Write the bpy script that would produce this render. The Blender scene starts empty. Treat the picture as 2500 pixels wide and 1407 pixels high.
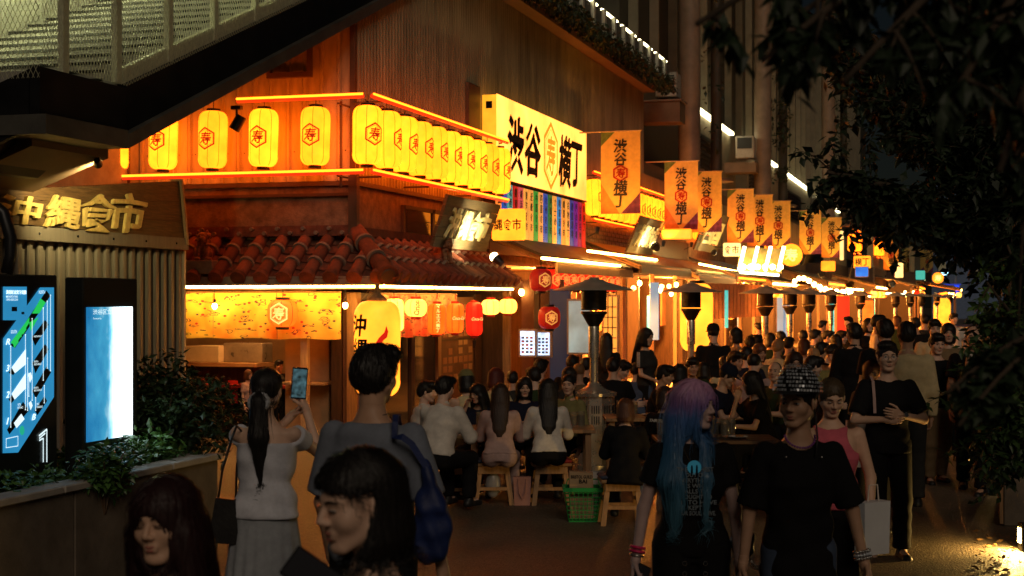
import bpy, bmesh, math, random
import numpy as np
from mathutils import Vector, Matrix

random.seed(7)
NR = np.random.RandomState(11)
SC = bpy.context.scene
COL = SC.collection
R = math.radians

# ------------------------------------------------------------------ camera, sky, sun, exposure
CAM = Vector((7.46, -18.65, 1.97))
YAW = R(16.4)
CR = Vector((math.cos(YAW), math.sin(YAW), 0))
CF = Vector((-math.sin(YAW), math.cos(YAW), 0))
FPX = 3700.0
cd = bpy.data.cameras.new('camera')
cam = bpy.data.objects.new('camera', cd)
COL.objects.link(cam)
cam.location = CAM
cam.rotation_euler = (R(90), 0, YAW)
cd.sensor_width = 36.0
cd.lens = 36.0 * FPX / 2500.0
cd.shift_y = 26.5 / 2500.0
cd.clip_start = 0.05
cd.clip_end = 1500
cd.dof.use_dof = True
cd.dof.focus_distance = 12.5
cd.dof.aperture_fstop = 5.0
SC.camera = cam

world = bpy.data.worlds.new('World')
SC.world = world
world.use_nodes = True
wn = world.node_tree
wn.nodes.clear()
sky = wn.nodes.new('ShaderNodeTexSky')
sky.sky_type = 'NISHITA'
sky.sun_disc = False
sky.sun_elevation = R(14.0)
sky.sun_rotation = R(154)
bg = wn.nodes.new('ShaderNodeBackground')
bg.inputs['Strength'].default_value = 0.0012
wo = wn.nodes.new('ShaderNodeOutputWorld')
wn.links.new(sky.outputs[0], bg.inputs[0])
wn.links.new(bg.outputs[0], wo.inputs[0])

sd = bpy.data.lights.new('night_glow', 'SUN')
sd.energy = 0.50
sd.angle = R(25)
sd.color = (1.0, 0.80, 0.60)
sun = bpy.data.objects.new('night_glow', sd)
COL.objects.link(sun)
sun.rotation_euler = (R(58), 0, R(26))     # city glow from behind the camera

SC.view_settings.view_transform = 'Standard'
SC.view_settings.look = 'None'
SC.view_settings.exposure = 0.0
SC.view_settings.gamma = 1.0
SC.view_settings.use_curve_mapping = False
SC.cycles.use_denoising = True
SC.cycles.max_bounces = 6
SC.cycles.diffuse_bounces = 3
SC.cycles.glossy_bounces = 3
SC.cycles.transmission_bounces = 4
SC.cycles.transparent_max_bounces = 6
SC.cycles.sample_clamp_indirect = 4.0
SC.cycles.caustics_reflective = False
SC.cycles.caustics_refractive = False
SC.cycles.use_light_tree = True

# ------------------------------------------------------------------ helpers
def at(px, py, Y):
    """a point at depth Y metres in front of the viewpoint, in street coordinates"""
    p = CAM + CR * ((px - 1250) / FPX * Y) + CF * Y
    p.z += (730 - py) / FPX * Y
    return p

def onx(px, py, xo):
    d = CR * ((px - 1250) / FPX) + CF
    t = (xo - CAM.x) / d.x
    return at(px, py, t)

def ony(px, py, yo):
    d = CR * ((px - 1250) / FPX) + CF
    t = (yo - CAM.y) / d.y
    return at(px, py, t)

def onz(px, py, zo):
    return at(px, py, (zo - CAM.z) * FPX / (730 - py))

def V(*a):
    return Vector(a)

class MB:
    """collects shapes; build() links them as one mesh object"""
    def __init__(s):
        s.v = []; s.f = []; s.m = []
    def add(s, vs, fs, m=0, M=None):
        b = len(s.v)
        if M is not None:
            s.v += [tuple(M @ Vector(p)) for p in vs]
        else:
            s.v += [tuple(p) for p in vs]
        for q in fs:
            s.f.append(tuple(i + b for i in q)); s.m.append(m)
        return s
    def box(s, x0, x1, y0, y1, z0, z1, m=0, M=None):
        vs = [(x0,y0,z0),(x1,y0,z0),(x1,y1,z0),(x0,y1,z0),(x0,y0,z1),(x1,y0,z1),(x1,y1,z1),(x0,y1,z1)]
        fs = [(0,3,2,1),(4,5,6,7),(0,1,5,4),(1,2,6,5),(2,3,7,6),(3,0,4,7)]
        return s.add(vs, fs, m, M)
    def bbox(s, x0, x1, y0, y1, z0, z1, b=0.01, m=0, M=None):
        """bevelled box"""
        bm = bmesh.new()
        bmesh.ops.create_cube(bm, size=1)
        for q in bm.verts:
            q.co = Vector(((x0+x1)/2 + q.co.x*(x1-x0), (y0+y1)/2 + q.co.y*(y1-y0), (z0+z1)/2 + q.co.z*(z1-z0)))
        bmesh.ops.bevel(bm, geom=bm.edges[:], offset=b, segments=1, affect='EDGES')
        s.bm(bm, m, M); bm.free()
        return s
    def bm(s, bm, m=0, M=None):
        bm.verts.ensure_lookup_table(); bm.verts.index_update()
        return s.add([q.co.copy() for q in bm.verts], [[q.index for q in f.verts] for f in bm.faces], m, M)
    def tube(s, pts, r, n=8, m=0, caps=True):
        """tube along points; r a number or list"""
        pts = [Vector(p) for p in pts]
        k = len(pts)
        rs = r if isinstance(r, (list, tuple)) else [r]*k
        b = len(s.v)
        up = None
        for i, p in enumerate(pts):
            d = (pts[min(i+1,k-1)] - pts[max(i-1,0)])
            if d.length < 1e-9: d = Vector((0,0,1))
            d.normalize()
            if up is None:
                up = d.orthogonal().normalized()
            else:
                up = (up - d*up.dot(d))
                up = up.normalized() if up.length > 1e-6 else d.orthogonal().normalized()
            w = d.cross(up)
            for j in range(n):
                a = 2*math.pi*j/n
                s.v.append(tuple(p + (up*math.cos(a) + w*math.sin(a))*rs[i]))
        for i in range(k-1):
            for j in range(n):
                j2 = (j+1) % n
                s.f.append((b+i*n+j, b+i*n+j2, b+(i+1)*n+j2, b+(i+1)*n+j)); s.m.append(m)
        if caps:
            s.f.append(tuple(b+j for j in reversed(range(n)))); s.m.append(m)
            s.f.append(tuple(b+(k-1)*n+j for j in range(n))); s.m.append(m)
        return s
    def lathe(s, prof, n=20, m=0, M=None, c=(0,0,0), caps=True):
        vs = []; fs = []
        for (r, z) in prof:
            for j in range(n):
                a = 2*math.pi*j/n
                vs.append((c[0]+r*math.cos(a), c[1]+r*math.sin(a), c[2]+z))
        k = len(prof)
        for i in range(k-1):
            for j in range(n):
                j2 = (j+1) % n
                fs.append((i*n+j, i*n+j2, (i+1)*n+j2, (i+1)*n+j))
        if caps:
            fs.append(tuple(reversed(range(n))))
            fs.append(tuple((k-1)*n+j for j in range(n)))
        return s.add(vs, fs, m, M)
    def ell(s, c, r, nu=12, nv=8, m=0, M=None):
        if not hasattr(r, '__len__'): r = (r, r, r)
        vs = [(c[0], c[1], c[2]-r[2])]; fs = []
        for i in range(1, nv):
            t = math.pi*i/nv - math.pi/2
            for j in range(nu):
                a = 2*math.pi*j/nu
                vs.append((c[0]+r[0]*math.cos(t)*math.cos(a), c[1]+r[1]*math.cos(t)*math.sin(a), c[2]+r[2]*math.sin(t)))
        vs.append((c[0], c[1], c[2]+r[2]))
        for j in range(nu):
            fs.append((0, 1+(j+1)%nu, 1+j))
            fs.append((len(vs)-1, 1+(nv-2)*nu+j, 1+(nv-2)*nu+(j+1)%nu))
        for i in range(nv-2):
            for j in range(nu):
                fs.append((1+i*nu+j, 1+i*nu+(j+1)%nu, 1+(i+1)*nu+(j+1)%nu, 1+(i+1)*nu+j))
        return s.add(vs, fs, m, M)
    def prism(s, poly, h0, h1, axis='z', m=0, M=None):
        """polygon extruded: axis z -> (u,v,h); x -> (h,u,v); y -> (u,h,v)"""
        def mk(u, w, h):
            return (u, w, h) if axis == 'z' else ((h, u, w) if axis == 'x' else (u, h, w))
        k = len(poly)
        vs = [mk(u, w, h0) for u, w in poly] + [mk(u, w, h1) for u, w in poly]
        fs = [tuple(reversed(range(k))), tuple(range(k, 2*k))]
        for i in range(k):
            j = (i+1) % k
            fs.append((i, j, k+j, k+i))
        return s.add(vs, fs, m, M)
    def mesh(s, name, smooth=False, fixn=True):
        me = bpy.data.meshes.new(name)
        me.from_pydata(s.v, [], s.f)
        if any(s.m):
            me.polygons.foreach_set('material_index', s.m)
        if fixn:
            bm = bmesh.new(); bm.from_mesh(me)
            bmesh.ops.recalc_face_normals(bm, faces=bm.faces[:])
            bm.to_mesh(me); bm.free()
        if smooth:
            me.polygons.foreach_set('use_smooth', [True]*len(me.polygons))
            if smooth == 'auto':
                me.set_sharp_from_angle(angle=R(40))
        return me
    def build(s, name, mats, parent=None, smooth=False, fixn=True):
        return obj(name, s.mesh(name, smooth, fixn), mats, parent)

def obj(name, me, mats=None, parent=None, loc=None):
    o = bpy.data.objects.new(name, me)
    COL.objects.link(o)
    if mats is not None:
        if not isinstance(mats, (list, tuple)): mats = [mats]
        if len(me.materials) == 0:
            for k in mats: me.materials.append(k)
        else:
            for i, k in enumerate(mats):
                if me.materials[i] != k:
                    o.material_slots[i].link = 'OBJECT'
                    o.material_slots[i].material = k
    if parent is not None: o.parent = parent
    if loc is not None: o.location = loc
    return o

def tag(o, label=None, cat=None, group=None, kind=None):
    if label: o['label'] = label
    if cat: o['category'] = cat
    if group: o['group'] = group
    if kind: o['kind'] = kind
    return o

def thing(name, label, cat, loc=(0,0,0), rz=0, group=None):
    o = bpy.data.objects.new(name, None)
    o.empty_display_size = 0.1
    COL.objects.link(o)
    o.location = loc; o.rotation_euler = (0, 0, rz)
    return tag(o, label, cat, group)

def struct(name, mb, mats, smooth=False):
    return tag(mb.build(name, mats, None, smooth), kind='structure')

ORD = ['first','second','third','fourth','fifth','sixth','seventh','eighth','ninth','tenth','eleventh','twelfth','thirteenth','fourteenth','fifteenth','sixteenth']

# ------------------------------------------------------------------ materials
MATS = {}
def mat(name, col, rough=0.6, metal=0.0, var=0.0, vscale=6.0, bump=0.0, bscale=40.0, emit=None, est=1.0,
        col2=None, stretch=None, spec=0.4, alpha=1.0, trans=0.0, sheen=0.0, sub=0.0, rnd=0.0):
    if name in MATS: return MATS[name]
    m = bpy.data.materials.new(name); m.use_nodes = True
    nt = m.node_tree; b = nt.nodes['Principled BSDF']
    b.inputs['Base Color'].default_value = (*col, 1)
    b.inputs['Roughness'].default_value = rough
    b.inputs['Metallic'].default_value = metal
    b.inputs['Specular IOR Level'].default_value = spec
    if trans: b.inputs['Transmission Weight'].default_value = trans
    if sheen: b.inputs['Sheen Weight'].default_value = sheen
    if sub:
        b.inputs['Subsurface Weight'].default_value = sub
        b.inputs['Subsurface Radius'].default_value = (0.01, 0.004, 0.002)
    if alpha < 1: b.inputs['Alpha'].default_value = alpha
    tc = None
    if var or bump or col2:
        tc = nt.nodes.new('ShaderNodeTexCoord')
        src = tc.outputs['Object']
        if stretch:
            mp = nt.nodes.new('ShaderNodeMapping'); mp.inputs['Scale'].default_value = stretch
            nt.links.new(src, mp.inputs[0]); src = mp.outputs[0]
        if var or col2:
            n = nt.nodes.new('ShaderNodeTexNoise'); n.inputs['Scale'].default_value = vscale
            n.inputs['Detail'].default_value = 6; n.inputs['Roughness'].default_value = 0.65
            nt.links.new(src, n.inputs['Vector'])
            rp = nt.nodes.new('ShaderNodeValToRGB')
            c2 = col2 if col2 else tuple(max(0, c*(1-var)) for c in col)
            c1 = col if col2 else tuple(min(1, c*(1+var)) for c in col)
            rp.color_ramp.elements[0].position = 0.32; rp.color_ramp.elements[1].position = 0.68
            rp.color_ramp.elements[0].color = (*c2, 1); rp.color_ramp.elements[1].color = (*c1, 1)
            nt.links.new(n.outputs['Fac'], rp.inputs[0]); nt.links.new(rp.outputs[0], b.inputs['Base Color'])
            # uneven gloss
            mr = nt.nodes.new('ShaderNodeMapRange')
            mr.inputs['To Min'].default_value = max(0.02, rough-0.12); mr.inputs['To Max'].default_value = min(1, rough+0.12)
            nt.links.new(n.outputs['Fac'], mr.inputs['Value']); nt.links.new(mr.outputs[0], b.inputs['Roughness'])
        if bump:
            n2 = nt.nodes.new('ShaderNodeTexNoise'); n2.inputs['Scale'].default_value = bscale
            n2.inputs['Detail'].default_value = 4
            nt.links.new(src, n2.inputs['Vector'])
            bu = nt.nodes.new('ShaderNodeBump'); bu.inputs['Strength'].default_value = bump; bu.inputs['Distance'].default_value = 0.01
            nt.links.new(n2.outputs['Fac'], bu.inputs['Height']); nt.links.new(bu.outputs[0], b.inputs['Normal'])
    if rnd:
        oi = nt.nodes.new('ShaderNodeObjectInfo'); mr = nt.nodes.new('ShaderNodeMapRange')
        mr.inputs['To Min'].default_value = 1-rnd; mr.inputs['To Max'].default_value = 1+rnd
        nt.links.new(oi.outputs['Random'], mr.inputs['Value'])
        mx = nt.nodes.new('ShaderNodeMix'); mx.data_type = 'RGBA'; mx.blend_type = 'MULTIPLY'; mx.inputs[0].default_value = 1.0
        s0 = b.inputs['Base Color']
        if s0.is_linked: nt.links.new(s0.links[0].from_socket, mx.inputs[6])
        else: mx.inputs[6].default_value = s0.default_value
        nt.links.new(mr.outputs[0], mx.inputs[7]); nt.links.new(mx.outputs[2], s0)
    if emit:
        b.inputs['Emission Color'].default_value = (*emit, 1)
        b.inputs['Emission Strength'].default_value = est
    MATS[name] = m
    return m

def glow(name, col, st=1.0, var=0.0, vscale=8.0, base=None):
    """a lamp or lit panel; var: uneven paper thickness"""
    if name in MATS: return MATS[name]
    m = mat(name, base or tuple(min(0.8, c*0.6) for c in col), rough=0.5, emit=col, est=st)
    if var:
        nt = m.node_tree; b = nt.nodes['Principled BSDF']
        tc = nt.nodes.new('ShaderNodeTexCoord'); n = nt.nodes.new('ShaderNodeTexNoise')
        n.inputs['Scale'].default_value = vscale; n.inputs['Detail'].default_value = 3
        nt.links.new(tc.outputs['Object'], n.inputs['Vector'])
        mr = nt.nodes.new('ShaderNodeMapRange'); mr.inputs['From Min'].default_value = 0.3; mr.inputs['From Max'].default_value = 0.7
        mr.inputs['To Min'].default_value = st*(1-var); mr.inputs['To Max'].default_value = st*(1+var)
        nt.links.new(n.outputs['Fac'], mr.inputs['Value'])
        oi = nt.nodes.new('ShaderNodeObjectInfo'); m2 = nt.nodes.new('ShaderNodeMapRange'); m2.inputs['To Min'].default_value = 0.82; m2.inputs['To Max'].default_value = 1.14
        nt.links.new(oi.outputs['Random'], m2.inputs['Value']); mu = nt.nodes.new('ShaderNodeMath'); mu.operation = 'MULTIPLY'
        nt.links.new(mr.outputs[0], mu.inputs[0]); nt.links.new(m2.outputs[0], mu.inputs[1]); nt.links.new(mu.outputs[0], b.inputs['Emission Strength'])
    return m

# ------------------------------------------------------------------ lettering
TXT = {}
def glyphs(s, bold=0.02, shear=0.0, extrude=0.0):
    """unit-size centred lettering as (verts Nx3 in XY plane, faces)"""
    k = (s, bold, shear, extrude)
    if k in TXT: return TXT[k]
    cu = bpy.data.curves.new('lettering', 'FONT')
    cu.body = s; cu.size = 1.0; cu.offset = min(bold, 0.008); cu.shear = shear; cu.extrude = extrude
    cu.resolution_u = 2
    o = bpy.data.objects.new('lettering', cu)
    me = bpy.data.meshes.new_from_object(o)
    n = len(me.vertices); a = np.zeros(n*3); me.vertices.foreach_get('co', a); a = a.reshape(-1, 3)
    fs = [tuple(p.vertices) for p in me.polygons]
    if n:
        lo = a.min(0); hi = a.max(0); a = a - (lo+hi)/2
        a[:, 2] = 0
        size = hi - lo
        if bold > 0.012:                      # heavier strokes: shifted copies in thin layers
            b_ = bold*0.75; base = a.copy(); f0 = list(fs)
            for k, (dx, dy) in enumerate(((b_, b_*0.75), (-b_, -b_*0.75), (b_*0.55, b_*0.3), (-b_*0.55, -b_*0.3)), 1):
                c_ = base.copy(); c_[:, 0] += dx; c_[:, 1] += dy; c_[:, 2] = 0.0007*k
                off = len(a); a = np.concatenate([a, c_]); fs += [tuple(i+off for i in f) for f in f0]
    else:
        size = np.array([1, 1, 0])
    bpy.data.objects.remove(o); bpy.data.curves.remove(cu); bpy.data.meshes.remove(me)
    TXT[k] = (a, fs, size)
    return TXT[k]

def put_text(mb, s, c, ux, uy, w=None, h=None, bold=0.02, m=0, shear=0.0, extrude=0.0, wob=0.0, squeeze=True):
    """lettering centred at c, spanning w x h along unit vectors ux, uy"""
    a, fs, size = glyphs(s, bold, shear, 0.0)
    if len(fs) == 0: return
    sx = w/size[0] if w else h/size[1]
    sy = h/size[1] if h else sx
    if not w: sx = sy
    c = Vector(c); ux = Vector(ux); uy = Vector(uy); nz = ux.cross(uy)
    vs = []
    for p in a:
        x, y = p[0]*sx, p[1]*sy
        if wob:
            x += wob*math.sin(y*37/max(sy,1e-6)*0.3 + x*3); y += wob*math.cos(x*29/max(sx,1e-6)*0.25)
        vs.append(c + ux*x + uy*y + nz*p[2])
    if extrude:
        n = len(vs)
        top = [q + nz*(extrude + p[2]) for q, p in zip(vs, a)]
        # boundary edges -> sides
        cnt = {}
        for f in fs:
            for i in range(len(f)):
                e = (f[i], f[(i+1) % len(f)])
                cnt[tuple(sorted(e))] = cnt.get(tuple(sorted(e)), []) + [e]
        F2 = [tuple(i+n for i in f) for f in fs]
        for es in cnt.values():
            if len(es) == 1:
                a0, b0 = es[0]
                F2.append((a0, b0, b0+n, a0+n))
        mb.add(vs + top, F2, m)
    else:
        mb.add(vs, fs, m)

def hex_ring(r, t, pointy=True):
    vs = []; fs = []
    for k in range(6):
        a = math.pi/3*k + (math.pi/2 if pointy else 0)
        vs.append((r*math.cos(a), r*math.sin(a), 0)); vs.append(((r-t)*math.cos(a), (r-t)*math.sin(a), 0))
    for k in range(6):
        j = (k+1) % 6
        fs.append((2*k, 2*j, 2*j+1, 2*k+1))
    return vs, fs
# ================================================================== materials of the place
ASPH = mat('asphalt', (0.085, 0.066, 0.046), 0.52, var=0.35, vscale=1.3, bump=0.55, bscale=95)
def asphalt_extra():
    nt = ASPH.node_tree; b = nt.nodes['Principled BSDF']
    tc = nt.nodes.new('ShaderNodeTexCoord')
    vo = nt.nodes.new('ShaderNodeTexVoronoi'); vo.inputs['Scale'].default_value = 70
    nt.links.new(tc.outputs['Object'], vo.inputs['Vector'])
    mr = nt.nodes.new('ShaderNodeMapRange'); mr.inputs['To Min'].default_value = 0.55; mr.inputs['To Max'].default_value = 1.7
    sp = nt.nodes.new('ShaderNodeSeparateColor'); nt.links.new(vo.outputs['Color'], sp.inputs[0])
    nt.links.new(sp.outputs[0], mr.inputs['Value'])
    old = b.inputs['Base Color'].links[0].from_socket
    mx = nt.nodes.new('ShaderNodeMix'); mx.data_type = 'RGBA'; mx.blend_type = 'MULTIPLY'; mx.inputs[0].default_value = 1.0
    nt.links.new(old, mx.inputs[6]); nt.links.new(mr.outputs[0], mx.inputs[7]); nt.links.new(mx.outputs[2], b.inputs['Base Color'])
    bu = [n for n in nt.nodes if n.type == 'BUMP'][0]
    nt.links.new(vo.outputs['Distance'], bu.inputs['Height']); bu.inputs['Strength'].default_value = 0.7
asphalt_extra()
CONC = mat('concrete', (0.15, 0.118, 0.085), 0.8, var=0.3, vscale=3, bump=0.25, bscale=60)
COPE = mat('coping', (0.36, 0.32, 0.27), 0.65, var=0.25, vscale=5, bump=0.2, bscale=50)
SOIL = mat('soil', (0.03, 0.022, 0.015), 0.95, var=0.5, vscale=20, bump=0.6, bscale=60)
STEELK = mat('black_steel', (0.011, 0.011, 0.011), 0.45, 0.3, var=0.4, vscale=3)
STEELG = mat('galvanised', (0.70, 0.70, 0.52), 0.5, 0.2, var=0.22, vscale=18)
TREAD = mat('tread_concrete', (0.34, 0.33, 0.28), 0.7, var=0.25, vscale=3, bump=0.15, bscale=40)
WIRE = mat('wire', (0.62, 0.60, 0.40), 0.4, 0.2)
SOFF = mat('soffit', (0.16, 0.10, 0.06), 0.6, var=0.2, vscale=3)
PANEL = mat('wall_panel', (0.47, 0.40, 0.23), 0.5, var=0.26, vscale=3, stretch=(2.5,2.5,0.5), bump=0.05, bscale=25, rnd=0.10)
CORR = mat('corrugated_sheet', (0.28, 0.23, 0.13), 0.5, 0.15, var=0.38, vscale=1.4, stretch=(1,1.6,0.35))
STUC = mat('stucco', (0.25, 0.165, 0.095), 0.9, var=0.4, vscale=7, bump=0.9, bscale=38)
TRIM = mat('brown_trim', (0.10, 0.06, 0.035), 0.5, var=0.25, vscale=4)
DKWD = mat('dark_wood', (0.055, 0.028, 0.016), 0.5, var=0.4, vscale=5, stretch=(6,6,0.6), bump=0.2, bscale=30)
MDWD = mat('timber', (0.30, 0.17, 0.08), 0.55, var=0.3, vscale=5, stretch=(7,7,0.7), bump=0.15, bscale=30)
LTWD = mat('pale_timber', (0.48, 0.30, 0.15), 0.5, var=0.25, vscale=5, stretch=(8,8,0.7), bump=0.12, bscale=30)
BOARD = mat('weathered_board', (0.15, 0.085, 0.035), 0.55, col2=(0.045, 0.024, 0.011), vscale=9, stretch=(3,0.6,7), bump=0.35, bscale=12)
GOLD = mat('gilt_letters', (0.80, 0.60, 0.20), 0.42, 0.25, var=0.2, vscale=12, bump=0.2, bscale=30)
SLATC = mat('siding_grey', (0.19, 0.165, 0.13), 0.6, var=0.18, vscale=6, stretch=(3,3,0.4))
TILE = mat('roof_tile', (0.24, 0.075, 0.038), 0.82, col2=(0.09, 0.032, 0.019), vscale=7, bump=0.3, bscale=45, rnd=0.38)
MORT = mat('mortar', (0.28, 0.21, 0.15), 0.85, var=0.2, vscale=14, bump=0.3, bscale=50)
LIONM = mat('lion_clay', (0.32, 0.13, 0.055), 0.55, var=0.5, vscale=22, bump=0.4, bscale=50)
PLASTK = mat('black_plastic', (0.012, 0.012, 0.013), 0.4)
REDRAIL = mat('red_rail', (0.5, 0.03, 0.015), 0.4, emit=(1.0, 0.035, 0.004), est=1.2)
LEDY = glow('led_core', (1.0, 0.135, 0.005), 8.0)
LEDW = glow('led_warm', (1.0, 0.50, 0.10), 55.0)
LEDC = glow('led_pale', (1.0, 0.88, 0.50), 8.0)
BULB = glow('bulb_glow', (1.0, 0.52, 0.12), 60.0)
REDW = mat('red_lacquer', (0.30, 0.022, 0.012), 0.45, var=0.25, vscale=8)
GLASS = mat('dark_glass', (0.02, 0.02, 0.022), 0.06, spec=0.7)
INK = mat('ink', (0.012, 0.008, 0.006), 0.7)

# ================================================================== ground
g = MB(); g.add([(-150,-60,0),(150,-60,0),(150,320,0),(-150,320,0)], [(0,1,2,3)])
struct('ground', g, ASPH)

# ================================================================== building on the corner
bld = thing('restaurant_building', 'corner restaurant building with orange-lit panel walls and corrugated upper storey', 'building')
WX, WY = -0.35, 0.35          # street-side wall plane, end wall plane
# upper end wall: core and upright panels
MB().box(-9, WX-0.03, WY+0.06, WY+0.3, 3.56, 9.5).build('end_wall', PANEL, bld)
pm = MB()
pm.prism([(0.0,0.0),(0.02,-0.035),(0.055,-0.035),(0.072,0.0),(0.245,0.0),(0.245,0.03),(0.0,0.03)], 3.57, 7.6, 'z')
pme = pm.mesh('panel')
x = WX - 0.26
k = 0
while x > -8.8:
    obj('panel', pme, PANEL, bld, (x, WY+0.028, 0)); x -= 0.25; k += 1
# screws along the panels
sc = MB(); 
for i in range(18):
    sc.ell((WX-0.14-0.25*i, WY+0.024, 3.98), 0.008, 6, 4)
sc.build('screw_row', STEELK, bld)['kind'] = 'stuff'
# corrugated street-side wall
cm = MB(); vs = []; yy = WY; 
prof = []
while yy < 19.8:
    prof += [(0.0, yy), (0.022, yy+0.018), (0.022, yy+0.062), (0.0, yy+0.08)]
    yy += 0.12
nP = len(prof)
vs = [(WX+a, b, 3.56) for a, b in prof] + [(WX+a, b, 7.28) for a, b in prof]
cm.add(vs, [(i, i+1, nP+i+1, nP+i) for i in range(nP-1)])
cm.build('corrugated_wall', CORR, bld)
MB().box(-3.2, WX-0.03, 19.80, 19.86, 3.2, 7.28).build('end_flashing', CORR, bld)
# corner flashing post
MB().box(WX-0.045, WX+0.03, WY-0.05, WY+0.03, 2.9, 7.6).build('corner_flashing', TRIM, bld)
# stucco band
MB().box(-9, WX-0.05, WY-0.012, WY+0.25, 2.62, 3.50).build('stucco_band', STUC, bld)
MB().box(WX-0.25, WX+0.012, WY+0.032, 12.6, 2.62, 3.50).build('stucco_band', STUC, bld)
MB().box(-9, WX-0.05, WY-0.05, WY+0.2, 3.50, 3.56).box(-9, WX-0.05, WY-0.06, WY-0.0, 3.36, 3.40).build('cornice', TRIM, bld)
MB().box(WX-0.2, WX+0.05, WY+0.032, 12.6, 3.50, 3.56).build('cornice', TRIM, bld)
# dark window with frame in the street-side stucco
w = MB().box(WX+0.012, WX+0.06, 2.1, 4.6, 2.86, 3.34).build('window', TRIM, bld)
MB().box(WX+0.061, WX+0.066, 2.2, 3.3, 2.92, 3.28).build('pane', GLASS, w)
MB().box(WX+0.061, WX+0.066, 3.4, 4.5, 2.92, 3.28).build('pane', GLASS, w)
MB().box(WX+0.067, WX+0.085, 3.3, 3.4, 2.86, 3.34).box(WX+0.067, WX+0.085, 2.1, 4.6, 3.284, 3.34).build('frame', DKWD, w)
# corner post with pilaster
MB().box(WX-0.02, WX+0.10, WY-0.16, WY-0.054, 2.7, 3.62).build('corner_post', TRIM, bld)
# soffit edge of the terrace above
MB().box(-3.0, WX+0.32, 1.0, 19.9, 7.30, 7.42).build('soffit', SOFF, bld)
MB().box(WX+0.18, WX+0.36, 1.0, 20.2, 7.425, 7.62).build('gutter', SOFF, bld)
# vent hood in the end wall
vh = MB().box(-1.6, -0.95, WY-0.10, WY-0.01, 4.98, 5.05).box(-1.6,-1.55, WY-0.10, WY-0.01, 5.053, 5.4).box(-1.0,-0.95, WY-0.10, WY-0.01, 5.053, 5.4)
vh.build('vent_hood', TRIM, bld)

# ================================================================== terrace on the roof with planting and lit handrail
ter = thing('roof_terrace', 'roof terrace with dark planting edge and white posts under a lit handrail', 'terrace', (0, 0, 0))
MB().box(-3.0, WX+0.52, 2.0, 20.6, 7.625, 7.70).build('planting_edge', STEELK, ter)
for i in range(18):
    y = 3.2 + i*1.0
    MB().box(WX+0.44, WX+0.52, y, y+0.16, 7.704, 8.20).build('post', mat('white_post', (0.62,0.62,0.5), 0.5, var=0.15, vscale=8), ter)
    MB().box(WX+0.44, WX+0.452, y+0.17, y+0.99, 7.72, 8.16).build('panel', mat('perforated_panel', (0.14,0.135,0.11), 0.6, var=0.3, vscale=40), ter)
for i in range(9):
    y = 3.3 + i*2.0
    MB().box(WX+0.40, WX+0.45, y, y+1.55, 8.21, 8.245).build('light_strip', LEDC, ter)
for i in range(7):
    MB().box(WX-1.2, WX-1.15, 8.0+i*1.9, 9.4+i*1.9, 8.9, 8.94).build('light_strip', LEDC, ter)

# ================================================================== stair rising over the corner
st = thing('staircase', 'steel stair with wire net rising over the corner of the restaurant', 'staircase', (0, 0, 0))
SX = -0.30                     # outer face
Y0, Z0, SL = -5.57, 4.02, 0.385
LEN = 11.0
def sz(y): return Z0 + (y-Y0)*SL
# stringer plates
MB().prism([(Y0, Z0-0.42),(Y0+LEN, sz(Y0+LEN)-0.42),(Y0+LEN, sz(Y0+LEN)+0.04),(Y0, Z0+0.04)], SX-0.10, SX, 'x').build('stringer', STEELK, st)
MB().prism([(Y0-0.1, Z0-0.60),(Y0+LEN, sz(Y0+LEN)-0.56),(Y0+LEN, sz(Y0+LEN)-0.42),(Y0-0.1, Z0-0.46)], SX-0.5, SX+0.085, 'x').build('bottom_flange', mat('flange_steel',(0.10,0.095,0.08),0.45,0.3,var=0.3,vscale=3), st)
MB().prism([(Y0+0.1, Z0-0.50),(Y0+LEN, sz(Y0+LEN)-0.50),(Y0+LEN, sz(Y0+LEN)-0.36),(Y0+0.1, Z0-0.36)], -3.7, SX-0.52, 'x').build('underside', STEELK, st)
MB().prism([(Y0, Z0+0.045),(Y0+LEN, sz(Y0+LEN)+0.045),(Y0+LEN, sz(Y0+LEN)+0.20),(Y0, Z0+0.20)], SX-0.09, SX-0.03, 'x').build('kerb_plate', STEELG, st)
# steps: each one a tread with riser, and its cheek at the outer end
stp = MB().box(-3.6, SX-0.30, 0, 0.40, -0.06, 0.0).box(-3.6, SX-0.30, 0, 0.03, -0.20, -0.062)
sme = stp.mesh('step')
nos = MB().box(-3.6, SX-0.30, -0.012, 0.0, -0.035, -0.005).mesh('nosing')
chk = MB().prism([(0.0,-0.21),(0.42,-0.05),(0.42,0.10),(0.0,0.10)], SX-0.28, SX-0.12, 'x').mesh('cheek')
for i in range(27):
    y = Y0 + 0.05 + i*0.40
    s_ = obj('step', sme, TREAD, st, (0, y, sz(y)+0.10))
    obj('nosing', nos, STEELK, s_)
    obj('cheek', chk, TREAD, s_)
# posts of the net
pst = MB().box(SX-0.075, SX-0.015, -0.045, 0.045, 0, 3.4).mesh('post')
for i in range(9):
    y = Y0 - 0.10 + i*1.0
    obj('post', pst, STEELG, st, (0, y, sz(max(y, Y0))+0.04))
obj('post', pst, STEELG, st, (0, -6.58, Z0-0.02))
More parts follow.
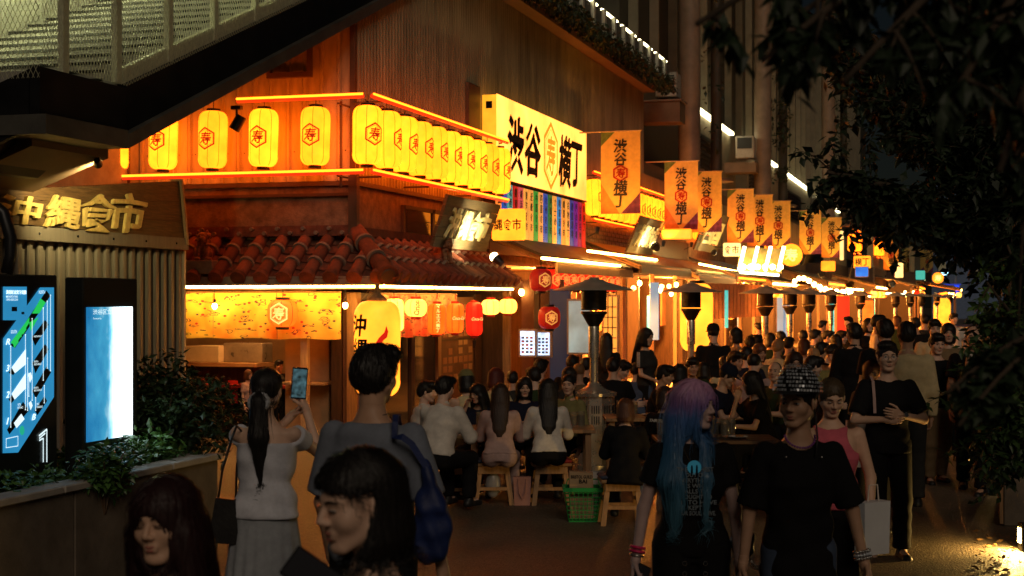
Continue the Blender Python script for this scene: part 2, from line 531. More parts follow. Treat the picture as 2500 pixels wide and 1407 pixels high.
# wire net in the plane of the posts
def net(mb, y0, y1, zb, zt, x, dy=0.052, dz=0.10, r=0.0028):
    n = int((y1-y0)/dy)
    for i in range(-int((zt-zb)/dz)-1, n+1):
        for s_ in (1, -1):
            pts = []
            # slanted wire from the lower edge upward
            ya = y0 + i*dy
            yb = ya + (zt-zb)/dz*dy
            a0, a1 = (ya, yb)
            ta = max(0, (y0-a0)/(a1-a0)); tb = min(1, (y1-a0)/(a1-a0))
            if tb <= ta: continue
            za, zc = zb + ta*(zt-zb), zb + tb*(zt-zb)
            p, q = a0+ta*(a1-a0), a0+tb*(a1-a0)
            if s_ < 0: p, q = y0+y1-p, y0+y1-q
            mb.tube([(x, p, za), (x, q, zc)], r, 3, caps=False)
nm = MB()
net(nm, Y0-0.1, Y0+8.0, 0.02, 3.2, SX+0.006)
nm.v = [(x_, y_, z_ + sz(max(Y0, y_))) for x_, y_, z_ in nm.v]
net(nm, -7.0, Y0-0.1, Z0+0.02, Z0+3.2, SX+0.006)
nm.build('wire_net', WIRE, st, fixn=False)
nf = MB()
net(nf, -3.6, SX, Z0-0.1, Z0+3.2, 0.0)
nfo = nf.build('wire_net', WIRE, st, fixn=False)
nfo.rotation_euler = (0, 0, R(-90)); nfo.location = (0, -7.02, 0)
nfo.scale = (1, 1, 1)
# landing, its fascias and the flight going down to the left
MB().box(-3.6, SX-0.12, -6.95, Y0+0.04, Z0-0.12, Z0-0.02).build('landing', TREAD, st)
MB().box(SX-0.10, SX, -7.02, Y0-0.003, Z0-0.42, Z0+0.0).build('fascia', STEELK, st)
MB().box(SX-0.5, SX+0.083, -7.05, Y0-0.105, Z0-0.60, Z0-0.424).build('bottom_flange', MATS['flange_steel'], st)
MB().box(-3.6, SX-0.52, -6.9, Y0+0.08, Z0-0.50, Z0-0.44).build('soffit', SOFF, st)
low = [(SX-0.11, Z0-0.02), (SX-0.11, Z0-0.55), (-5.0, Z0-0.55-4.6*0.37), (-5.0, Z0-0.02-4.6*0.37)]
MB().prism(low, -7.02, -6.96, 'y').build('stringer', STEELK, st)
lf = [(SX-0.503, Z0-0.47), (SX-0.503, Z0-0.60), (-5.0, Z0-0.60-4.5*0.37), (-5.0, Z0-0.47-4.5*0.37)]
MB().prism(lf, -7.06, -6.7, 'y').build('bottom_flange', MATS['flange_steel'], st)
ll = [(-0.6, Z0-0.52), (-0.6, Z0-0.66), (-5.0, Z0-0.66-4.4*0.37), (-5.0, Z0-0.52-4.4*0.37)]
MB().prism(ll, -6.69, -5.4, 'y').build('underside', SOFF, st)
# dark cross-head below the landing
MB().prism([(-3.6, 3.40),(-0.75, 3.40),(-1.1, 3.14),(-3.6, 3.02)], -6.9, -5.85, 'y').build('cross_head', STEELK, st)
# lit handrail on the far side of the flight
MB().prism([(Y0, Z0+1.05),(Y0+LEN, sz(Y0+LEN)+1.05),(Y0+LEN, sz(Y0+LEN)+1.10),(Y0, Z0+1.10)], -3.52, -3.47, 'x').build('handrail', STEELG, st)
MB().prism([(Y0, Z0+1.02),(Y0+LEN, sz(Y0+LEN)+1.02),(Y0+LEN, sz(Y0+LEN)+1.045),(Y0, Z0+1.045)], -3.46, -3.42, 'x').build('light_strip', glow('stair_led', (0.95,1.0,0.50), 95.0), st)
MB().box(-3.75, -3.62, Y0-1.2, Y0+LEN, 3.2, 12).build('side_wall', TREAD, st)

# spotlight on the stair edge
sp = thing('spotlight', 'black spotlight hanging between yellow lanterns beneath the stair', 'spotlight', (0,0,0))
c = ony(578, 268, -0.35)
MB().box(c.x-0.07, c.x+0.07, c.y-0.04, c.y+0.04, c.z+0.0, c.z+0.05).build('bracket', PLASTK, sp)
MB().tube([c, c+V(0.0,0,-0.10), c+V(0.02,0,-0.13)], 0.016, 8).build('arm', PLASTK, sp)
MB().tube([c+V(0.075,0,-0.09), c+V(-0.03,-0.02,-0.27)], [0.075,0.078], 16).build('lamp_housing', PLASTK, sp)
# ================================================================== paper lanterns
PAPERY = glow('lantern_yellow', (1.0, 0.150, 0.004), 5.6, var=0.16, vscale=5)
PAPERYW = glow('lantern_pale', (1.0, 0.38, 0.05), 4.6, var=0.15, vscale=5)
PAPERO = glow('lantern_orange', (1.0, 0.085, 0.004), 2.6, var=0.22, vscale=4)
PAPERR = glow('lantern_red', (1.0, 0.022, 0.006), 0.9, var=0.3, vscale=4)
PAPERRD = glow('lantern_dark_red', (0.50, 0.012, 0.006), 0.36, var=0.3, vscale=4)
SEAM = glow('lantern_seam', (0.9, 0.22, 0.004), 0.9)
SEAMR = glow('lantern_seam_red', (0.35, 0.01, 0.004), 0.4)
EMBR = glow('emblem_red', (0.55, 0.035, 0.003), 0.75, base=(0.4, 0.02, 0.01))
EMBW = glow('emblem_white', (1.0, 0.62, 0.16), 1.5)
INKY = mat('ink_lit', (0.01, 0.006, 0.003), 0.7)

def lan_profile(H, D, shoulder=0.16, neck=0.30, ribs=22, amp=0.0022):
    """(radius, z) rings of a lantern body"""
    out = []
    N = ribs*2
    for i in range(N+1):
        t = i/N
        z = (t-0.5)*H
        e = min(t, 1-t)
        if e < shoulder:
            q = 1 - e/shoulder
            r = D/2*(neck + (1-neck)*math.sqrt(max(0.0, 1-q**2.2)))
        else:
            r = D/2*(1 + 0.02*math.sin(math.pi*(t-0.5)))
        if 0 < i < N and i % 2: r += amp
        out.append((r, z))
    return out

def rad_at(prof, z):
    for (r0, z0), (r1, z1) in zip(prof, prof[1:]):
        if z0 <= z <= z1: return r0 + (r1-r0)*((z-z0)/(z1-z0+1e-9))
    return prof[0][0]

def refine(vs, fs, maxl):
    bm = bmesh.new()
    q = [bm.verts.new(p) for p in vs]
    for f in fs:
        try: bm.faces.new([q[i] for i in f])
        except ValueError: pass
    bmesh.ops.triangulate(bm, faces=bm.faces[:])
    for _ in range(6):
        es = [e for e in bm.edges if e.calc_length() > maxl]
        if not es: break
        bmesh.ops.subdivide_edges(bm, edges=es, cuts=1)
        bmesh.ops.triangulate(bm, faces=[f for f in bm.faces if len(f.verts) > 3])
    bmesh.ops.triangulate(bm, faces=[f for f in bm.faces if len(f.verts) > 4])
    bm.verts.index_update()
    out = ([tuple(v.co) for v in bm.verts], [tuple(v.index for v in f.verts) for f in bm.faces])
    bm.free()
    return out

def wrap(mb, vs, fs, prof, zc, ang0, off, m, maxl=0.03):
    """flat print (x right, y up) wrapped on a lantern at azimuth ang0"""
    vs, fs = refine(vs, fs, maxl)
    out = []
    for (x, y, z) in vs:
        r = rad_at(prof, zc+y) + off + z
        a = ang0 + x/max(r, 0.05)
        out.append((r*math.cos(a), r*math.sin(a), zc+y))
    mb.add(out, fs, m)

def emblem(s, bold=0.025, thick=0.16):
    """hexagon frame with the longevity character: list of (verts, faces)"""
    vs, fs = hex_ring(s, s*thick)
    a, gf, size = glyphs('寿', bold, 0.12)
    k = s*1.12/size[1]
    base = len(vs)
    vs = vs + [(p[0]*k*0.95, p[1]*k, p[2]) for p in a]
    fs = fs + [tuple(i+base for i in f) for f in gf]
    v2, f2 = hex_ring(s*0.78, s*0.03)
    base = len(vs)
    return vs + v2, fs + [tuple(i+base for i in f) for f in f2]

LANT = {}
def lantern_meshes(kind, H, D, shoulder, neck, emb=0.0, cap_r=None):
    if kind in LANT: return LANT[kind]
    prof = lan_profile(H, D, shoulder, neck, ribs=max(8, int(H/0.032)))
    b = MB().lathe(prof, 28, 0, caps=True)
    body = b.mesh('paper', True)
    sm = MB()
    for k in range(8):
        a = math.pi/4*k + 0.2
        vs = []; 
        for (r, z) in prof[1:-1:2]:
            for da in (-0.004, 0.004):
                vs.append(((r+0.0022)*math.cos(a+da/max(r,0.02)), (r+0.0022)*math.sin(a+da/max(r,0.02)), z))
        sm.add(vs, [(2*i, 2*i+1, 2*i+3, 2*i+2) for i in range(len(vs)//2-1)])
    seams = sm.mesh('seam', fixn=False)
    cr = cap_r or D*0.24
    cp = MB().lathe([(cr, H/2-0.012),(cr, H/2+0.03),(cr*0.8, H/2+0.03),(cr*0.8, H/2+0.02)], 20)
    cp2 = MB().lathe([(cr*0.92, -H/2-0.035),(cr*0.92, -H/2+0.012)], 20)
    em = None
    if emb:
        e = MB(); vs, fs = emblem(emb)
        wrap(e, vs, fs, prof, 0.0, 0.0, 0.0045, 0)
        em = e.mesh('emblem', fixn=False)
    LANT[kind] = (body, seams, cp.mesh('top_cap'), cp2.mesh('bottom_cap'), em, prof)
    return LANT[kind]

def lantern(kind, loc, face, label, group, paper, dims, seam=SEAM, emb_mat=EMBR, hang=0.12, name='paper_lantern', capm=None):
    H, D, sh, nk, emb = dims
    body, seams, c1, c2, em, prof = lantern_meshes(kind, H, D, sh, nk, emb)
    t = thing(name, label, 'lantern', loc, face, group)
    t.rotation_euler = (R(random.uniform(-1.6,1.6)), R(random.uniform(-1.6,1.6)), face+R(random.uniform(-5,5)))
    p = obj('paper', body, paper, t)
    obj('seams', seams, seam, p)
    obj('top_cap', c1, capm or PLASTK, t); obj('bottom_cap', c2, capm or PLASTK, t)
    if em: obj('emblem', em, emb_mat, t)
    if hang:
        MB().tube([(0,0,H/2+0.03),(0,0,H/2+0.03+hang)], 0.006, 5).build('hanger', STEELK, t)
    return t

BIGL = (0.78, 0.39, 0.17, 0.42, 0.155)
ZL = 4.135
n = 0
for i in range(6):
    xl = -0.755*(i+1)
    if xl < -4.4: break
    lantern('big', (xl, -0.02, ZL), R(-90), ORD[i]+' yellow paper lantern leftward of the corner lantern on the end wall', 'yellow lanterns on the end wall rail', PAPERY, BIGL)
lantern('big', (-0.03, 0.03, ZL), R(-43), 'yellow paper lantern hanging right at the corner of the red-lit rail', 'yellow lanterns on the street side rail', PAPERY, BIGL)
for i in range(9):
    lantern('big', (0.0, 0.67 + i*0.655, ZL), R(-8), ORD[i]+' yellow paper lantern past the corner on the street side, before the lit sign', 'yellow lanterns on the street side rail', PAPERY, BIGL)

# rails with red housing and lit core
def rail(label, segs, verts, group='lit rails'):
    t = thing('light_rail', label, 'light rail', (0,0,0), 0, group)
    for (a, b) in segs:
        a = Vector(a); b = Vector(b)
        h = MB(); d = (b-a).normalized(); side = d.cross(V(0,0,1)).normalized()
        for off, rr, m_, nm in ((V(0,0,-0.012), 0.030, REDRAIL, 'housing'), (side*0.022+V(0,0,0.012), 0.017, LEDY, 'light_tube')):
            mb = MB().tube([a+off, b+off], rr, 8)
            mb.build(nm, m_, t, True)
    for (a, b, r_) in verts:
        MB().tube([a, b], r_, 6).build('strut', TRIM, t)
    return t
LZ1, LZ0 = 4.655, 3.655
rail('red rails with glowing yellow tubes carrying the lanterns on the end wall',
     [((-1.88,-0.06,LZ1),(-0.05,-0.06,LZ1)), ((-8.0,-0.06,LZ0),(-0.05,-0.06,LZ0))],
     [((-3.6,0.06,3.5),(-3.6,0.06,4.6),0.02), ((-0.42,0.06,3.45),(-0.42,0.06,4.6),0.02), ((-0.42,-0.05,4.56),(-0.42,0.36,4.56),0.015),((-0.42,-0.05,3.6),(-0.42,0.36,3.6),0.015)])
rail('red rails with glowing yellow tubes carrying the street side lanterns before the sign',
     [((0.06,-0.02,LZ1),(0.06,6.2,LZ1)), ((0.06,-0.02,LZ0),(0.06,6.2,LZ0))],
     [((-0.35,yy,zz),(0.06,yy,zz),0.015) for yy in (0.3,2.2,4.2,5.9) for zz in (LZ1-0.05,LZ0-0.05)] + [((-0.28,0.3,3.4),(-0.28,0.3,4.6),0.022)])
# drooping cable behind the lanterns
cb = MB(); pts = []
for i in range(60):
    y = i*0.105; pts.append((-0.05, y, 4.60 - 0.05*abs(math.sin(y*4.8))))
cb.tube(pts, 0.008, 5)
tag(cb.build('cable', PLASTK), 'thin black cable drooping between the lanterns on the street side', 'cable')

# ================================================================== the big lit sign
SGY0, SGY1, SGZ0, SGZ1 = 5.79, 12.22, 4.02, 5.43
SGF = glow('sign_face', (1.0, 0.30, 0.045), 3.6, var=0.35, vscale=1.1)
SGS = glow('sign_side', (1.0, 0.42, 0.02), 1.15, var=0.2, vscale=3)
SGE = glow('sign_emblem', (1.0, 0.36, 0.02), 0.85)
sg = thing('sign_box', 'big glowing white and yellow sign box with black brush characters over the street side', 'sign', (0,0,0))
MB().box(-0.26, -0.012, SGY0+0.01, SGY1-0.01, SGZ0+0.01, SGZ1-0.01).build('case', SGS, sg)
for i in range(4):
    a = SGY0 + (SGY1-SGY0)*[0,0.305,0.645,0.83][i]; b = SGY0 + (SGY1-SGY0)*[0.305,0.645,0.83,1][i]
    MB().box(-0.01, 0.0, a+0.006, b-0.006, SGZ0, SGZ1).build('panel', SGF, sg)
MB().box(-0.262, 0.004, SGY0-0.01, SGY1+0.01, SGZ0-0.03, SGZ0-0.002).build('frame', STEELK, sg)
v = MB()
for i in range(4): v.box(-0.19, -0.09, SGY0-0.004, SGY0+0.008, 5.20+i*0.03, 5.212+i*0.03)
v.box(-0.195,-0.085, SGY0+0.002, SGY0+0.009, 5.19, 5.31)
v.build('vent', STEELK, sg)
for ch, q0, q1, hh, zc_ in (('渋', 1238, 1277, 0.97, 4.68), ('谷', 1281, 1318, 0.93, 4.68), ('横', 1363, 1393, 0.98, 4.68), ('丁', 1394, 1420, 0.88, 4.70)):
    mb = MB(); a_, b_ = onx(q0,0,0).y, onx(q1,0,0).y
    put_text(mb, ch, (0.006, (a_+b_)/2, zc_), (0,1,0), (0,0,1), w=b_-a_, h=hh, bold=0.045, shear=0.1, wob=0.012, extrude=0.004)
    mb.build('character', INK, sg)
mb = MB(); vs, fs = emblem(0.60, 0.03, 0.15)
e0, e1 = onx(1327,450,0), onx(1361,299,0)
cc = V(0.006, (e0.y+e1.y)/2, 4.70); kx_, kz_ = (e1.y-e0.y)/2/0.52, 0.66/0.60
mb.add([cc + V(p[2], p[0]*kx_, p[1]*kz_) for p in vs], fs)
mb.build('emblem', SGE, sg, fixn=False)

# dark box beside the sign on the wall
MB_ = MB().bbox(-0.34, -0.27, 5.1, 5.72, 4.4, 5.55)
tag(MB_.build('junction_box', TRIM), 'brown metal junction box on corrugated wall beside the lit sign', 'box')

# striped board of shop names beneath the sign
sb = thing('name_board', 'lit board of narrow coloured strips with brush writing beneath the big sign', 'sign', (0,0,0))
MB().box(-0.24, -0.03, SGY0, SGY1, 3.00, 3.975).build('case', STEELK, sb)
cols = [(1,.45,.10),(.02,.16,.62),(.15,.55,.5),(.62,.03,.03),(.75,.14,.16),(1,.5,.12),(1,.48,.12),(.06,.42,.08),(1,.5,.16),(.02,.13,.5),(.02,.25,.08),(1,.5,.12),(.03,.3,.62),(1,.46,.10),(1,.5,.13),(.05,.1,.42),(.22,.02,.34),(.42,.01,.10),(.75,.015,.015)]
names = ['北海道食市','東北食市','北陸食市','関東食市','横浜食市','東海食市','近畿食市','中国食市','四国食市','九州食市','沖縄食市','力士めし','喫茶酒場','韓国食市','名物横丁','産直酒場','屋台市場','全国名物','寿横丁']
wS = (SGY1-SGY0)/len(cols)
for i, c_ in enumerate(cols):
    a = SGY0 + i*wS
    p = MB().box(-0.03, -0.015, a+0.025, a+wS-0.025, 3.03, 3.955).build('strip', glow('strip_%d' % i, tuple(q**1.25 for q in c_), 0.62, var=0.12), sb)
    mb = MB()
    for j, ch in enumerate(names[i]):
        put_text(mb, ch, (-0.010, a+wS/2, 3.83-j*0.185*(4/max(4,len(names[i])-1))), (0,1,0), (0,0,1), w=0.15, h=0.15, bold=0.03, shear=0.1)
    mb.build('lettering', INK, p, fixn=False)

# ================================================================== tiled roof over the corner shop
rf = thing('tile_roof', 'red clay tile roof with round barrel tiles over the corner shop', 'roof', (0,0,0))
E0, EZ, TZ = -0.40, 2.235, 2.80          # eave line offset, eave height, top height
run = 0.35 - E0
rise = TZ - EZ
ang = math.atan2(rise, run)
L = math.hypot(run, rise)
tl = L/3
bar = MB()
bar.lathe([(0.098,0.0),(0.098,0.03),(0.092,0.034),(0.082,tl+0.02)], 14, 0, M=Matrix.Rotation(R(-90), 4, 'X'))
bar_me = bar.mesh('barrel_tile', 'auto')
cap = MB(); cap.lathe([(0.104,-0.03),(0.104,0.03),(0.088,-0.002),(0.085,-0.022),(0.05,-0.024),(0.04,-0.012),(0.02,-0.03)][::1], 16, 0, M=Matrix.Rotation(R(-90), 4, 'X'))
cap_me = cap.mesh('end_disc', 'auto')
col_ = MB(); col_.lathe([(0.106,-0.02),(0.108,0.0),(0.106,0.02)], 14, 0, M=Matrix.Rotation(R(-90),4,'X')); col_me = col_.mesh('mortar_ring','auto')
pan = MB(); vs=[]; fs=[]
pl = L/5.0
for j in range(7):
    u = j/6; xx = (u-0.5)*0.20; sag = -0.025*(1-(2*u-1)**2)
    for (yy, zz) in ((0, 0.02),(0, 0.0),(pl+0.02, -0.008)):
        vs.append((xx, yy, zz+sag))
for j in range(6):
    for k in range(2): fs.append((j*3+k, j*3+3+k, j*3+4+k, j*3+1+k))
pan.add(vs, fs); pan_me = pan.mesh('pan_tile', 'auto', fixn=False)

def slope(org, axis, rz, n, i0, clip):
    """rows of tiles; org eave point of row 0, axis step vector, rz rotation"""
    for i in range(i0, n):
        o = Vector(org) + Vector(axis)*i
        M = Matrix.Translation(o) @ Matrix.Rotation(rz, 4, 'Z') @ Matrix.Rotation(ang, 4, 'X')
        lim = clip(i)
        nb = max(1, min(3, math.ceil(lim*3)))
        first = None
        for k in range(nb):
            q = obj('barrel_tile', bar_me, TILE, rf); q.matrix_world = M @ Matrix.Translation((random.uniform(-.008,.008), k*tl+random.uniform(-.008,.008), 0.035)) @ Matrix.Rotation(R(random.uniform(-1.8,1.8)),4,'Z')
            if k: 
                w_ = obj('mortar_ring', col_me, MORT, rf); w_.matrix_world = M @ Matrix.Translation((0, k*tl, 0.035))
        q = obj('end_disc', cap_me, TILE, rf); q.matrix_world = M @ Matrix.Translation((0, -0.01, 0.035))
        lim2 = clip(i+0.5)
        for k in range(max(0, min(5, math.ceil(lim2*5)))):
            q = obj('pan_tile', pan_me, TILE, rf); q.matrix_world = M @ Matrix.Translation((0.165+random.uniform(-.006,.006), k*pl+random.uniform(-.008,.008), 0.01+random.uniform(-.003,.004))) @ Matrix.Rotation(R(random.uniform(-2,2)),4,'Z')
# end slope (facing the viewer): rows run to the left from the corner
def cl_end(i):
    xx = 0.30 - 0.33*(10-i)
    return 1.0 if xx < -0.35 else max(0.12, (0.40 - xx)/0.75 if xx > -0.35 else 1)
slope((0.30-3.3, E0, EZ), (0.33,0,0), 0, 11, 0, cl_end)
def cl_side(i):
    yy = -0.20 + 0.33*i
    return 1.0 if yy > 0.35 else max(0.15, (yy+0.40)/0.75)
slope((-E0, -0.12, EZ), (0,0.33,0), R(90), 18, 0, cl_side)
# hip with big barrel tiles and mortar rings
hp0, hp1 = V(0.44,-0.44,2.275), V(-0.36,0.36,2.93)
d = (hp1-hp0); hl = d.length; d.normalize()
for k in range(3):
    a = hp0 + d*(hl*k/3)
    MB().tube([a, a+d*(hl/3*1.03)], [0.128, 0.105], 16).build('hip_tile', TILE, rf, 'auto')
    MB().tube([a+d*0.0-d*0.015, a+d*0.03], [0.138,0.134], 16).build('mortar_ring', MORT if k else TILE, rf, 'auto')
MB().tube([hp0-d*0.025, hp0-d*0.012], [0.09,0.10], 16).build('end_disc', TRIM, rf, 'auto')
# decking under the tiles and eave boards
def deck(a, b, c, d):
    q = [V(*a), V(*b), V(*c), V(*d)]; lowq = [p + V(0,0,-0.06) for p in q]
    MB().add(q+lowq, [(0,1,2,3),(7,6,5,4),(0,4,5,1),(1,5,6,2),(2,6,7,3),(3,7,4,0)]).build('roof_deck', TILE, rf)
deck((-4.0,E0+0.03,EZ-0.02), (-E0-0.032,E0+0.03,EZ-0.02), (-0.352,0.34,TZ-0.015), (-4.0,0.34,TZ-0.015))
deck((-E0-0.03,E0+0.034,EZ-0.02), (-E0-0.03,6.0,EZ-0.02), (-0.34,6.0,TZ-0.015), (-0.34,0.346,TZ-0.015))
MB().box(-4.0, -E0-0.05, E0-0.005, E0+0.03, EZ-0.09, EZ+0.03).build('mortar_edge', MORT, rf)
MB().box(-E0-0.03, -E0+0.005, E0+0.032, 6.0, EZ-0.09, EZ+0.03).build('mortar_edge', MORT, rf)
# ridge against the wall with two rows of little round tiles
MB().box(-4.0, WX+0.09, WY-0.15, WY-0.02, TZ+0.02, TZ+0.16).build('ridge', TILE, rf)
MB().box(WX-0.09, WX+0.15, WY+0.04, 6.0, TZ+0.02, TZ+0.13).build('ridge', TILE, rf)
kn = MB().tube([(0,-0.05,0),(0,0.0,0)], [0.028,0.028], 10).mesh('ridge_stud','auto')
for i in range(18):
    obj('ridge_stud', kn, MORT, rf, (WX-0.1-0.19*i, WY-0.15, TZ+0.12 if i%2 else TZ+0.06))

# stone lion dogs on the roof
def lion(loc, rz, s, label):
    t = thing('lion_statue', label, 'statue', loc, rz)
    b = MB()
    b.ell((0,0.02,0.16),(0.085,0.12,0.13),12,8); b.ell((0,-0.07,0.20),(0.08,0.07,0.10),12,8)
    b.ell((0,-0.12,0.31),(0.075,0.075,0.07),12,8); b.ell((0,-0.185,0.285),(0.05,0.045,0.04),10,6)
    b.ell((0,-0.175,0.25),(0.045,0.04,0.018),10,6)
    for sx in (-1,1):
        b.tube([(sx*0.055,-0.11,0.18),(sx*0.06,-0.13,0.08),(sx*0.06,-0.14,0.0)],[0.036,0.028,0.03],8)
        b.ell((sx*0.06,-0.165,0.02),(0.035,0.045,0.025),8,6)
        b.ell((sx*0.085,0.05,0.09),(0.045,0.09,0.085),10,8); b.ell((sx*0.085,-0.03,0.02),(0.035,0.06,0.025),8,6)
        b.ell((sx*0.06,-0.11,0.375),(0.022,0.015,0.035),8,6)
        b.ell((sx*0.03,-0.185,0.325),(0.015,0.012,0.015),6,5)
    rr = random.Random(3)
    for k in range(26):
        a = rr.uniform(0.5, 5.8) - math.pi/2; zz = rr.uniform(0.2, 0.36)
        b.ell((0.085*math.sin(a), -0.07+0.08*math.cos(a), zz), (0.028,0.028,0.026), 6, 5)
    b.build('figure', LIONM, t, True)
    tm = MB().tube([(0,0.12,0.12),(0,0.17,0.2),(0,0.16,0.3),(0,0.13,0.36)],[0.03,0.045,0.05,0.015],8); tm.build('tail', LIONM, t, True)
    t.scale = (s,s,s)
    return t
p = ony(492, 636, -0.30)
lp = thing('stone_block', 'pale stone block under the clay lion at the left of the tile roof', 'block', (0,0,0))
MB().bbox(p.x-0.2, p.x+0.22, -0.42, 0.0, 2.30, p.z-0.002, 0.012).build('block', MORT, lp)
lion((p.x-0.02, -0.22, p.z), R(25), 1.0, 'reddish clay lion dog on a pale block at the left of the tile roof')
lion(onx(1080, 645, 0.12), R(60), 0.95, 'dark clay lion dog in front of the carved board on the side roof')

# eave light strips
ev = thing('eave_light', 'long bright white light strip under the tiled eave at the corner', 'light', (0,0,0))
MB().box(-3.0, 0.325, -0.36, -0.32, 2.115, 2.155).build('light_tube', LEDW, ev)
MB().box(0.33, 0.365, -0.36, 5.55, 2.115, 2.155).build('light_tube', LEDW, ev)

# ================================================================== corner shop, ground floor
shop = thing('corner_shop', 'open-fronted corner shop under the tiled roof with timber posts and dark doors', 'shop', (0,0,0))
INTW = mat('interior_wall', (0.42,0.25,0.12), 0.7, var=0.25, vscale=2)
INTD = mat('interior_dark', (0.12,0.055,0.03), 0.6, var=0.3, vscale=3)
MB().box(-6, -2.2, 3.2, 3.3, 0.02, 2.5).build('back_wall', INTW, shop)
MB().box(-6, WX-0.02, 0.30, 6.5, 2.45, 2.5).build('ceiling', INTD, shop)
MB().box(-4.0, -0.32, -0.16, 0.32, 2.10, 2.13).build('eave_soffit', MDWD, shop)
MB().box(-0.318, 0.14, -0.16, 5.9, 2.10, 2.13).build('eave_soffit', MDWD, shop)
ld = bpy.data.lights.new('shop_lamp','POINT'); ld.energy = 70; ld.color = (1.0,0.45,0.12); ld.shadow_soft_size = 0.12
lo = bpy.data.objects.new('shop_lamp', ld); COL.objects.link(lo); lo.location = (-1.9,0.75,2.0); lo.parent = shop
MB().ell((-1.9,0.75,2.2),(0.07,0.07,0.05),10,8).build('ceiling_bulb', BULB, shop, True)
# timber post, pale panel, dark panel, corner
xp = ony(745, 900, 0.1).x
MB().bbox(xp-0.05, xp+0.05, 0.05, 0.15, 0, 2.06, 0.006).build('post', LTWD, shop)
MB().box(ony(700,0,0.6).x, ony(806,0,0.6).x, 0.55, 0.60, 0.02, 2.05).build('panel', INTW, shop)
MB().box(ony(812,0,0.3).x, ony(838,0,0.3).x, 0.25, 0.33, 0.02, 2.05).build('door', DKWD, shop)
MB().box(ony(841,0,0.3).x, ony(870,0,0.3).x, 0.25, 0.34, 0.02, 2.05).build('door', INTD, shop)
MB().bbox(-0.40,-0.25, 0.20, 0.36, 0, 2.06, 0.008).build('post', MDWD, shop)
# shelf with white boxes, counter, red posters
zs = ony(560, 885, 1.3).z
MB().box(-4.2, ony(645,0,1.3).x, 1.0, 1.7, zs-0.05, zs).build('shelf', INTW, shop)
MB().box(-4.2, ony(645,0,1.3).x, 1.25, 1.35, 0.05, zs-0.052).build('counter_front', DKWD, shop)
MB().bbox(ony(455,0,1.2).x, ony(538,0,1.2).x, 1.15, 1.6, zs+0.002, zs+0.24, 0.01).build('white_box', mat('cream_box',(0.62,0.5,0.33),0.5,var=0.1), shop)
MB().bbox(ony(545,0,1.3).x, ony(640,0,1.3).x, 1.3, 1.65, zs+0.002, zs+0.28, 0.01).build('steel_box', mat('steel_box',(0.45,0.38,0.3),0.3,0.6,var=0.2), shop)
for px_, w_, y_ in ((480, 24, 945), (570, 14, 950), (750, 22, 930)):
    q = ony(px_, y_, 0.9)
    MB().box(q.x-w_/188/2*2, q.x+w_/188/2*2, 0.88, 0.89, q.z-0.22, q.z+0.12).build('poster', mat('red_poster',(0.5,0.03,0.02),0.6,var=0.4,vscale=9), shop)
MB().box(-4, -1.2, 0.7, 1.2, 0.72, 0.76).build('counter', REDW, shop)
MB().bbox(ony(690,0,0.3).x, ony(800,0,0.3).x, 0.2, 0.75, 0.80, 0.84, 0.006).build('side_table', MDWD, shop)
# street side: door frames, glazed door with papers, posts
for (a, b, m_, nm) in ((0.35,0.9,DKWD,'door'),(1.0,1.06,MDWD,'post'),(1.1,2.4,GLASS,'door'),(2.45,2.6,DKWD,'post'),(2.65,3.6,GLASS,'door'),(3.65,3.8,MDWD,'post'),(5.55,5.9,DKWD,'post')):
    MB().box(WX-0.08, WX+(0.02 if m_ is GLASS else 0.05), a, b, 0.02, 2.05).build(nm, m_, shop)
pd = MB().box(WX-0.04, WX+0.03, 3.84, 5.5, 0.3, 2.0).build('paper_door', INTD, shop)
rr = random.Random(5)
for i in range(6):
    for j in range(9):
        if rr.random() < 0.2: continue
        y = 3.92 + i*0.26; z = 1.88 - j*0.14
        MB().box(WX+0.032, WX+0.036, y, y+0.2, z-0.10, z).build('menu_slip', mat('slip_%d' % rr.randrange(3), [(0.35,0.2,0.1),(0.28,0.12,0.06),(0.45,0.32,0.2)][rr.randrange(3)], 0.7), pd)
MB().box(WX-0.03, WX+0.04, 3.8, 5.52, 1.30, 1.335).build('rail', DKWD, pd)

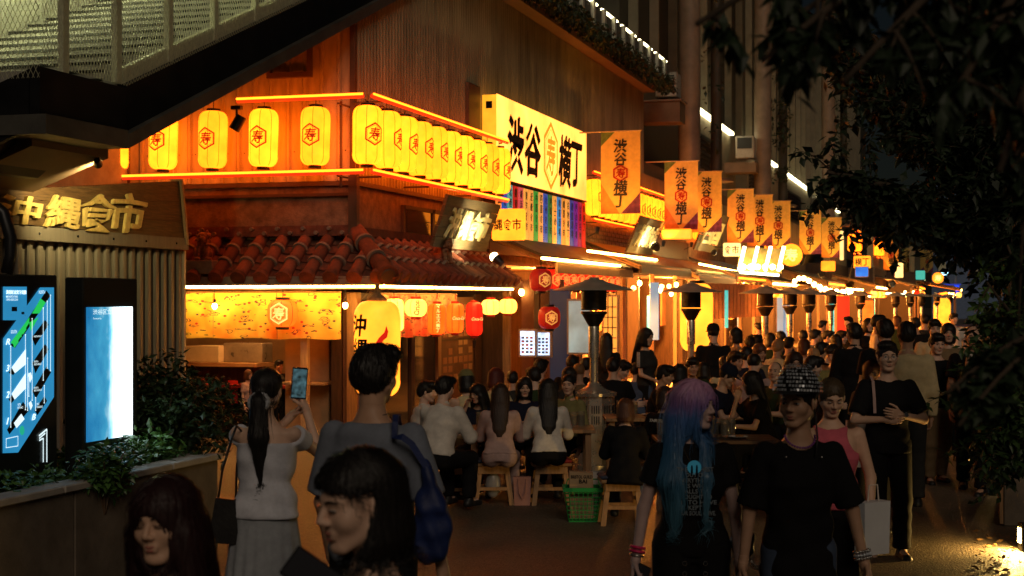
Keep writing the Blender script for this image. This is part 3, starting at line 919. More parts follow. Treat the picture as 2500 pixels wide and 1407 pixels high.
# printed curtain
def noren_mat(name, base, redness):
    m = mat(name, base, 0.85)
    nt = m.node_tree; b = nt.nodes['Principled BSDF']
    tc = nt.nodes.new('ShaderNodeTexCoord')
    mp = nt.nodes.new('ShaderNodeMapping'); mp.inputs['Scale'].default_value = (1, 1, 1.5)
    nt.links.new(tc.outputs['Object'], mp.inputs[0])
    def mixc(fac, a, bcol):
        x_ = nt.nodes.new('ShaderNodeMix'); x_.data_type = 'RGBA'
        nt.links.new(fac, x_.inputs[0])
        if isinstance(a, tuple): x_.inputs[6].default_value = (*a, 1)
        else: nt.links.new(a, x_.inputs[6])
        if isinstance(bcol, tuple): x_.inputs[7].default_value = (*bcol, 1)
        else: nt.links.new(bcol, x_.inputs[7])
        return x_.outputs[2]
    def math_(op, a, v=None):
        n_ = nt.nodes.new('ShaderNodeMath'); n_.operation = op
        nt.links.new(a, n_.inputs[0])
        if v is not None:
            if hasattr(v, 'is_linked'): nt.links.new(v, n_.inputs[1])
            else: n_.inputs[1].default_value = v
        return n_.outputs[0]
    nz = nt.nodes.new('ShaderNodeTexNoise'); nz.inputs['Scale'].default_value = 3.2; nt.links.new(tc.outputs['Object'], nz.inputs['Vector'])
    band = mixc(math_('MULTIPLY', math_('SUBTRACT', nz.outputs['Fac'], 0.42), 5.0), base, tuple(min(1, c*k) for c, k in zip(base, (1.05, 0.62 - redness*0.3, 0.5))))
    # little flowers
    vo = nt.nodes.new('ShaderNodeTexVoronoi'); vo.inputs['Scale'].default_value = 9.0; nt.links.new(mp.outputs[0], vo.inputs['Vector'])
    fl = math_('LESS_THAN', vo.outputs['Distance'], 0.21)
    sc_ = nt.nodes.new('ShaderNodeSeparateColor'); nt.links.new(vo.outputs['Color'], sc_.inputs[0])
    pick = math_('GREATER_THAN', sc_.outputs[0], 0.5)
    fcol = mixc(pick, (0.55, 0.05, 0.03), (0.09, 0.07, 0.08))
    keep = math_('MULTIPLY', fl, math_('GREATER_THAN', sc_.outputs[1], 0.35))
    c1 = mixc(keep, band, fcol)
    # flowing water lines
    mp2 = nt.nodes.new('ShaderNodeMapping'); mp2.inputs['Scale'].default_value = (2.0, 2.0, 7.5); nt.links.new(tc.outputs['Object'], mp2.inputs[0])
    n3 = nt.nodes.new('ShaderNodeTexNoise'); n3.inputs['Scale'].default_value = 2.1; n3.inputs['Detail'].default_value = 1.5; nt.links.new(mp2.outputs[0], n3.inputs['Vector'])
    ln = math_('LESS_THAN', math_('ABSOLUTE', math_('SUBTRACT', n3.outputs['Fac'], 0.62)), 0.016)
    ln2 = math_('LESS_THAN', math_('ABSOLUTE', math_('SUBTRACT', n3.outputs['Fac'], 0.70)), 0.02)
    c2 = mixc(ln, c1, (0.10, 0.07, 0.06)); c3 = mixc(ln2, c2, (0.05, 0.05, 0.07))
    nt.links.new(c3, b.inputs['Base Color'])
    b.inputs['Transmission Weight'].default_value = 0.0
    return m
NOR1 = noren_mat('printed_curtain', (0.90, 0.60, 0.09), 0.0)
NOR2 = noren_mat('printed_curtain_red', (0.78, 0.30, 0.14), 0.8)
def curtain(label, p0, p1, zt, zb, m, split=0.95, amp=0.018):
    t = thing('printed_curtain', label, 'curtain', (0,0,0))
    p0 = Vector(p0); p1 = Vector(p1); L_ = (p1-p0).length; d_ = (p1-p0)/L_; n_ = V(-d_.y, d_.x, 0)
    k = max(1, round(L_/split))
    for i in range(k):
        a, b = L_*i/k+0.006, L_*(i+1)/k-0.006
        vs = []; nx, nz_ = 20, 8
        for j in range(nx+1):
            for q in range(nz_+1):
                u = a+(b-a)*j/nx; w_ = q/nz_
                off = amp*w_*math.sin(u*17+i)+amp*0.5*w_*math.sin(u*41)
                p_ = p0 + d_*u + n_*off
                vs.append((p_.x, p_.y, zt+(zb-zt)*w_ + 0.008*math.sin(u*9)*w_))
        fs = [(j*(nz_+1)+q, (j+1)*(nz_+1)+q, (j+1)*(nz_+1)+q+1, j*(nz_+1)+q+1) for j in range(nx) for q in range(nz_)]
        MB().add(vs, fs).build('cloth', m, t, True, fixn=False)
    MB().tube([p0+V(0,0,zt-0.0)+V(0,0,0.012), p1+V(0,0,zt+0.012)], 0.012, 6).build('rod', MDWD, t)
    return t
curtain('yellow printed curtain with red flowers and dark waves hanging at the shop end', (-3.2,-0.02,0), (-0.38,-0.02,0), 2.05, 1.435, NOR1)
curtain('reddish printed curtain hanging on the street side behind the long lanterns', (0.02,0.25,0), (0.02,3.6,0), 2.03, 1.43, NOR2)

# hanging bulbs
bul_me = MB().ell((0,0,0),(0.036,0.036,0.045),10,8).mesh('bulb', True)
soc_me = MB().tube([(0,0,0.035),(0,0,0.095)],[0.018,0.02],8).mesh('socket')
def bulb(loc, label, cord=0.15, group='hanging bulbs', s=1.0):
    t = thing('light_bulb', label, 'bulb', loc, 0, group)
    obj('glass', bul_me, BULB, t); obj('socket', soc_me, PLASTK, t)
    MB().tube([(0,0,0.09),(0,0,0.09+cord)], 0.004, 4).build('cord', PLASTK, t)
    t.scale = (s,s,s)
    return t
bulb(ony(524, 748, -0.16), 'bare glowing bulb before the printed curtain nearest the grey siding', 0.2)
bulb(ony(843, 746, -0.16), 'bare glowing bulb before the printed curtain nearest the giant lantern', 0.2)

# round red lantern with lit emblem
rl = ony(690, 765, -0.2)
lantern('redround', rl, R(-80), 'red lantern with glowing white hexagon emblem before the printed curtain', None, PAPERO, (0.36, 0.40, 0.42, 0.42, 0.145), SEAMR, EMBW, 0.1)

# giant lantern at the corner
gl = at(921, 852, 19.2)
GH = 1.22
gt = thing('giant_lantern', 'giant cream lantern with black characters and a red island at the shop corner', 'lantern', gl, R(-70))
gp = lan_profile(GH, 0.58, 0.17, 0.40, 34, 0.003)
o_ = MB().lathe(gp, 36).build('paper', glow('giant_paper', (1.0, 0.26, 0.015), 2.8, var=0.25, vscale=2.5), gt, True)
tx = MB()
for ch, zz in (('沖', 0.30), ('縄', -0.0), ('食', -0.30)):
    a, fs, size = glyphs(ch, 0.03, 0.1)
    k = 0.27/size[1]
    wrap(tx, [(p[0]*k - 0.27, p[1]*k + zz, p[2]) for p in a], fs, gp, 0, 0, 0.005, 0)
tx.build('lettering', INKY, gt, fixn=False)
isl = [(-0.10,-0.11),(-0.03,-0.12),(0.02,-0.06),(0.07,-0.02),(0.09,0.06),(0.06,0.14),(0.03,0.05),(-0.01,0.01),(-0.05,-0.03)]
im = MB(); wrap(im, [(x_*0.9+0.07, y_*0.9+0.17, 0) for x_, y_ in isl], [tuple(range(len(isl)))], gp, 0, 0, 0.005, 0, 0.05)
im.build('island_mark', glow('island_red', (0.8,0.015,0.005), 0.8), gt, fixn=False)
tp = MB().lathe([(0.13,GH/2-0.02),(0.12,GH/2+0.03),(0.03,GH/2+0.10),(0.03,GH/2+0.2)], 16)
tp.build('straw_top', mat('straw',(0.35,0.24,0.10),0.8,var=0.4,vscale=20), gt)
ft = MB(); rr = random.Random(9)
for k in range(40):
    a = rr.uniform(0, 6.28); r_ = rr.uniform(0.05,0.13)
    ft.tube([(0.03*math.cos(a),0.03*math.sin(a),GH/2+0.12),(r_*math.cos(a),r_*math.sin(a),GH/2+0.10+rr.uniform(-.03,.05)),(r_*2.0*math.cos(a),r_*2.0*math.sin(a),GH/2-0.02+rr.uniform(-.03,.03))],[0.004,0.003,0.001],3)
ft.build('straw_fringe', MATS['straw'], gt)

# small lanterns in a row along the street-side eave
row = [(962, 770, 'tallo', 'first, orange and long, with vertical white writing', PAPERYW, (0.44,0.26,0.2,0.45,0), 'ニコス横丁'),
       (1015, 752, 'round', 'round glowing white ball with vertical lettering', PAPERYW, (0.25,0.31,0.48,0.35,0), 'Orion'),
       (1066, 779, 'tallo', 'orange and long with vertical white writing, second from the round white ball', PAPERO, (0.52,0.26,0.2,0.45,0), 'マルエス横丁'),
       (1111, 777, 'tallo', 'long orange with slanting white script, next to a redder one', PAPERO, (0.52,0.26,0.2,0.45,0), 'Coca-Cola'),
       (1158, 779, 'tallr', 'long red with slanting white script and a tassel weight below', PAPERR, (0.52,0.26,0.2,0.45,0), 'Coca-Cola'),
       (1198, 750, 'round', 'round glowing yellow ball, the left one of the end pair', PAPERYW, (0.25,0.31,0.48,0.35,0), None),
       (1240, 748, 'round', 'round glowing yellow ball at the very end of the eave', PAPERYW, (0.25,0.31,0.48,0.35,0), None)]
for i, (px_, py_, kd, lb, pm_, dims, txt) in enumerate(row):
    q = onx(px_, py_, 0.28)
    t = lantern('row_'+kd, q, R(-62), 'small eave lantern, ' + lb, 'small lanterns under the street side eave', pm_, dims, SEAMR if kd != 'round' else SEAM, EMBW, 0.12, capm=REDW)
    if txt:
        prof = LANT['row_'+kd][5]; mb = MB()
        if txt == 'Coca-Cola':
            a, fs, size = glyphs(txt, 0.012, 0.35); k = 0.24/size[0]
            wrap(mb, [(p[0]*k, p[1]*k*1.2+0.0, p[2]) for p in a], fs, prof, 0, 0.35, 0.005, 0)
        elif txt == 'Orion':
            a, fs, size = glyphs(txt, 0.015, 0.1); k = 0.20/size[0]
            wrap(mb, [(-p[1]*k*1.3, p[0]*k, p[2]) for p in a], fs, prof, 0, 0.0, 0.005, 0)
        else:
            hh = dims[0]*0.8/len(txt)
            for j, ch in enumerate(txt):
                a, fs, size = glyphs(ch, 0.02); k = hh*0.85/max(size[0], size[1])
                wrap(mb, [(p[0]*k, p[1]*k + dims[0]*0.36 - hh*j, p[2]) for p in a], fs, prof, 0, 0.0, 0.005, 0)
        mb.build('lettering', INKY if txt == 'Orion' else EMBW, t, fixn=False)
q = onx(1158, 840, 0.28)
MB().tube([(0,0,-0.29),(0,0,-0.33)],0.006,5).tube([(0,0,-0.33),(0,0,-0.45)],[0.03,0.02],8).build('tassel', PLASTK, t if False else bpy.data.objects['paper_lantern'] if False else [o for o in COL.objects if o.get('label','').endswith('tassel weight below')][0])

# carved board above the side roof
def lean_board(label, y0, y1, xt, zt, xb, zb, txt, letm, bm_, group=None, th=0.05, name='carved_board'):
    """board along the street, its top at (xt,zt), foot at (xb,zb)"""
    t = thing(name, label, 'sign', (0,0,0), 0, group)
    up = (V(xt,0,zt)-V(xb,0,zb)); H_ = up.length; up.normalize(); ux = V(0,1,0); nz = ux.cross(up)
    o = V(xb, y0, zb)
    L_ = y1-y0
    # planks of the board
    n_ = 5
    for i in range(n_):
        a, b = H_*i/n_+0.004, H_*(i+1)/n_-0.004
        rr = random.Random(i+int(y0*10)); e0, e1 = rr.uniform(-.02,.03), rr.uniform(-.02,.03)
        c8 = [o+ux*e0+up*a, o+ux*(L_+e1)+up*a, o+ux*(L_+e1)+up*b, o+ux*e0+up*b]
        dd = nz*(-th)
        mb = MB().add([*c8, *[q+dd for q in c8]], [(0,1,2,3),(7,6,5,4),(0,4,5,1),(1,5,6,2),(2,6,7,3),(3,7,4,0)])
        mb.build('plank', bm_, t)
    if txt:
        k = len(txt); mb = MB()
        for i, ch in enumerate(txt):
            m2 = MB(); put_text(m2, ch, o+ux*(L_*(0.12+0.76*(i+0.5)/k))+up*(H_*0.5)+nz*0.004, ux, up, w=L_*0.76/k*0.98, h=H_*0.56, bold=0.04, shear=0.15, wob=0.008, extrude=0.03)
            m2.build('character', letm, t)
    return t
pa = onx(1095,475,0.42); pb = onx(1222,500,0.42)
BRDP = mat('pale_board', (0.15,0.11,0.05), 0.7, col2=(0.07,0.048,0.02), vscale=5, stretch=(3,0.6,9), bump=0.5, bscale=14)
GILT2 = mat('pale_letters', (0.90,0.78,0.36), 0.5, var=0.1)
lean_board('weathered carved board with pale characters leaning over the side roof, lit by a round lamp', pa.y, pb.y, 0.42, pa.z, 0.17, onx(1060,600,0.17).z-0.02, '沖縄食市', GILT2, BRDP)
def floodlamp(loc, aim, label, st=None, power=50, group='round flood lamps', r=0.07):
    t = thing('flood_lamp', label, 'lamp', loc, 0, group)
    d_ = (Vector(aim)-Vector(loc)).normalized()
    MB().ell((0,0,0), r, 14, 10).build('lens', glow('lamp_white', (1.0,0.80,0.35), 22.0), t, True)
    MB().tube([d_*-0.03, d_*-0.16], [r*1.08, r*0.7], 12).build('housing', PLASTK, t)
    ld = bpy.data.lights.new('lamp_light', 'SPOT'); ld.energy = power; ld.color = (1.0,0.82,0.45); ld.spot_size = R(110); ld.spot_blend = 0.6; ld.shadow_soft_size = 0.05
    lo = bpy.data.objects.new('lamp_light', ld); COL.objects.link(lo); lo.parent = t
    lo.rotation_euler = d_.to_track_quat('-Z','Y').to_euler(); lo.location = d_*(r*1.3)
    return t
fl = onx(1207, 628, 0.75)
floodlamp(fl, (0.25, (pa.y+pb.y)/2, 3.0), 'bright round flood lamp at the foot of the pale carved board', power=130)
# square yellow lightbox
def lightbox(c, w, h, d_, label, txt, m_, vertical=False, group='yellow lightbox signs', txm=None, face='y'):
    t = thing('lightbox_sign', label, 'sign', c, 0, group)
    if face == 'y':
        MB().bbox(-w/2, w/2, -d_/2, d_/2, -h/2, h/2, 0.03).build('case', m_, t)
        MB().box(-w/2+0.02, w/2-0.02, -d_/2+0.02, d_/2-0.02, -h/2-0.012, -h/2+0.0).build('rim', STEELK, t)
        if txt:
            mb = MB(); k = len(txt)
            for i, ch in enumerate(txt):
                if vertical: put_text(mb, ch, (0,-d_/2-0.004, h*0.42-h*0.84*(i+0.5)/k), (1,0,0), (0,0,1), w=w*0.6, h=h*0.8/k, bold=0.02)
                else: put_text(mb, ch, (-w*0.43+w*0.86*(i+0.5)/k, -d_/2-0.004, 0), (1,0,0), (0,0,1), w=w*0.8/k, h=min(h*0.6, w*0.9/k*1.1), bold=0.02)
            mb.build('lettering', txm or INKY, t, fixn=False)
    MB().tube([(-w/2,0,h*0.2),(-w/2-0.35,0,h*0.2)],0.015,6).build('bracket', STEELK, t)
    return t
LBY = glow('lightbox_yellow', (1.0,0.26,0.012), 2.2, var=0.25, vscale=3)
LBW = glow('lightbox_pale', (1.0,0.62,0.2), 1.7, var=0.25, vscale=3)
lightbox(onx(1242, 549, 0.35), 0.56, 0.52, 0.14, 'rounded orange lightbox with dark characters beside the pale carved board', '縄食市', LBY)
# ================================================================== further lanterns on the upper rail
FARL = (0.78, 0.39, 0.17, 0.42, 0.155)
for i in range(16):
    lantern('big', (0.0, 12.9+i*0.655, ZL), R(-8), ('yellow lantern just past the big sign, by the first banner' if i == 0 else ORD[i]+' yellow lantern of the second rail, counting on from the big sign'), 'yellow lanterns of the second rail', PAPERY, FARL)
rail('red rails with lit tubes along the second row of lanterns', [((0.06,12.6,LZ1),(0.06,23.0,LZ1)), ((0.06,12.6,LZ0),(0.06,23.0,LZ0))], [((-0.35,yy,zz),(0.06,yy,zz),0.015) for yy in (12.9,16,19.5,22.8) for zz in (LZ1-0.05,LZ0-0.05)])
for i in range(5):
    lantern('big', (0.0, 26.6+i*0.655, ZL), R(-8), ORD[i]+' yellow lantern of the short third rail behind the paired banners', 'yellow lanterns of the third rail', PAPERY, FARL)
rail('short red rails with lit tubes over the third row of lanterns', [((0.06,26.2,LZ1),(0.06,29.6,LZ1)), ((0.06,26.2,LZ0),(0.06,29.6,LZ0))], [])
for i in range(7):
    lantern('big', (0.15, 43.0+i*0.66, ZL), R(-8), ORD[i]+' yellow lantern of the far rail between two banners', 'yellow lanterns of the far rail', PAPERY, FARL)
rail('far red rails with lit tubes over the lanterns between two banners', [((0.2,42.6,LZ1),(0.2,47.6,LZ1)), ((0.2,42.6,LZ0),(0.2,47.6,LZ0))], [])
for i, (px_, py_, Y_) in enumerate(((2080,593,70),(2094,594,72),(2140,606,80),(2150,608,83))):
    q = at(px_, py_, Y_)
    lantern('big', q, R(-8), ['fat yellow lantern furthest left of the distant four','yellow lantern tight behind the fat distant one','distant yellow lantern under a short red tube','most distant yellow lantern by the dark leaves'][i], 'distant yellow lanterns', PAPERY, FARL)
    rail('short red tube rail over the '+ORD[i]+' of the distant lanterns', [(q+V(0.06,-1.0,0.55), q+V(0.06,1.0,0.55)), (q+V(0.06,-1.0,-0.5), q+V(0.06,1.0,-0.5))], [])

# ================================================================== hanging banners
def cloth_mat(name, col, var=0.2):
    if name in MATS: return MATS[name]
    m = mat(name, col, 0.85, var=var, vscale=9)
    nt = m.node_tree; b = nt.nodes['Principled BSDF']; out = nt.nodes['Material Output']
    tr = nt.nodes.new('ShaderNodeBsdfTranslucent')
    s_ = b.inputs['Base Color'].links[0].from_socket
    nt.links.new(s_, tr.inputs[0])
    mx = nt.nodes.new('ShaderNodeMixShader'); mx.inputs[0].default_value = 0.6
    nt.links.new(b.outputs[0], mx.inputs[1]); nt.links.new(tr.outputs[0], mx.inputs[2]); nt.links.new(mx.outputs[0], out.inputs[0])
    return m
BAN_Y = cloth_mat('banner_cream', (0.90,0.60,0.17), 0.12)
BAN_P = cloth_mat('banner_peach', (0.80,0.30,0.07), 0.15)
BAN_G = cloth_mat('banner_green', (0.16,0.24,0.07), 0.35)
BAN_V = cloth_mat('banner_purple', (0.20,0.055,0.16), 0.45)
BAN_R = cloth_mat('banner_red', (0.45,0.02,0.012), 0.3)
BW, BH = 0.82, 1.64
def sheet(poly, off, amp, ph):
    vs, fs = refine([(x_, y_, 0) for x_, y_ in poly], [tuple(range(len(poly)))], 0.07)
    out = []
    for (x_, y_, z_) in vs:
        w_ = (BH - y_)/BH
        out.append((x_, -off + amp*w_*math.sin(x_*6+ph+y_*1.5), y_ - BH))
    return out, fs
BANM = {}
def banner(c, label, ph, rz=0.0):
    """c: centre of the top rod"""
    t = thing('banner', label, 'banner', c, rz, 'hanging cloth banners along the arcade')
    key = ph % 3
    if key not in BANM:
        am = 0.02 + 0.012*key
        def pc(polys, off):
            mb = MB()
            for p_ in polys: mb.add(*sheet(p_, off, am, key*2.1))
            return mb.mesh('cloth', True, fixn=False)
        h = BW/2
        parts = {}
        parts['cloth'] = pc([[(-h,0.62),(-h,1.36),(-0.12,BH),(h,BH),(h,0.42),(0.0,0),(-0.02,0)]], 0)
        parts['green_corner'] = pc([[(-h,1.36),(-0.12,BH),(-h,BH)]], 0)
        parts['purple_corner'] = pc([[(h,0.42),(h,0.0),(0.0,0.0)]], 0)
        parts['peach_corner'] = pc([[(-h,0.62),(-0.02,0.0),(-h,0.0)]], 0)
        tx = MB()
        for ch, zz, sz_ in (('渋',1.36,0.27),('谷',1.09,0.25),('横',0.53,0.28),('丁',0.26,0.27)):
            a, fs, size = glyphs(ch, 0.03, 0.08); k = sz_/size[1]
            k2 = min(k, sz_/size[0])
            tx.add([(p[0]*k2, -0.016 - p[2] + am*((BH-(p[1]*k+zz))/BH)*math.sin(p[0]*k2*6+key*2.1+(p[1]*k+zz)*1.5), p[1]*k+zz-BH) for p in a], fs)
        parts['lettering'] = tx.mesh('lettering', fixn=False)
        e = MB(); vs, fs = emblem(0.175, 0.03, 0.2)
        e.add([(p[0], -0.016 - p[2] + am*((BH-(p[1]+0.81))/BH)*math.sin(p[0]*6+key*2.1+(p[1]+0.81)*1.5), p[1]+0.81-BH) for p in vs], fs)
        parts['emblem'] = e.mesh('emblem', fixn=False)
        BANM[key] = parts
    mm = {'cloth':BAN_Y,'green_corner':BAN_G,'purple_corner':BAN_V,'peach_corner':BAN_P,'lettering':INK,'emblem':BAN_R}
    for k_, me in BANM[key].items(): obj(k_, me, mm[k_], t)
    MB().tube([(-BW/2-0.45,0,0.012),(BW/2+0.03,0,0.012)], 0.014, 6).build('rod', LTWD, t)
    return t
bl = [(1515,322,200,'nearest and largest cloth banner, right after the glowing big sign'),(1663,395,166,'second cloth banner, above a long yellow lightbox'),(1725,420,147,'cloth banner tucked right behind the second one'),
      (1808,463,130,'cloth banner with reddish purple corner over a small white lightbox'),(1855,477,124,'middle one of three banners that overlap above the glowing rack'),(1900,492,117,'banner with the brightest green corner above the glowing rack'),
      (1978,515,106,'cloth banner after the gap with the far lanterns'),(2030,532,97,'cloth banner above a small yellow box near the dark branch'),(2175,588,72,'distant banner half hidden by dark leaves'),(2218,606,60,'distant banner, first of the last three'),(2241,609,57,'distant banner, middle of the last three'),(2264,612,54,'very last banner at the end of the arcade')]
for i, (px_, py_, hp, lb) in enumerate(bl):
    c = at(px_, py_, BH*FPX/hp)
    banner(c, lb, i, R(-4+3*(i%3)))
    if i < 9:  # extra lamps added to brighten the banners from below
        t = thing('banner_fill_lamp', 'small black added fill lamp aimed up at the '+ORD[i]+' banner', 'lamp', c+V(-0.25,-0.95,-2.0), 0, 'added fill lamps below the banners')
        MB().tube([(0,0.02,0.03),(0,-0.05,-0.06)],[0.05,0.035],10).build('housing', PLASTK, t); MB().tube([(0,-0.04,-0.05),(-0.2,0.0,-0.14)],0.01,5).build('arm', PLASTK, t)
        ld = bpy.data.lights.new('banner_fill_beam','SPOT'); ld.energy = 210; ld.color = (1.0,0.37,0.045); ld.spot_size = R(75); ld.spot_blend = 0.7; ld.shadow_soft_size = 0.04
        lo = bpy.data.objects.new('banner_fill_beam', ld); COL.objects.link(lo); lo.parent = t; lo.location = (0,0.05,0.06); lo.rotation_euler = V(0.25,0.95,1.15).to_track_quat('-Z','Y').to_euler()

# ================================================================== the arcade of shops further along
EAVE = mat('eave_metal', (0.055,0.043,0.028), 0.5, 0.2, var=0.3, vscale=3)
WARMW = mat('warm_wall', (0.50,0.30,0.12), 0.7, var=0.3, vscale=1.5)
CURT = mat('brown_curtain', (0.24,0.11,0.05), 0.8, var=0.3, vscale=4)
COOLP = glow('cool_panel', (0.24,0.48,0.75), 0.42, var=0.3, vscale=2)
CYANP = glow('cyan_panel', (0.06,0.55,0.55), 1.0, var=0.2)
SHOJI = glow('shoji_glow', (1.0,0.36,0.05), 1.3, var=0.3, vscale=2)
units = [(6.1,12.4,0.95,2.62),(12.7,19.0,1.05,2.72),(19.2,25.8,1.2,2.60),(26.0,33.0,1.2,2.72),(33.2,41.5,1.35,2.62),(41.8,51.0,1.5,2.7),(51.3,62,1.7,2.62),(62.3,76,2.0,2.7),(76.5,95,2.4,2.65)]
desc = ['beneath the striped name board','with dark sloping awning past the striped board','under the leaning board with the bright lamp','below the three overlapping banners','behind the string of bulbs','with the reddish front past the string of bulbs','near the far heaters','almost at the end of the arcade','at the very end of the arcade']
for i, (a, b, xe, ze) in enumerate(units):
    s_ = thing('arcade_shop', 'open shop front ' + desc[i], 'shop', (0,0,0), 0, 'arcade shops')
    bx = 0.0 if a < 33 else (a-33)*0.12          # the row drifts toward the street far away
    rr = random.Random(i*7+1)
    MB().box(-4.0, bx-2.4, a, b, 0.02, 2.6).build('back_wall', WARMW, s_)
    MB().box(-4.0, bx-0.30, a-0.12, a, 0.0, 3.6).build('party_wall', DKWD, s_)
    MB().box(-4.0, bx+0.0, a+0.003, b, 2.55, 2.6).build('ceiling', INTD, s_)
    MB().box(bx-0.6, bx-0.22, a+0.003, b, 2.75, 3.62).build('upper_wall', STUC if i % 2 else DKWD, s_)
    MB().box(bx-0.6, bx-0.30, a+0.003, b, 3.62, 5.2).build('upper_wall', CORR, s_) if a > 19 else None
    # awning with battens
    MB().prism([(bx-0.25,ze+0.52),(xe+bx,ze),(xe+bx,ze-0.05),(bx-0.25,ze+0.46)], a+0.05, b-0.05, 'y').build('awning', EAVE, s_)
    nb = int((b-a)/0.6)
    for j in range(nb):
        y = a+0.2+j*(b-a-0.4)/max(1,nb-1)
        MB().prism([(bx-0.25,ze+0.435),(xe+bx-0.02,ze-0.075),(xe+bx-0.02,ze-0.13),(bx-0.25,ze+0.37)], y-0.025, y+0.025, 'y').build('rafter', MDWD, s_)
    MB().box(xe+bx-0.03, xe+bx+0.02, a+0.05, b-0.05, ze-0.21, ze-0.055).build('fascia', MDWD if i%2==0 else DKWD, s_)
    # posts
    for y in (a+0.15, (a+b)/2, b-0.15):
        MB().bbox(xe+bx-0.42, xe+bx-0.32, y-0.05, y+0.05, 0, ze-0.14, 0.006).build('post', MDWD if i%2 else DKWD, s_)
    # front fillings: glowing screens, curtains, panels seen between people
    y = a+0.3
    while y < b-0.9:
        w_ = rr.uniform(0.5,1.0); k_ = rr.random()
        if k_ < 0.22:
            MB().box(bx-0.75, bx-0.70, y, y+w_, 0.2, 2.2).build('lit_screen', SHOJI, s_)
            if i < 4:
                for q_ in range(1,3): MB().box(bx-0.699, bx-0.68, y+w_*q_/3-0.012, y+w_*q_/3+0.012, 0.2, 2.2).build('upright', DKWD, s_)
                for q_ in range(1,7): MB().box(bx-0.699, bx-0.685, y, y+w_, 0.2+2*q_/7-0.012, 0.2+2*q_/7+0.012).build('crossbar', DKWD, s_)
        elif k_ < 0.46: MB().box(bx-0.75, bx-0.70, y, y+w_, 1.2, 2.3).build('curtain', CURT, s_)
        elif k_ < 0.62: MB().box(bx-0.75, bx-0.68, y, y+w_, 0.05, 2.4).build('door', DKWD, s_)
        elif k_ < 0.74: MB().box(bx-0.62, bx-0.60, y, y+w_*0.45, 0.9, 2.05).build('lit_panel', COOLP if rr.random()<0.6 else CYANP, s_)
        y += w_+rr.uniform(0.15,0.6)
    # bulbs under the eave and inside
    nbul = 4 if i < 2 else 9
    for j in range(nbul):
        bulb((xe+bx-rr.uniform(0.25,0.9), a+0.5+(b-a-1.0)*j/max(1,nbul-1)+rr.uniform(-.2,.2), ze-rr.uniform(0.30,0.55)), ORD[j]+' bulb at the shop '+desc[i], 0.12, 'bulbs under the arcade eaves', 1.4)
    if i >= 3:
        MB().box(xe+bx+0.024, xe+bx+0.06, a+0.3, b-0.3, ze-0.16, ze-0.10).build('fascia_light', LEDY if i % 2 else LEDW, s_)
        nl = 6
        for j in range(nl):
            lantern('eave_ball', (xe+bx-0.12, a+0.7+(b-a-1.4)*j/(nl-1), ze-0.45), R(-60+10*j), ORD[j]+' round lantern at the shop '+desc[i], 'round lanterns under the far eaves', (PAPERYW, PAPERO, PAPERY, PAPERR)[(i+j) % 4 if i % 2 else 2*(j % 2)], (0.30,0.34,0.46,0.40,0), SEAM, EMBW, 0.1)
    ld = bpy.data.lights.new('shop_lamp','POINT'); ld.energy = 2800; ld.color = (1.0,0.30,0.04); ld.shadow_soft_size = 0.12
    lo = bpy.data.objects.new('shop_lamp', ld); COL.objects.link(lo); lo.location = (bx-0.1,(a+b)/2,2.25); lo.parent = s_
# brick facing over the second and third shop, each brick a piece
bw = thing('brick_wall', 'dark brown brick facing beside the first banner', 'wall', (0,0,0))
MB().box(-0.215, -0.195, 12.5, 18.6, 2.9, 3.58).build('mortar_bed', mat('brick_mortar',(0.10,0.07,0.045),0.9,var=0.2), bw)
bk = MB().bbox(0,0.035,0,0.40,0,0.075,0.008).mesh('brick')
BRK = mat('brick',(0.15,0.085,0.05),0.8,var=0.35,vscale=9,bump=0.3,bscale=50)
for r_ in range(7):
    for c_ in range(14):
        obj('brick', bk, BRK, bw, (-0.193, 12.55+c_*0.43+(0.2 if r_%2 else 0), 2.93+r_*0.092))
# long eave strip lights
def strip(label, a, b, m_=LEDW, r_=0.022):
    t = thing('strip_light', label, 'light', (0,0,0), 0, 'strip lights along the eaves')
    MB().tube([a,b], r_, 8).build('light_tube', m_, t)
    MB().tube([Vector(a)+V(0,0,0.035),Vector(b)+V(0,0,0.035)], 0.018, 6).build('fitting', STEELK, t)
strip('lower bright strip light above the row of red lanterns', (0.98,5.1,2.63), (0.98,11.0,2.63))
strip('upper bright strip light directly below the name board end', (0.78,9.1,2.87), (0.78,12.4,2.87))
strip('bright strip light behind the leaning board with glaring lamp', (0.78,12.6,2.87), (0.78,15.9,2.87))
strip('bright strip light under the awning below the third banner', (0.85,21.5,2.9), (0.85,31.0,2.8))
strip('thin strip light above the far end heaters', at(2068,706,60), at(2106,708,72), LEDW, 0.04)
strip('bright strip light at the end of the row, before the dark leaves', at(2165,717,66), at(2210,720,76), LEDC, 0.05)
strip('reddish strip light at the end of the row', at(2102,716,64), at(2125,717,68), LEDY, 0.04)
strip('wide orange strip light below the last round sign', at(2290,720,80), at(2310,716,84), LEDY, 0.06)

# red lanterns with cream emblems at the second shop
RL = (0.33, 0.33, 0.42, 0.45, 0.11)
EMBC = glow('emblem_cream', (1.0,0.42,0.08), 0.8)
lantern('redl', at(1320,684,22.4), R(-55), 'dark red round lantern with cream hexagon, hanging high beside the second shop', None, PAPERRD, RL, SEAMR, EMBC, 0.1)
lantern('redl', at(1341,776,22.6), R(-60), 'dark red round lantern with cream hexagon, hanging lower above the lit menus', None, PAPERRD, RL, SEAMR, EMBC, 0.25)
for i in range(10):
    lantern('redrow', (0.72, 6.0+i*0.60, 2.30), R(-30), ORD[i]+' red lantern in the glowing row under the second eave', 'red lanterns in a row under the eave', PAPERR, (0.36,0.34,0.40,0.45,0.12), SEAMR, EMBC, 0.08)
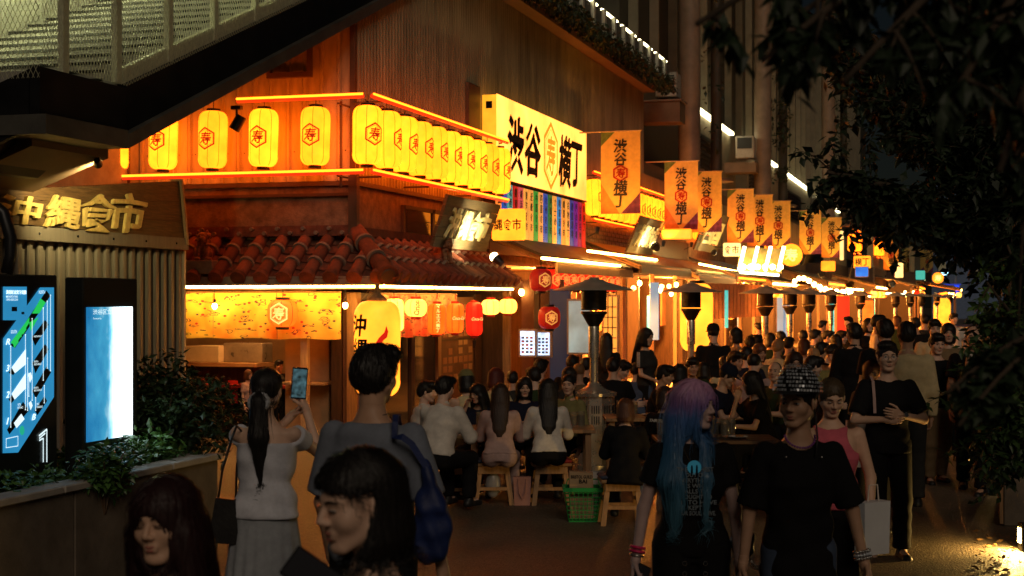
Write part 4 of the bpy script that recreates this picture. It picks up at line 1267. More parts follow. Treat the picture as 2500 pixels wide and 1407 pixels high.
# lit menus, blue recess, poster, small round globe
def lit_sheet(label, c, w, h, m_, fr=0.03, depth=0.08, name='lit_menu', cat='menu', rz=0.0, extra=None, back=True):
    t = thing(name, label, cat, c, rz)
    MB().box(-w/2-fr, w/2+fr, 0.0, depth, -h/2-fr, h/2+fr).build('frame', mat('menu_frame',(0.30,0.22,0.16),0.5), t)
    MB().box(-w/2, w/2, -0.008, -0.001, -h/2, h/2).build('sheet', m_, t)
    if extra: extra(t, w, h)
    return t
MENU = glow('menu_white', (0.55,0.72,1.0), 1.7, var=0.5, vscale=9)
def rows(t, w, h):
    rr = random.Random(int(w*1000))
    for i in range(5):
        for j in range(3):
            MB().box(-w*0.42+j*w*0.3, -w*0.42+j*w*0.3+w*0.2, -0.012, -0.009, -h*0.42+i*h*0.15, -h*0.42+i*h*0.15+h*0.09).build('picture', mat('dish_%d'%((i+j)%3), [(0.5,0.08,0.03),(0.1,0.2,0.35),(0.45,0.3,0.1)][(i+j)%3], 0.6), t)
lit_sheet('glowing white menu sheet beside the lower red lantern, the wider one', at(1288,838,22.8), 0.22, 0.36, MENU, extra=rows)
lit_sheet('glowing white menu sheet partly behind the lower red lantern', at(1327,840,22.9), 0.19, 0.34, MENU, extra=rows)
lit_sheet('pale blue lit poster standing behind the nearest heater', at(1414,798,24.0), 0.34, 0.82, glow('poster_glow',(0.40,0.52,0.50),0.5,var=0.55,vscale=3), name='lit_poster', cat='poster')
tag(MB().box(-0.16,0.16,0,0.1,-0.75,0.75).build('blue_door', mat('blue_door',(0.02,0.05,0.14),0.4,emit=(0.004,0.02,0.08),est=0.2)), 'narrow dark blue lit door beside the pale poster', 'door').location = at(1366,820,24.2)
q = at(1490,800,27.0)
def bars(t, w, h):
    for k in range(1,3): MB().box(-w/2+w*k/3-0.008, -w/2+w*k/3+0.008, -0.02, -0.009, -h/2, h/2).build('upright', DKWD, t)
    for k in range(1,6): MB().box(-w/2, w/2, -0.032, -0.021, -h/2+h*k/6-0.008, -h/2+h*k/6+0.008).build('crossbar', DKWD, t)
lit_sheet('glowing yellow lattice window behind the nearest heater', q, 0.24, 1.1, SHOJI, name='lattice_window', cat='window', extra=bars)
# wooden partition between the first two shops
pt = thing('wood_partition', 'dark brown timber partition between the corner shop and the second shop', 'partition', (0,0,0))
MB().box(-0.3, 0.05, 5.95, 6.05, 0, 2.5).build('board', DKWD, pt); MB().bbox(0.06,0.18,5.93,6.05,0,2.5,0.008).build('post', MDWD, pt)
MB().box(0.2, 0.95, 6.6, 6.66, 0, 2.3).build('board', INTD, pt)

# leaning boards, light boxes, racks above the eaves
lean_board('dark leaning board half burnt out by the glaring lamp', onx(1545,0,0.55).y, onx(1605,0,0.55).y, 0.75, onx(1570,528,0.75).z, 0.4, onx(1570,622,0.4).z, '九州食市', GILT2, BRDP)
floodlamp(onx(1600,603,0.95), (0.5,onx(1575,0,0.5).y,3.4), 'glaring round lamp before the second leaning board', power=110, r=0.11)
lean_board('dark leaning board behind the second banner', onx(1712,0,0.65).y, onx(1765,0,0.65).y, 0.85, onx(1738,515,0.85).z, 0.45, onx(1738,618,0.45).z, '四国', GILT2, BRDP)
floodlamp(onx(1743,617,0.95), (0.6,onx(1735,0,0.5).y,3.6), 'small round lamp below the third leaning board', power=80, r=0.08)
lean_board('greenish lit leaning board below the far lanterns', onx(1962,0,0.9).y, onx(1985,0,0.9).y, 1.0, onx(1975,625,1.0).z, 0.7, onx(1975,672,0.7).z, '', GILT2, BRDP)
floodlamp(at(2005,670,52), at(1985,650,55), 'sparkling lamp beyond the greenish leaning board', power=80, r=0.12)
lean_board('dark leaning board beside the blue screen', at(2065,0,60).y, at(2085,0,60).y, at(2085,0,60).x, at(0,640,60).z, at(2072,0,60).x, at(0,690,60).z, '', GILT2, BRDP)
floodlamp(at(2178,693,70), at(2160,660,74), 'sparkling lamp at the far end under dark leaves', power=90, r=0.16)
floodlamp(at(2262,690,84), at(2240,660,88), 'last sparkling lamp before the round sign', power=80, r=0.14)
lightbox(at(1652,572,36), 0.72, 0.25, 0.12, 'long yellow lightbox hanging under the second banner', None, LBY)
lightbox(at(1787,610,45), 0.52, 0.40, 0.12, 'small white lightbox with dark characters behind the awning edge', '食市', LBW)
lightbox(at(2022,650,60), 0.55, 0.40, 0.12, 'small yellow lightbox under the eighth banner', None, LBY)
lightbox(at(2055,600,62), 0.14, 1.2, 0.3, 'tall thin white light column beside the eighth banner', None, LBW)
lightbox(at(2105,640,68), 0.75, 0.55, 0.12, 'distant yellow lightbox left of the darkest leaves', '横丁', LBY)
lightbox(at(2195,660,76), 0.4, 0.75, 0.12, 'distant white lightbox showing through the dark leaves', None, LBW)
lightbox(at(2247,672,84), 0.5, 0.5, 0.12, 'distant turquoise lit box near the end of the arcade', None, glow('box_teal',(0.05,0.45,0.35),1.0))
bsn = lit_sheet('blue lit screen with a yellow frame among the far signs', at(2104,664,62), 0.5, 0.38, glow('blue_screen',(0.01,0.16,0.75),1.1,var=0.5,vscale=5), name='blue_screen', cat='screen')
# round signs
def roundsign(c, r_, label, txt):
    t = thing('round_sign', label, 'sign', c)
    MB().tube([(0,0.06,0),(0,-0.06,0)], r_, 28).build('disc', LBY, t)
    MB().tube([(0,0.05,0),(0,-0.05,0)], r_*1.06, 28).build('rim', STEELK, t)
    mb = MB(); put_text(mb, txt, (0,-0.068,0), (1,0,0), (0,0,1), h=r_*1.1, bold=0.03); mb.build('lettering', LBW, t, fixn=False)
roundsign(at(1932,623,46), 0.34, 'round yellow glowing sign beside the glowing rack', '寿')
roundsign(at(2290,679,88), 0.32, 'round yellow sign at the very end of the arcade', '寿')
# glowing rack of tubes
rk = thing('tube_rack', 'rack of upright white glowing tubes with lamps along its foot above the awning', 'light rack', (0,0,0))
for i, px_ in enumerate((1812,1844,1876,1908)):
    a, b = at(px_-8,662,44), at(px_+6,602,44)
    MB().tube([a,b], 0.05, 8).build('light_tube', LEDC, rk)
MB().tube([at(1808,665,44), at(1900,672,46)], 0.04, 8).build('light_tube', LEDC, rk)
for px_ in (1815,1832,1850,1868,1886,1905):
    q = at(px_, 652, 44.5); MB().ell(q, 0.085, 8, 6).build('bulb', BULB, rk, True)
MB().add([at(1806,604,45),at(1915,608,45.2),at(1908,668,45),at(1800,660,44.8)],[(0,1,2,3)]).build('backing', mat('rack_backing',(0.35,0.3,0.12),0.5,var=0.4,vscale=2), rk)
# string of bulbs
sl = thing('string_lights', 'drooping string of round warm bulbs hung below the far awning', 'string lights', (0,0,0))
spx = [(1940,687),(1951,680),(1962,680),(1975,686),(1988,695),(2001,701),(2015,707),(2028,711),(2042,713),(2058,714),(2075,713)]
pts = []
for i, (px_, py_) in enumerate(spx):
    q = at(px_, py_, 38+i*2.4); pts.append(q+V(0,0,0.1))
    MB().ell(q, 0.055+0.006*i, 8, 6).build('bulb', BULB, sl, True)
MB().tube(pts, 0.01, 4).build('cord', PLASTK, sl)
# straw thatch pelmet with little glowing jars at the third and fourth shop
for gi, (y0, y1, xx) in enumerate(((13.2,18.6,1.05),(19.6,32.0,1.25))):
    sl = thing('string_lights', 'row of small glowing globes under the %s awning' % ('dark sloping' if gi == 0 else 'long straw-edged'), 'string lights', (0,0,0))
    nn = 5 if gi == 0 else 16
    rr = random.Random(gi)
    for i in range(nn):
        MB().ell((xx-rr.uniform(0,0.3), y0+(y1-y0)*i/(nn-1), 2.32-rr.uniform(0,0.16)), 0.055, 8, 6).build('globe', glow('globe',(1.0,0.5,0.10),22.0), sl, True)
    MB().tube([(xx-0.15,y0,2.44),(xx-0.15,y1,2.44)],0.008,4).build('cord', PLASTK, sl)
# big pale lantern deep in the third shop, bamboo poles, slatted brown curtain
bg_ = thing('giant_lantern', 'giant yellow lantern glowing behind the second heater', 'lantern', at(1700,775,25.5))
MB().lathe(lan_profile(1.15,0.55,0.2,0.4,30,0.003), 28).build('paper', MATS['giant_paper'], bg_, True)
MB().lathe([(0.14,0.56),(0.14,0.62)],16).lathe([(0.14,-0.62),(0.14,-0.56)],16).build('rings', PLASTK, bg_)
bg2 = thing('giant_lantern', 'pale giant lantern near the end of the arcade, behind far heaters', 'lantern', at(2300,768,70))
MB().lathe(lan_profile(1.5,0.75,0.2,0.4,30,0.003), 24).build('paper', MATS['giant_paper'], bg2, True)
sc_ = thing('slat_screen', 'brown vertical slat screen lit by globes beside the third heater', 'screen', (0,0,0))
for i in range(16):
    q = at(1722+i*9, 742, 31+i*0.35)
    MB().bbox(q.x-0.05, q.x+0.05, q.y-0.02, q.y+0.02, 1.55, 2.3, 0.006).build('slat', CURT, sc_)
for px_, py_, nm in ((1597,760,'narrow pale blue glowing panel behind the standing long-haired woman'),(1905,778,'tall light blue glowing panel between the third and fourth heater'),(1921,780,'dull blue panel next to the tall light blue one'),(2030,785,'cyan glowing panel beside the far orange doorway'),(1773,755,'thin turquoise light behind the man in the cap')):
    Y_ = 29 if px_ < 1700 else (40 if px_ < 1950 else 48)
    if px_ == 1773: Y_ = 31
    q = at(px_, py_, Y_)
    tag(MB().box(-0.085,0.085,0,0.05,-0.55,0.55).build('light_screen', CYANP if px_ in (2030,1773) else COOLP), nm, 'light screen')
    o_ = COL.objects[-1]; o_.location = q; o_.scale = (0.4 if px_ == 1773 else 1, 1, 0.7 if px_ == 1773 else 1)
# red doorway far along
rd = thing('red_doorway', 'red lit doorway with an orange poster far along the arcade', 'doorway', at(2085,790,50))
MB().box(-0.55,-0.15,0,0.05,-0.8,0.9).build('red_panel', glow('red_panel',(0.55,0.01,0.006),0.8,var=0.4,vscale=3), rd)
MB().box(0.15,0.62,0,0.05,-0.7,0.75).build('poster', glow('orange_poster',(1.0,0.22,0.02),1.0,var=0.5,vscale=3), rd)

# ================================================================== upper mall frontage behind the arcade
mall = thing('mall_building', 'dark tall mall frontage with fins rising behind the arcade', 'building', (0,0,0))
MALL = mat('mall_wall',(0.20,0.17,0.11),0.6,var=0.25,vscale=1.2)
MALLD = mat('mall_dark',(0.055,0.046,0.03),0.6,var=0.3,vscale=1.0)
MB().box(-6, -1.0, 20.0, 130, 3.0, 18).build('wall', MALLD, mall)
MB().box(-1.0, -0.45, 20.0, 130, 5.0, 5.6).build('ledge', SOFF, mall)
for i, (a, b) in enumerate(((29,38),(41,52),(55,69),(72,90))):
    MB().box(-0.99, -0.5, a, b, 5.62, 7.9).build('bay_wall', MALL, mall)
    lv = MB().box(-0.498, -0.47, a+0.6, a+(b-a)*0.5, 6.0, 7.3).build('louvre', MALLD, mall)
    for k in range(8):
        MB().box(-0.468, -0.43, a+0.65, a+(b-a)*0.5-0.05, 6.08+k*0.15, 6.14+k*0.15).build('slat', STEELK, lv)
    MB().box(-0.52, -0.36, a, b-1.5, 7.92, 8.02).build('light_strip', LEDC, mall)
for i in range(34):
    y = 21+i*2.9
    MB().box(-0.98, -0.72, y, y+0.14, 8.2, 18).build('fin', MALL, mall)
# steel columns standing on the ledge with capping flange, pipes and ivy
COLM = mat('column_steel',(0.22,0.16,0.115),0.42,0.0,var=0.25,vscale=2)
IVY = mat('ivy_leaf',(0.016,0.028,0.008),0.5,var=0.5,vscale=2)
def leaves(mb, pts, size, rr, droop=0.35, m=0):
    """leaf blades: bent pointed quads"""
    for p_ in pts:
        a = rr.uniform(0, 2*math.pi); t_ = rr.gauss(-droop, 0.5); s_ = size*rr.uniform(0.6,1.25)
        d_ = V(math.cos(a)*math.cos(t_), math.sin(a)*math.cos(t_), math.sin(t_))
        w_ = d_.cross(V(0,0,1)); w_ = (w_.normalized() if w_.length > 1e-3 else V(1,0,0))
        up = w_.cross(d_); w_ = (w_*math.cos(rr.uniform(-1,1)) + up*math.sin(rr.uniform(-.8,.8))).normalized()
        p_ = Vector(p_); k = s_*0.26
        mb.add([p_, p_+d_*s_*0.45+w_*k-up*s_*0.03, p_+d_*s_-up*s_*0.12, p_+d_*s_*0.45-w_*k-up*s_*0.03, p_+d_*s_*0.5+up*s_*0.04], [(0,1,4),(1,2,4),(2,3,4),(3,0,4)], m)
for i, (px_, Y_, pb) in enumerate(((1683,42.5,385),(1862,54.5,465),(2022,69,520))):
    q = at(px_, pb, Y_)
    t = thing('steel_column', ['thick steel column reddish at its foot, nearest beyond the corrugated wall','thick steel column in the middle, wrapped with ivy','farthest thick steel column among the leaves'][i], 'column', (q.x,q.y,0), 0, 'steel columns above the arcade')
    MB().tube([(0,0,5.6),(0,0,18)], 0.31, 20).build('shaft', COLM, t, 'auto')
    MB().tube([(0,0,5.45),(0,0,5.6)], 0.42, 20).build('base_ring', COLM, t, 'auto')
    MB().tube([(0.62,0.9,5.4),(0.62,0.9,18)], 0.16, 12).build('pipe', MALLD, t, 'auto')
    MB().tube([(0.62,0.9,5.3),(0.62,0.9,5.38)], 0.5, 16).build('flange', SOFF, t)
    rr = random.Random(i)
    pts = []
    for k in range(1500 if i != 0 else 300):
        z = 6.2+ (11.5)*rr.random(); a = rr.uniform(-0.5, 2.4)
        if math.sin(z*2.3+i)+math.sin(z*5.1) < -0.6: continue
        pts.append((math.cos(a)*rr.uniform(0.3,0.62)+0.35, math.sin(a)*0.4+0.2, z))
    iv = MB(); leaves(iv, pts, 0.19, rr); iv.build('ivy', IVY, t, fixn=False)
# air-conditioning unit on a shelf by the corrugated wall
ac = thing('air_conditioner', 'grey air-conditioning unit on a shelf past the corrugated wall', 'air conditioner', (0,0,0))
q = at(1628,210,41); 
MB().bbox(q.x-0.28,q.x+0.3,q.y-0.2,q.y+0.5,q.z-0.32,q.z+0.34,0.02).build('case', mat('ac_case',(0.36,0.33,0.28),0.5,var=0.15), ac)
MB().box(q.x-0.22,q.x+0.24,q.y-0.215,q.y-0.203,q.z-0.2,q.z+0.26).build('grille', PLASTK, ac)
for k in range(6): MB().box(q.x-0.22,q.x+0.24,q.y-0.225,q.y-0.217,q.z-0.18+k*0.075,q.z-0.165+k*0.075).build('slat', MATS['ac_case'], ac)
MB().box(q.x-0.7,q.x+0.4,q.y-0.25,q.y+0.6,q.z-1.0,q.z-0.45).build('shelf_box', SOFF, ac)
MB().box(q.x-0.75,q.x+0.45,q.y-0.3,q.y+0.65,q.z-0.445,q.z-0.40).build('shelf', COLM, ac)
q = at(1822,358,54); ac2 = thing('air_conditioner', 'pale box unit lit by the upper light strip, beside the second column', 'air conditioner', (0,0,0))
MB().bbox(q.x-0.35,q.x+0.3,q.y-0.3,q.y+0.4,q.z-0.45,q.z+0.35,0.03).build('case', MATS['ac_case'], ac2)
MB().box(q.x-0.28,q.x+0.24,q.y-0.32,q.y-0.305,q.z-0.1,q.z+0.28).build('grille', PLASTK, ac2)
MB().box(q.x-0.8,q.x+0.4,q.y-0.4,q.y+0.6,q.z-0.95,q.z-0.6).build('shelf', SOFF, ac2)
# plants spilling over the terrace edge
rr = random.Random(4); pts = []
for k in range(5200):
    y = rr.uniform(2.0,20.8); pts.append((WX+rr.uniform(0.35,0.75), y, 7.38+rr.random()**1.3*0.38))
tv = MB(); leaves(tv, pts, 0.12, rr, 0.6); 
tag(tv.build('terrace_foliage', IVY, fixn=False), 'dark trailing plants along the terrace edge above the corrugated wall', 'plants', kind='stuff')
# far end of the street: blue-grey building, street lamp, blue sign
fe = thing('distant_building', 'dim blue-grey building at the end of the street', 'building', (0,0,0))
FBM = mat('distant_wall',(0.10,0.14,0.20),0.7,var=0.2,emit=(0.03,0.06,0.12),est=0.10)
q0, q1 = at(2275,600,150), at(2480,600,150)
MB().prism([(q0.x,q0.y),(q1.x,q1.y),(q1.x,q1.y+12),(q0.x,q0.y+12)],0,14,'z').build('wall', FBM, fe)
for i in range(5):
    for j in range(4):
        q = at(2300+i*26, 520+j*44, 149.7)
        if (i*3+j) % 4 != 1: MB().box(q.x-0.35,q.x+0.35,q.y-0.05,q.y,q.z-0.45,q.z+0.45).build('window', glow('far_window',(0.5,0.45,0.25),0.08) if (i+j)%3==0 else GLASS, fe)
sl = thing('street_lamp', 'bluish-white street lamp on a grey pole at the end of the street', 'street lamp', (0,0,0))
q = at(2333,665,120); MB().tube([(q.x,q.y,0),(q.x,q.y,6.5)],0.09,8).build('pole', mat('lamp_pole',(0.3,0.32,0.34),0.4,0.5), sl)
q2 = at(2306,667,120); MB().tube([q,q2],0.05,6).build('arm', MATS['lamp_pole'], sl); MB().ell(q2,(0.28,0.2,0.16),10,8).build('lamp_head', glow('lamp_cool',(0.35,0.75,0.9),5.0), sl, True)
bs = thing('blue_sign', 'small blue lit sign hanging below the distant street lamp', 'sign', at(2336,711,118))
MB().box(-0.18,0.18,0,0.1,-0.45,0.45).build('panel', glow('sign_blue',(0.0,0.06,0.9),1.2), bs); MB().box(-1.0,0.3,0.02,0.08,0.46,0.56).build('arm', glow('sign_blue_dim',(0.0,0.05,0.6),0.6), bs)
# ================================================================== patio heaters
STAIN = mat('stainless',(0.62,0.56,0.46),0.28,0.75,var=0.12,vscale=5)
STAIND = mat('dark_emitter',(0.05,0.042,0.035),0.4,0.7,var=0.3,vscale=30)
def heater_meshes():
    d = {}
    hood = MB().lathe([(0.47,2.075),(0.475,2.068),(0.46,2.078),(0.30,2.12),(0.14,2.165),(0.10,2.19),(0.06,2.195),(0.06,2.215),(0.0,2.22)], 36, caps=False)
    hood.lathe([(0.465,2.066),(0.13,2.14),(0.0,2.145)], 36, caps=False); d['hood'] = (hood.mesh('hood','auto'), mat('hood_steel',(0.55,0.48,0.38),0.4,0.45,var=0.2,vscale=6))
    d['emitter'] = (MB().lathe([(0.14,1.84)]+[(0.148 if k%2 else 0.143,1.84+k*0.014) for k in range(1,17)]+[(0.12,2.075)],24).mesh('emitter','auto'), STAIND)
    d['burner_cone'] = (MB().lathe([(0.045,1.64),(0.075,1.68),(0.135,1.79),(0.150,1.80),(0.150,1.828)],24).mesh('burner_cone','auto'), STAIND)
    d['sleeve'] = (MB().lathe([(0.062,1.30),(0.062,1.64),(0.055,1.66)],16).mesh('sleeve','auto'), STAIN)
    d['pole'] = (MB().lathe([(0.048,0.98),(0.048,1.31)],16).mesh('pole','auto'), STAIN)
    d['shoulder'] = (MB().lathe([(0.26,0.865),(0.262,0.90),(0.25,0.905),(0.16,0.93),(0.09,0.975),(0.06,1.02)],28).mesh('shoulder','auto'), STAIN)
    t = MB().lathe([(0.235,0.10),(0.235,0.864)],10); d['tank_housing'] = (t.mesh('tank_housing'), STAIN)
    v = MB()
    for k in range(10):
        a = 2*math.pi*(k+0.5)/10
        for j in range(4):
            for r_ in range(2):
                x_, y_ = 0.226*math.cos(a), 0.226*math.sin(a); tx_, ty_ = -math.sin(a), math.cos(a)
                o_ = -0.04+j*0.026
                M = Matrix.Translation((x_+tx_*o_, y_+ty_*o_, 0.60+r_*0.12)) @ Matrix.Rotation(a,4,'Z')
                v.box(-0.002,0.0022,-0.006,0.006,-0.045,0.045,M=M)
    d['vent_slots'] = (v.mesh('vent_slots'), PLASTK)
    d['base'] = (MB().lathe([(0.25,0.02),(0.25,0.09),(0.24,0.098)],24).mesh('base','auto'), STAIN)
    return d
HM = heater_meshes()
hl_ = [(1450,17.3,'nearest tall steel patio heater, beside the first table'),(1687,22.4,'second steel patio heater, before the giant yellow lantern'),(1868,27.5,'third steel patio heater, by the slat screen'),(1928,30.8,'fourth steel patio heater, beside the tall light blue panel'),
       (1975,34.0,'fifth steel patio heater, close behind the fourth'),(2028,38.5,'sixth steel patio heater, beside the cyan panel'),(2100,45,'seventh steel patio heater, before the red doorway'),(2186,53,'eighth steel patio heater, near the far strip light'),(2222,57,'ninth steel patio heater, just right of the eighth'),(2250,61,'tenth steel patio heater, fairly near the end'),(2287,66,'eleventh patio heater, in front of the pale far lantern'),(2318,72,'last patio heater, by the dark leaves')]
for px_, Y_, lb in hl_:
    q = at(px_, 730, Y_)
    t = thing('patio_heater', lb, 'patio heater', (q.x, q.y, 0), R(18), 'patio heaters down the middle of the tables')
    for k_, (me, m_) in HM.items():
        o_ = obj(k_, me, m_, t)
        if k_ == 'vent_slots': o_['kind'] = 'stuff'

# ================================================================== left: planter, kiosks, grey hut with carved sign
pl = thing('planter_wall', 'long low concrete planter with pale coping on the left', 'planter', (0,0,0))
PX = 1.86
for a, b in ((-14,-9.86),(-9.85,-7.83)):
    MB().bbox(PX-0.14, PX, a, b-0.008, 0, 0.70, 0.006).build('wall_panel', CONC, pl)
for a, b in ((-14,-10.02),(-10.01,-8.6),(-8.59,-7.80)):
    MB().bbox(PX-0.17, PX+0.03, a, b-0.004, 0.702, 0.752, 0.008).build('coping', COPE, pl)
MB().bbox(-1.3, PX-0.145, -7.98, -7.84, 0, 0.70, 0.006).build('end_panel', CONC, pl)
MB().bbox(-1.3, PX-0.175, -8.0, -7.81, 0.702, 0.752, 0.008).build('coping', COPE, pl)
MB().box(-1.3, PX-0.145, -14, -7.99, 0.05, 0.62).build('soil', SOIL, pl)
KX = 1.42
def kp(zx, zy, x=KX): return onx(zx/3.058, 680+zy/3.058, x)
KBLK = mat('kiosk_black',(0.012,0.014,0.013),0.35,var=0.3,vscale=3)
KBLU = glow('map_blue',(0.025,0.26,0.52),0.85,var=0.10,vscale=3)
KWHT = glow('map_white',(0.75,0.95,1.0),1.15); KGRN = glow('map_green',(0.02,0.62,0.10),0.9); KTEAL = glow('map_teal',(0.02,0.5,0.3),0.8); KB = mat('map_black',(0.008,0.01,0.012),0.4)
def kiosk(label, a, b, zt):
    t = thing('information_kiosk', label, 'kiosk', (0,0,0))
    MB().bbox(KX-0.16, KX-0.006, a, b, 0.55, zt, 0.01).build('case', KBLK, t)
    return t
k1 = kiosk('black park map kiosk with blue lit floor plan at the far left', kp(-90,0).y, kp(435,0).y, 2.135)
k2 = kiosk('black kiosk with bright blue-white screen among the leaves', kp(625,0).y, kp(1032,0).y, 2.125)
def kpoly(pts, m_, par, off, nm):
    vs = [kp(x_, y_, KX)+V(off,0,0) for x_, y_ in pts]
    MB().add(vs, [tuple(range(len(vs)))]).build(nm, m_, par, fixn=False)
pan_ = [(22,62),(200,62),(200,205),(298,68),(403,68),(403,885),(135,1300),(20,1305),(20,1085),(22,450),(122,312),(22,312)]
kpoly(pan_, KBLU, k1, 0.0, 'map_panel')
for pts in ([(75,500),(345,90),(375,130),(110,520)], [(235,440),(335,310),(362,345),(260,505)], [(240,630),(335,490),(362,530),(262,710)], [(240,840),(345,660),(380,700),(265,900)], [(62,705),(95,660),(120,690),(98,722)], [(62,905),(95,860),(120,890),(85,930)], [(50,1130),(170,920),(215,985),(68,1165)], [(255,985),(330,880),(350,915),(278,1022)], [(85,212),(126,212),(126,246),(85,246)], [(158,250),(180,250),(180,268),(158,268)]):
    kpoly(pts, KB, k1, 0.002, 'floor_shape')
for pts in ([(235,262),(300,150),(337,180),(290,262)], [(75,480),(215,290),(215,330),(110,500)], [(215,330),(285,290),(225,395)], ):
    kpoly(pts, KGRN, k1, 0.004, 'roof_garden')
for pts in ([(83,665),(190,525),(190,640),(108,708)], [(83,862),(190,705),(190,820),(105,905)], [(205,720),(225,700),(238,740),(220,780)], [(100,1080),(155,1010),(180,1050),(120,1118)], [(210,930),(228,915),(240,950),(225,985)]):
    kpoly(pts, KWHT, k1, 0.004, 'floor_plan')
for (x0,y0,x1,y1) in ((75,505,75,1110),(185,420,185,980),(235,300,235,910),(318,220,318,760),(348,170,348,670),(372,125,372,690),(201,595,201,985),(210,710,210,880),(326,800,326,930),(261,890,261,985)):
    kpoly([(x0-2,y0),(x0+2,y0),(x1+2,y1),(x1-2,y1)], KWHT, k1, 0.0055, 'lift_line')
    for yy_ in (y0,y1): kpoly([(x0-5,yy_),(x0,yy_-5),(x0+5,yy_),(x0,yy_+5)], KWHT, k1, 0.0055, 'stop_dot')
for pts in ([(95,490),(128,455),(137,475),(103,520)], [(128,420),(158,410),(158,438),(128,442)], [(155,395),(182,360),(195,380),(168,420)]):
    kpoly(pts, KGRN, k1, 0.0035, 'garden_mark')
kpoly([(145+18*math.cos(i*.52)+16,1135+36*math.sin(i*.52)) for i in range(12)], KTEAL, k1, 0.004, 'here_mark')
def ktext(s, x0, y0, x1, y1, m_, par=k1, bold=0.012, off=0.006, shear=0.0):
    p0, p1 = kp(x0,y1), kp(x1,y0); mb = MB()
    put_text(mb, s, (KX+off,(p0.y+p1.y)/2,(p0.z+p1.z)/2), (0,1,0), (0,0,1), w=p1.y-p0.y, h=p1.z-p0.z, bold=bold, shear=shear); mb.build('lettering', m_, par, fixn=False)
ktext('渋谷区立宮下公園',40,88,188,118,KWHT,bold=0.02); ktext('MIYASHITA PARK',42,128,128,144,KWHT); ktext('OPEN 8:00-23:00',42,150,128,167,KWHT)
ktext('NORTH',285,90,330,116,KWHT); ktext('SOUTH',76,385,120,412,KWHT)
ktext('R',38,450,68,495,KWHT,shear=.3,bold=.03); ktext('3',40,645,64,695,KWHT,shear=.3,bold=.03); ktext('2',40,842,64,892,KWHT,shear=.3,bold=.03); ktext('1',42,1040,60,1090,KWHT,shear=.3,bold=.03); ktext('B',232,1010,260,1058,KWHT,shear=.3,bold=.03)
ktext('SHOP &\nRESTAURANT',248,610,305,650,KWHT); ktext('RESTAURANT',248,425,306,440,KWHT); ktext('SHOP &\nRESTAURANT',248,805,308,845,KWHT); ktext('HOTEL\nENTRANCE',126,930,166,975,KWHT); ktext('BUS\nPARKING',270,925,312,970,KWHT)
for pts in ([(288,1170),(345,1122),(350,1122),(350,1132),(290,1182)],[(345,1130),(351,1130),(351,1372),(345,1372)],[(290,1190),(335,1150),(338,1160),(292,1200)],[(318,1195),(324,1190),(324,1372),(318,1372)],[(290,1205),(322,1188),(322,1198),(292,1216)]):
    kpoly(pts, KWHT, k1, 0.002, 'floor_number')
for pts in ([(41,1195),(132,1175),(132,1180),(41,1200)],[(41,1262),(132,1248),(132,1253),(41,1267)],[(41,1198),(44,1198),(44,1265),(41,1265)],[(129,1178),(132,1178),(132,1250),(129,1250)]):
    kpoly(pts, KWHT, k1, 0.004, 'legend_frame')
# screen: picture of sky and park, washed out to white at one side
SCR = mat('screen_picture',(0.02,0.02,0.02),0.25)
def scr():
    nt = SCR.node_tree; b = nt.nodes['Principled BSDF']
    ge = nt.nodes.new('ShaderNodeTexCoord')
    sp_ = nt.nodes.new('ShaderNodeSeparateXYZ'); nt.links.new(ge.outputs['Generated'], sp_.inputs[0])
    nz_ = nt.nodes.new('ShaderNodeTexNoise'); nz_.inputs['Scale'].default_value = 4.5; nz_.inputs['Detail'].default_value = 5; nt.links.new(ge.outputs['Generated'], nz_.inputs['Vector'])
    ad = nt.nodes.new('ShaderNodeMath'); ad.operation = 'MULTIPLY_ADD'; ad.inputs[1].default_value = 0.75; 
    nt.links.new(nz_.outputs['Fac'], ad.inputs[0]); nt.links.new(sp_.outputs['Y'], ad.inputs[2])
    rp = nt.nodes.new('ShaderNodeValToRGB'); e = rp.color_ramp.elements
    e[0].position = 0.35; e[0].color = (0.01,0.20,0.48,1); e[1].position = 1.10; e[1].color = (0.75,0.93,1.0,1)
    e2 = rp.color_ramp.elements.new(0.72); e2.color = (0.06,0.42,0.70,1); e3 = rp.color_ramp.elements.new(0.86); e3.color = (0.42,0.75,0.92,1); e4 = rp.color_ramp.elements.new(0.98); e4.color=(0.6,0.88,1.0,1)
    rp.color_ramp.elements[-1].position = 1.0
    nt.links.new(ad.outputs[0], rp.inputs[0]); nt.links.new(rp.outputs[0], b.inputs['Emission Color'])
    mr = nt.nodes.new('ShaderNodeMapRange'); mr.inputs['From Min'].default_value = 0.45; mr.inputs['From Max'].default_value = 0.78; mr.inputs['To Min'].default_value = 0.85; mr.inputs['To Max'].default_value = 4.5
    nt.links.new(sp_.outputs['Y'], mr.inputs['Value']); nt.links.new(mr.outputs[0], b.inputs['Emission Strength'])
scr()
p0, p1 = kp(648,1225), kp(988,212)
MB().box(KX-0.005, KX+0.002, p0.y, p1.y, p0.z, p1.z).build('screen', SCR, k2)
ktext('渋谷区立宮下公園',690,228,960,270,KWHT,k2,0.0); ktext('Powered by',692,292,752,310,KWHT,k2,0.0)

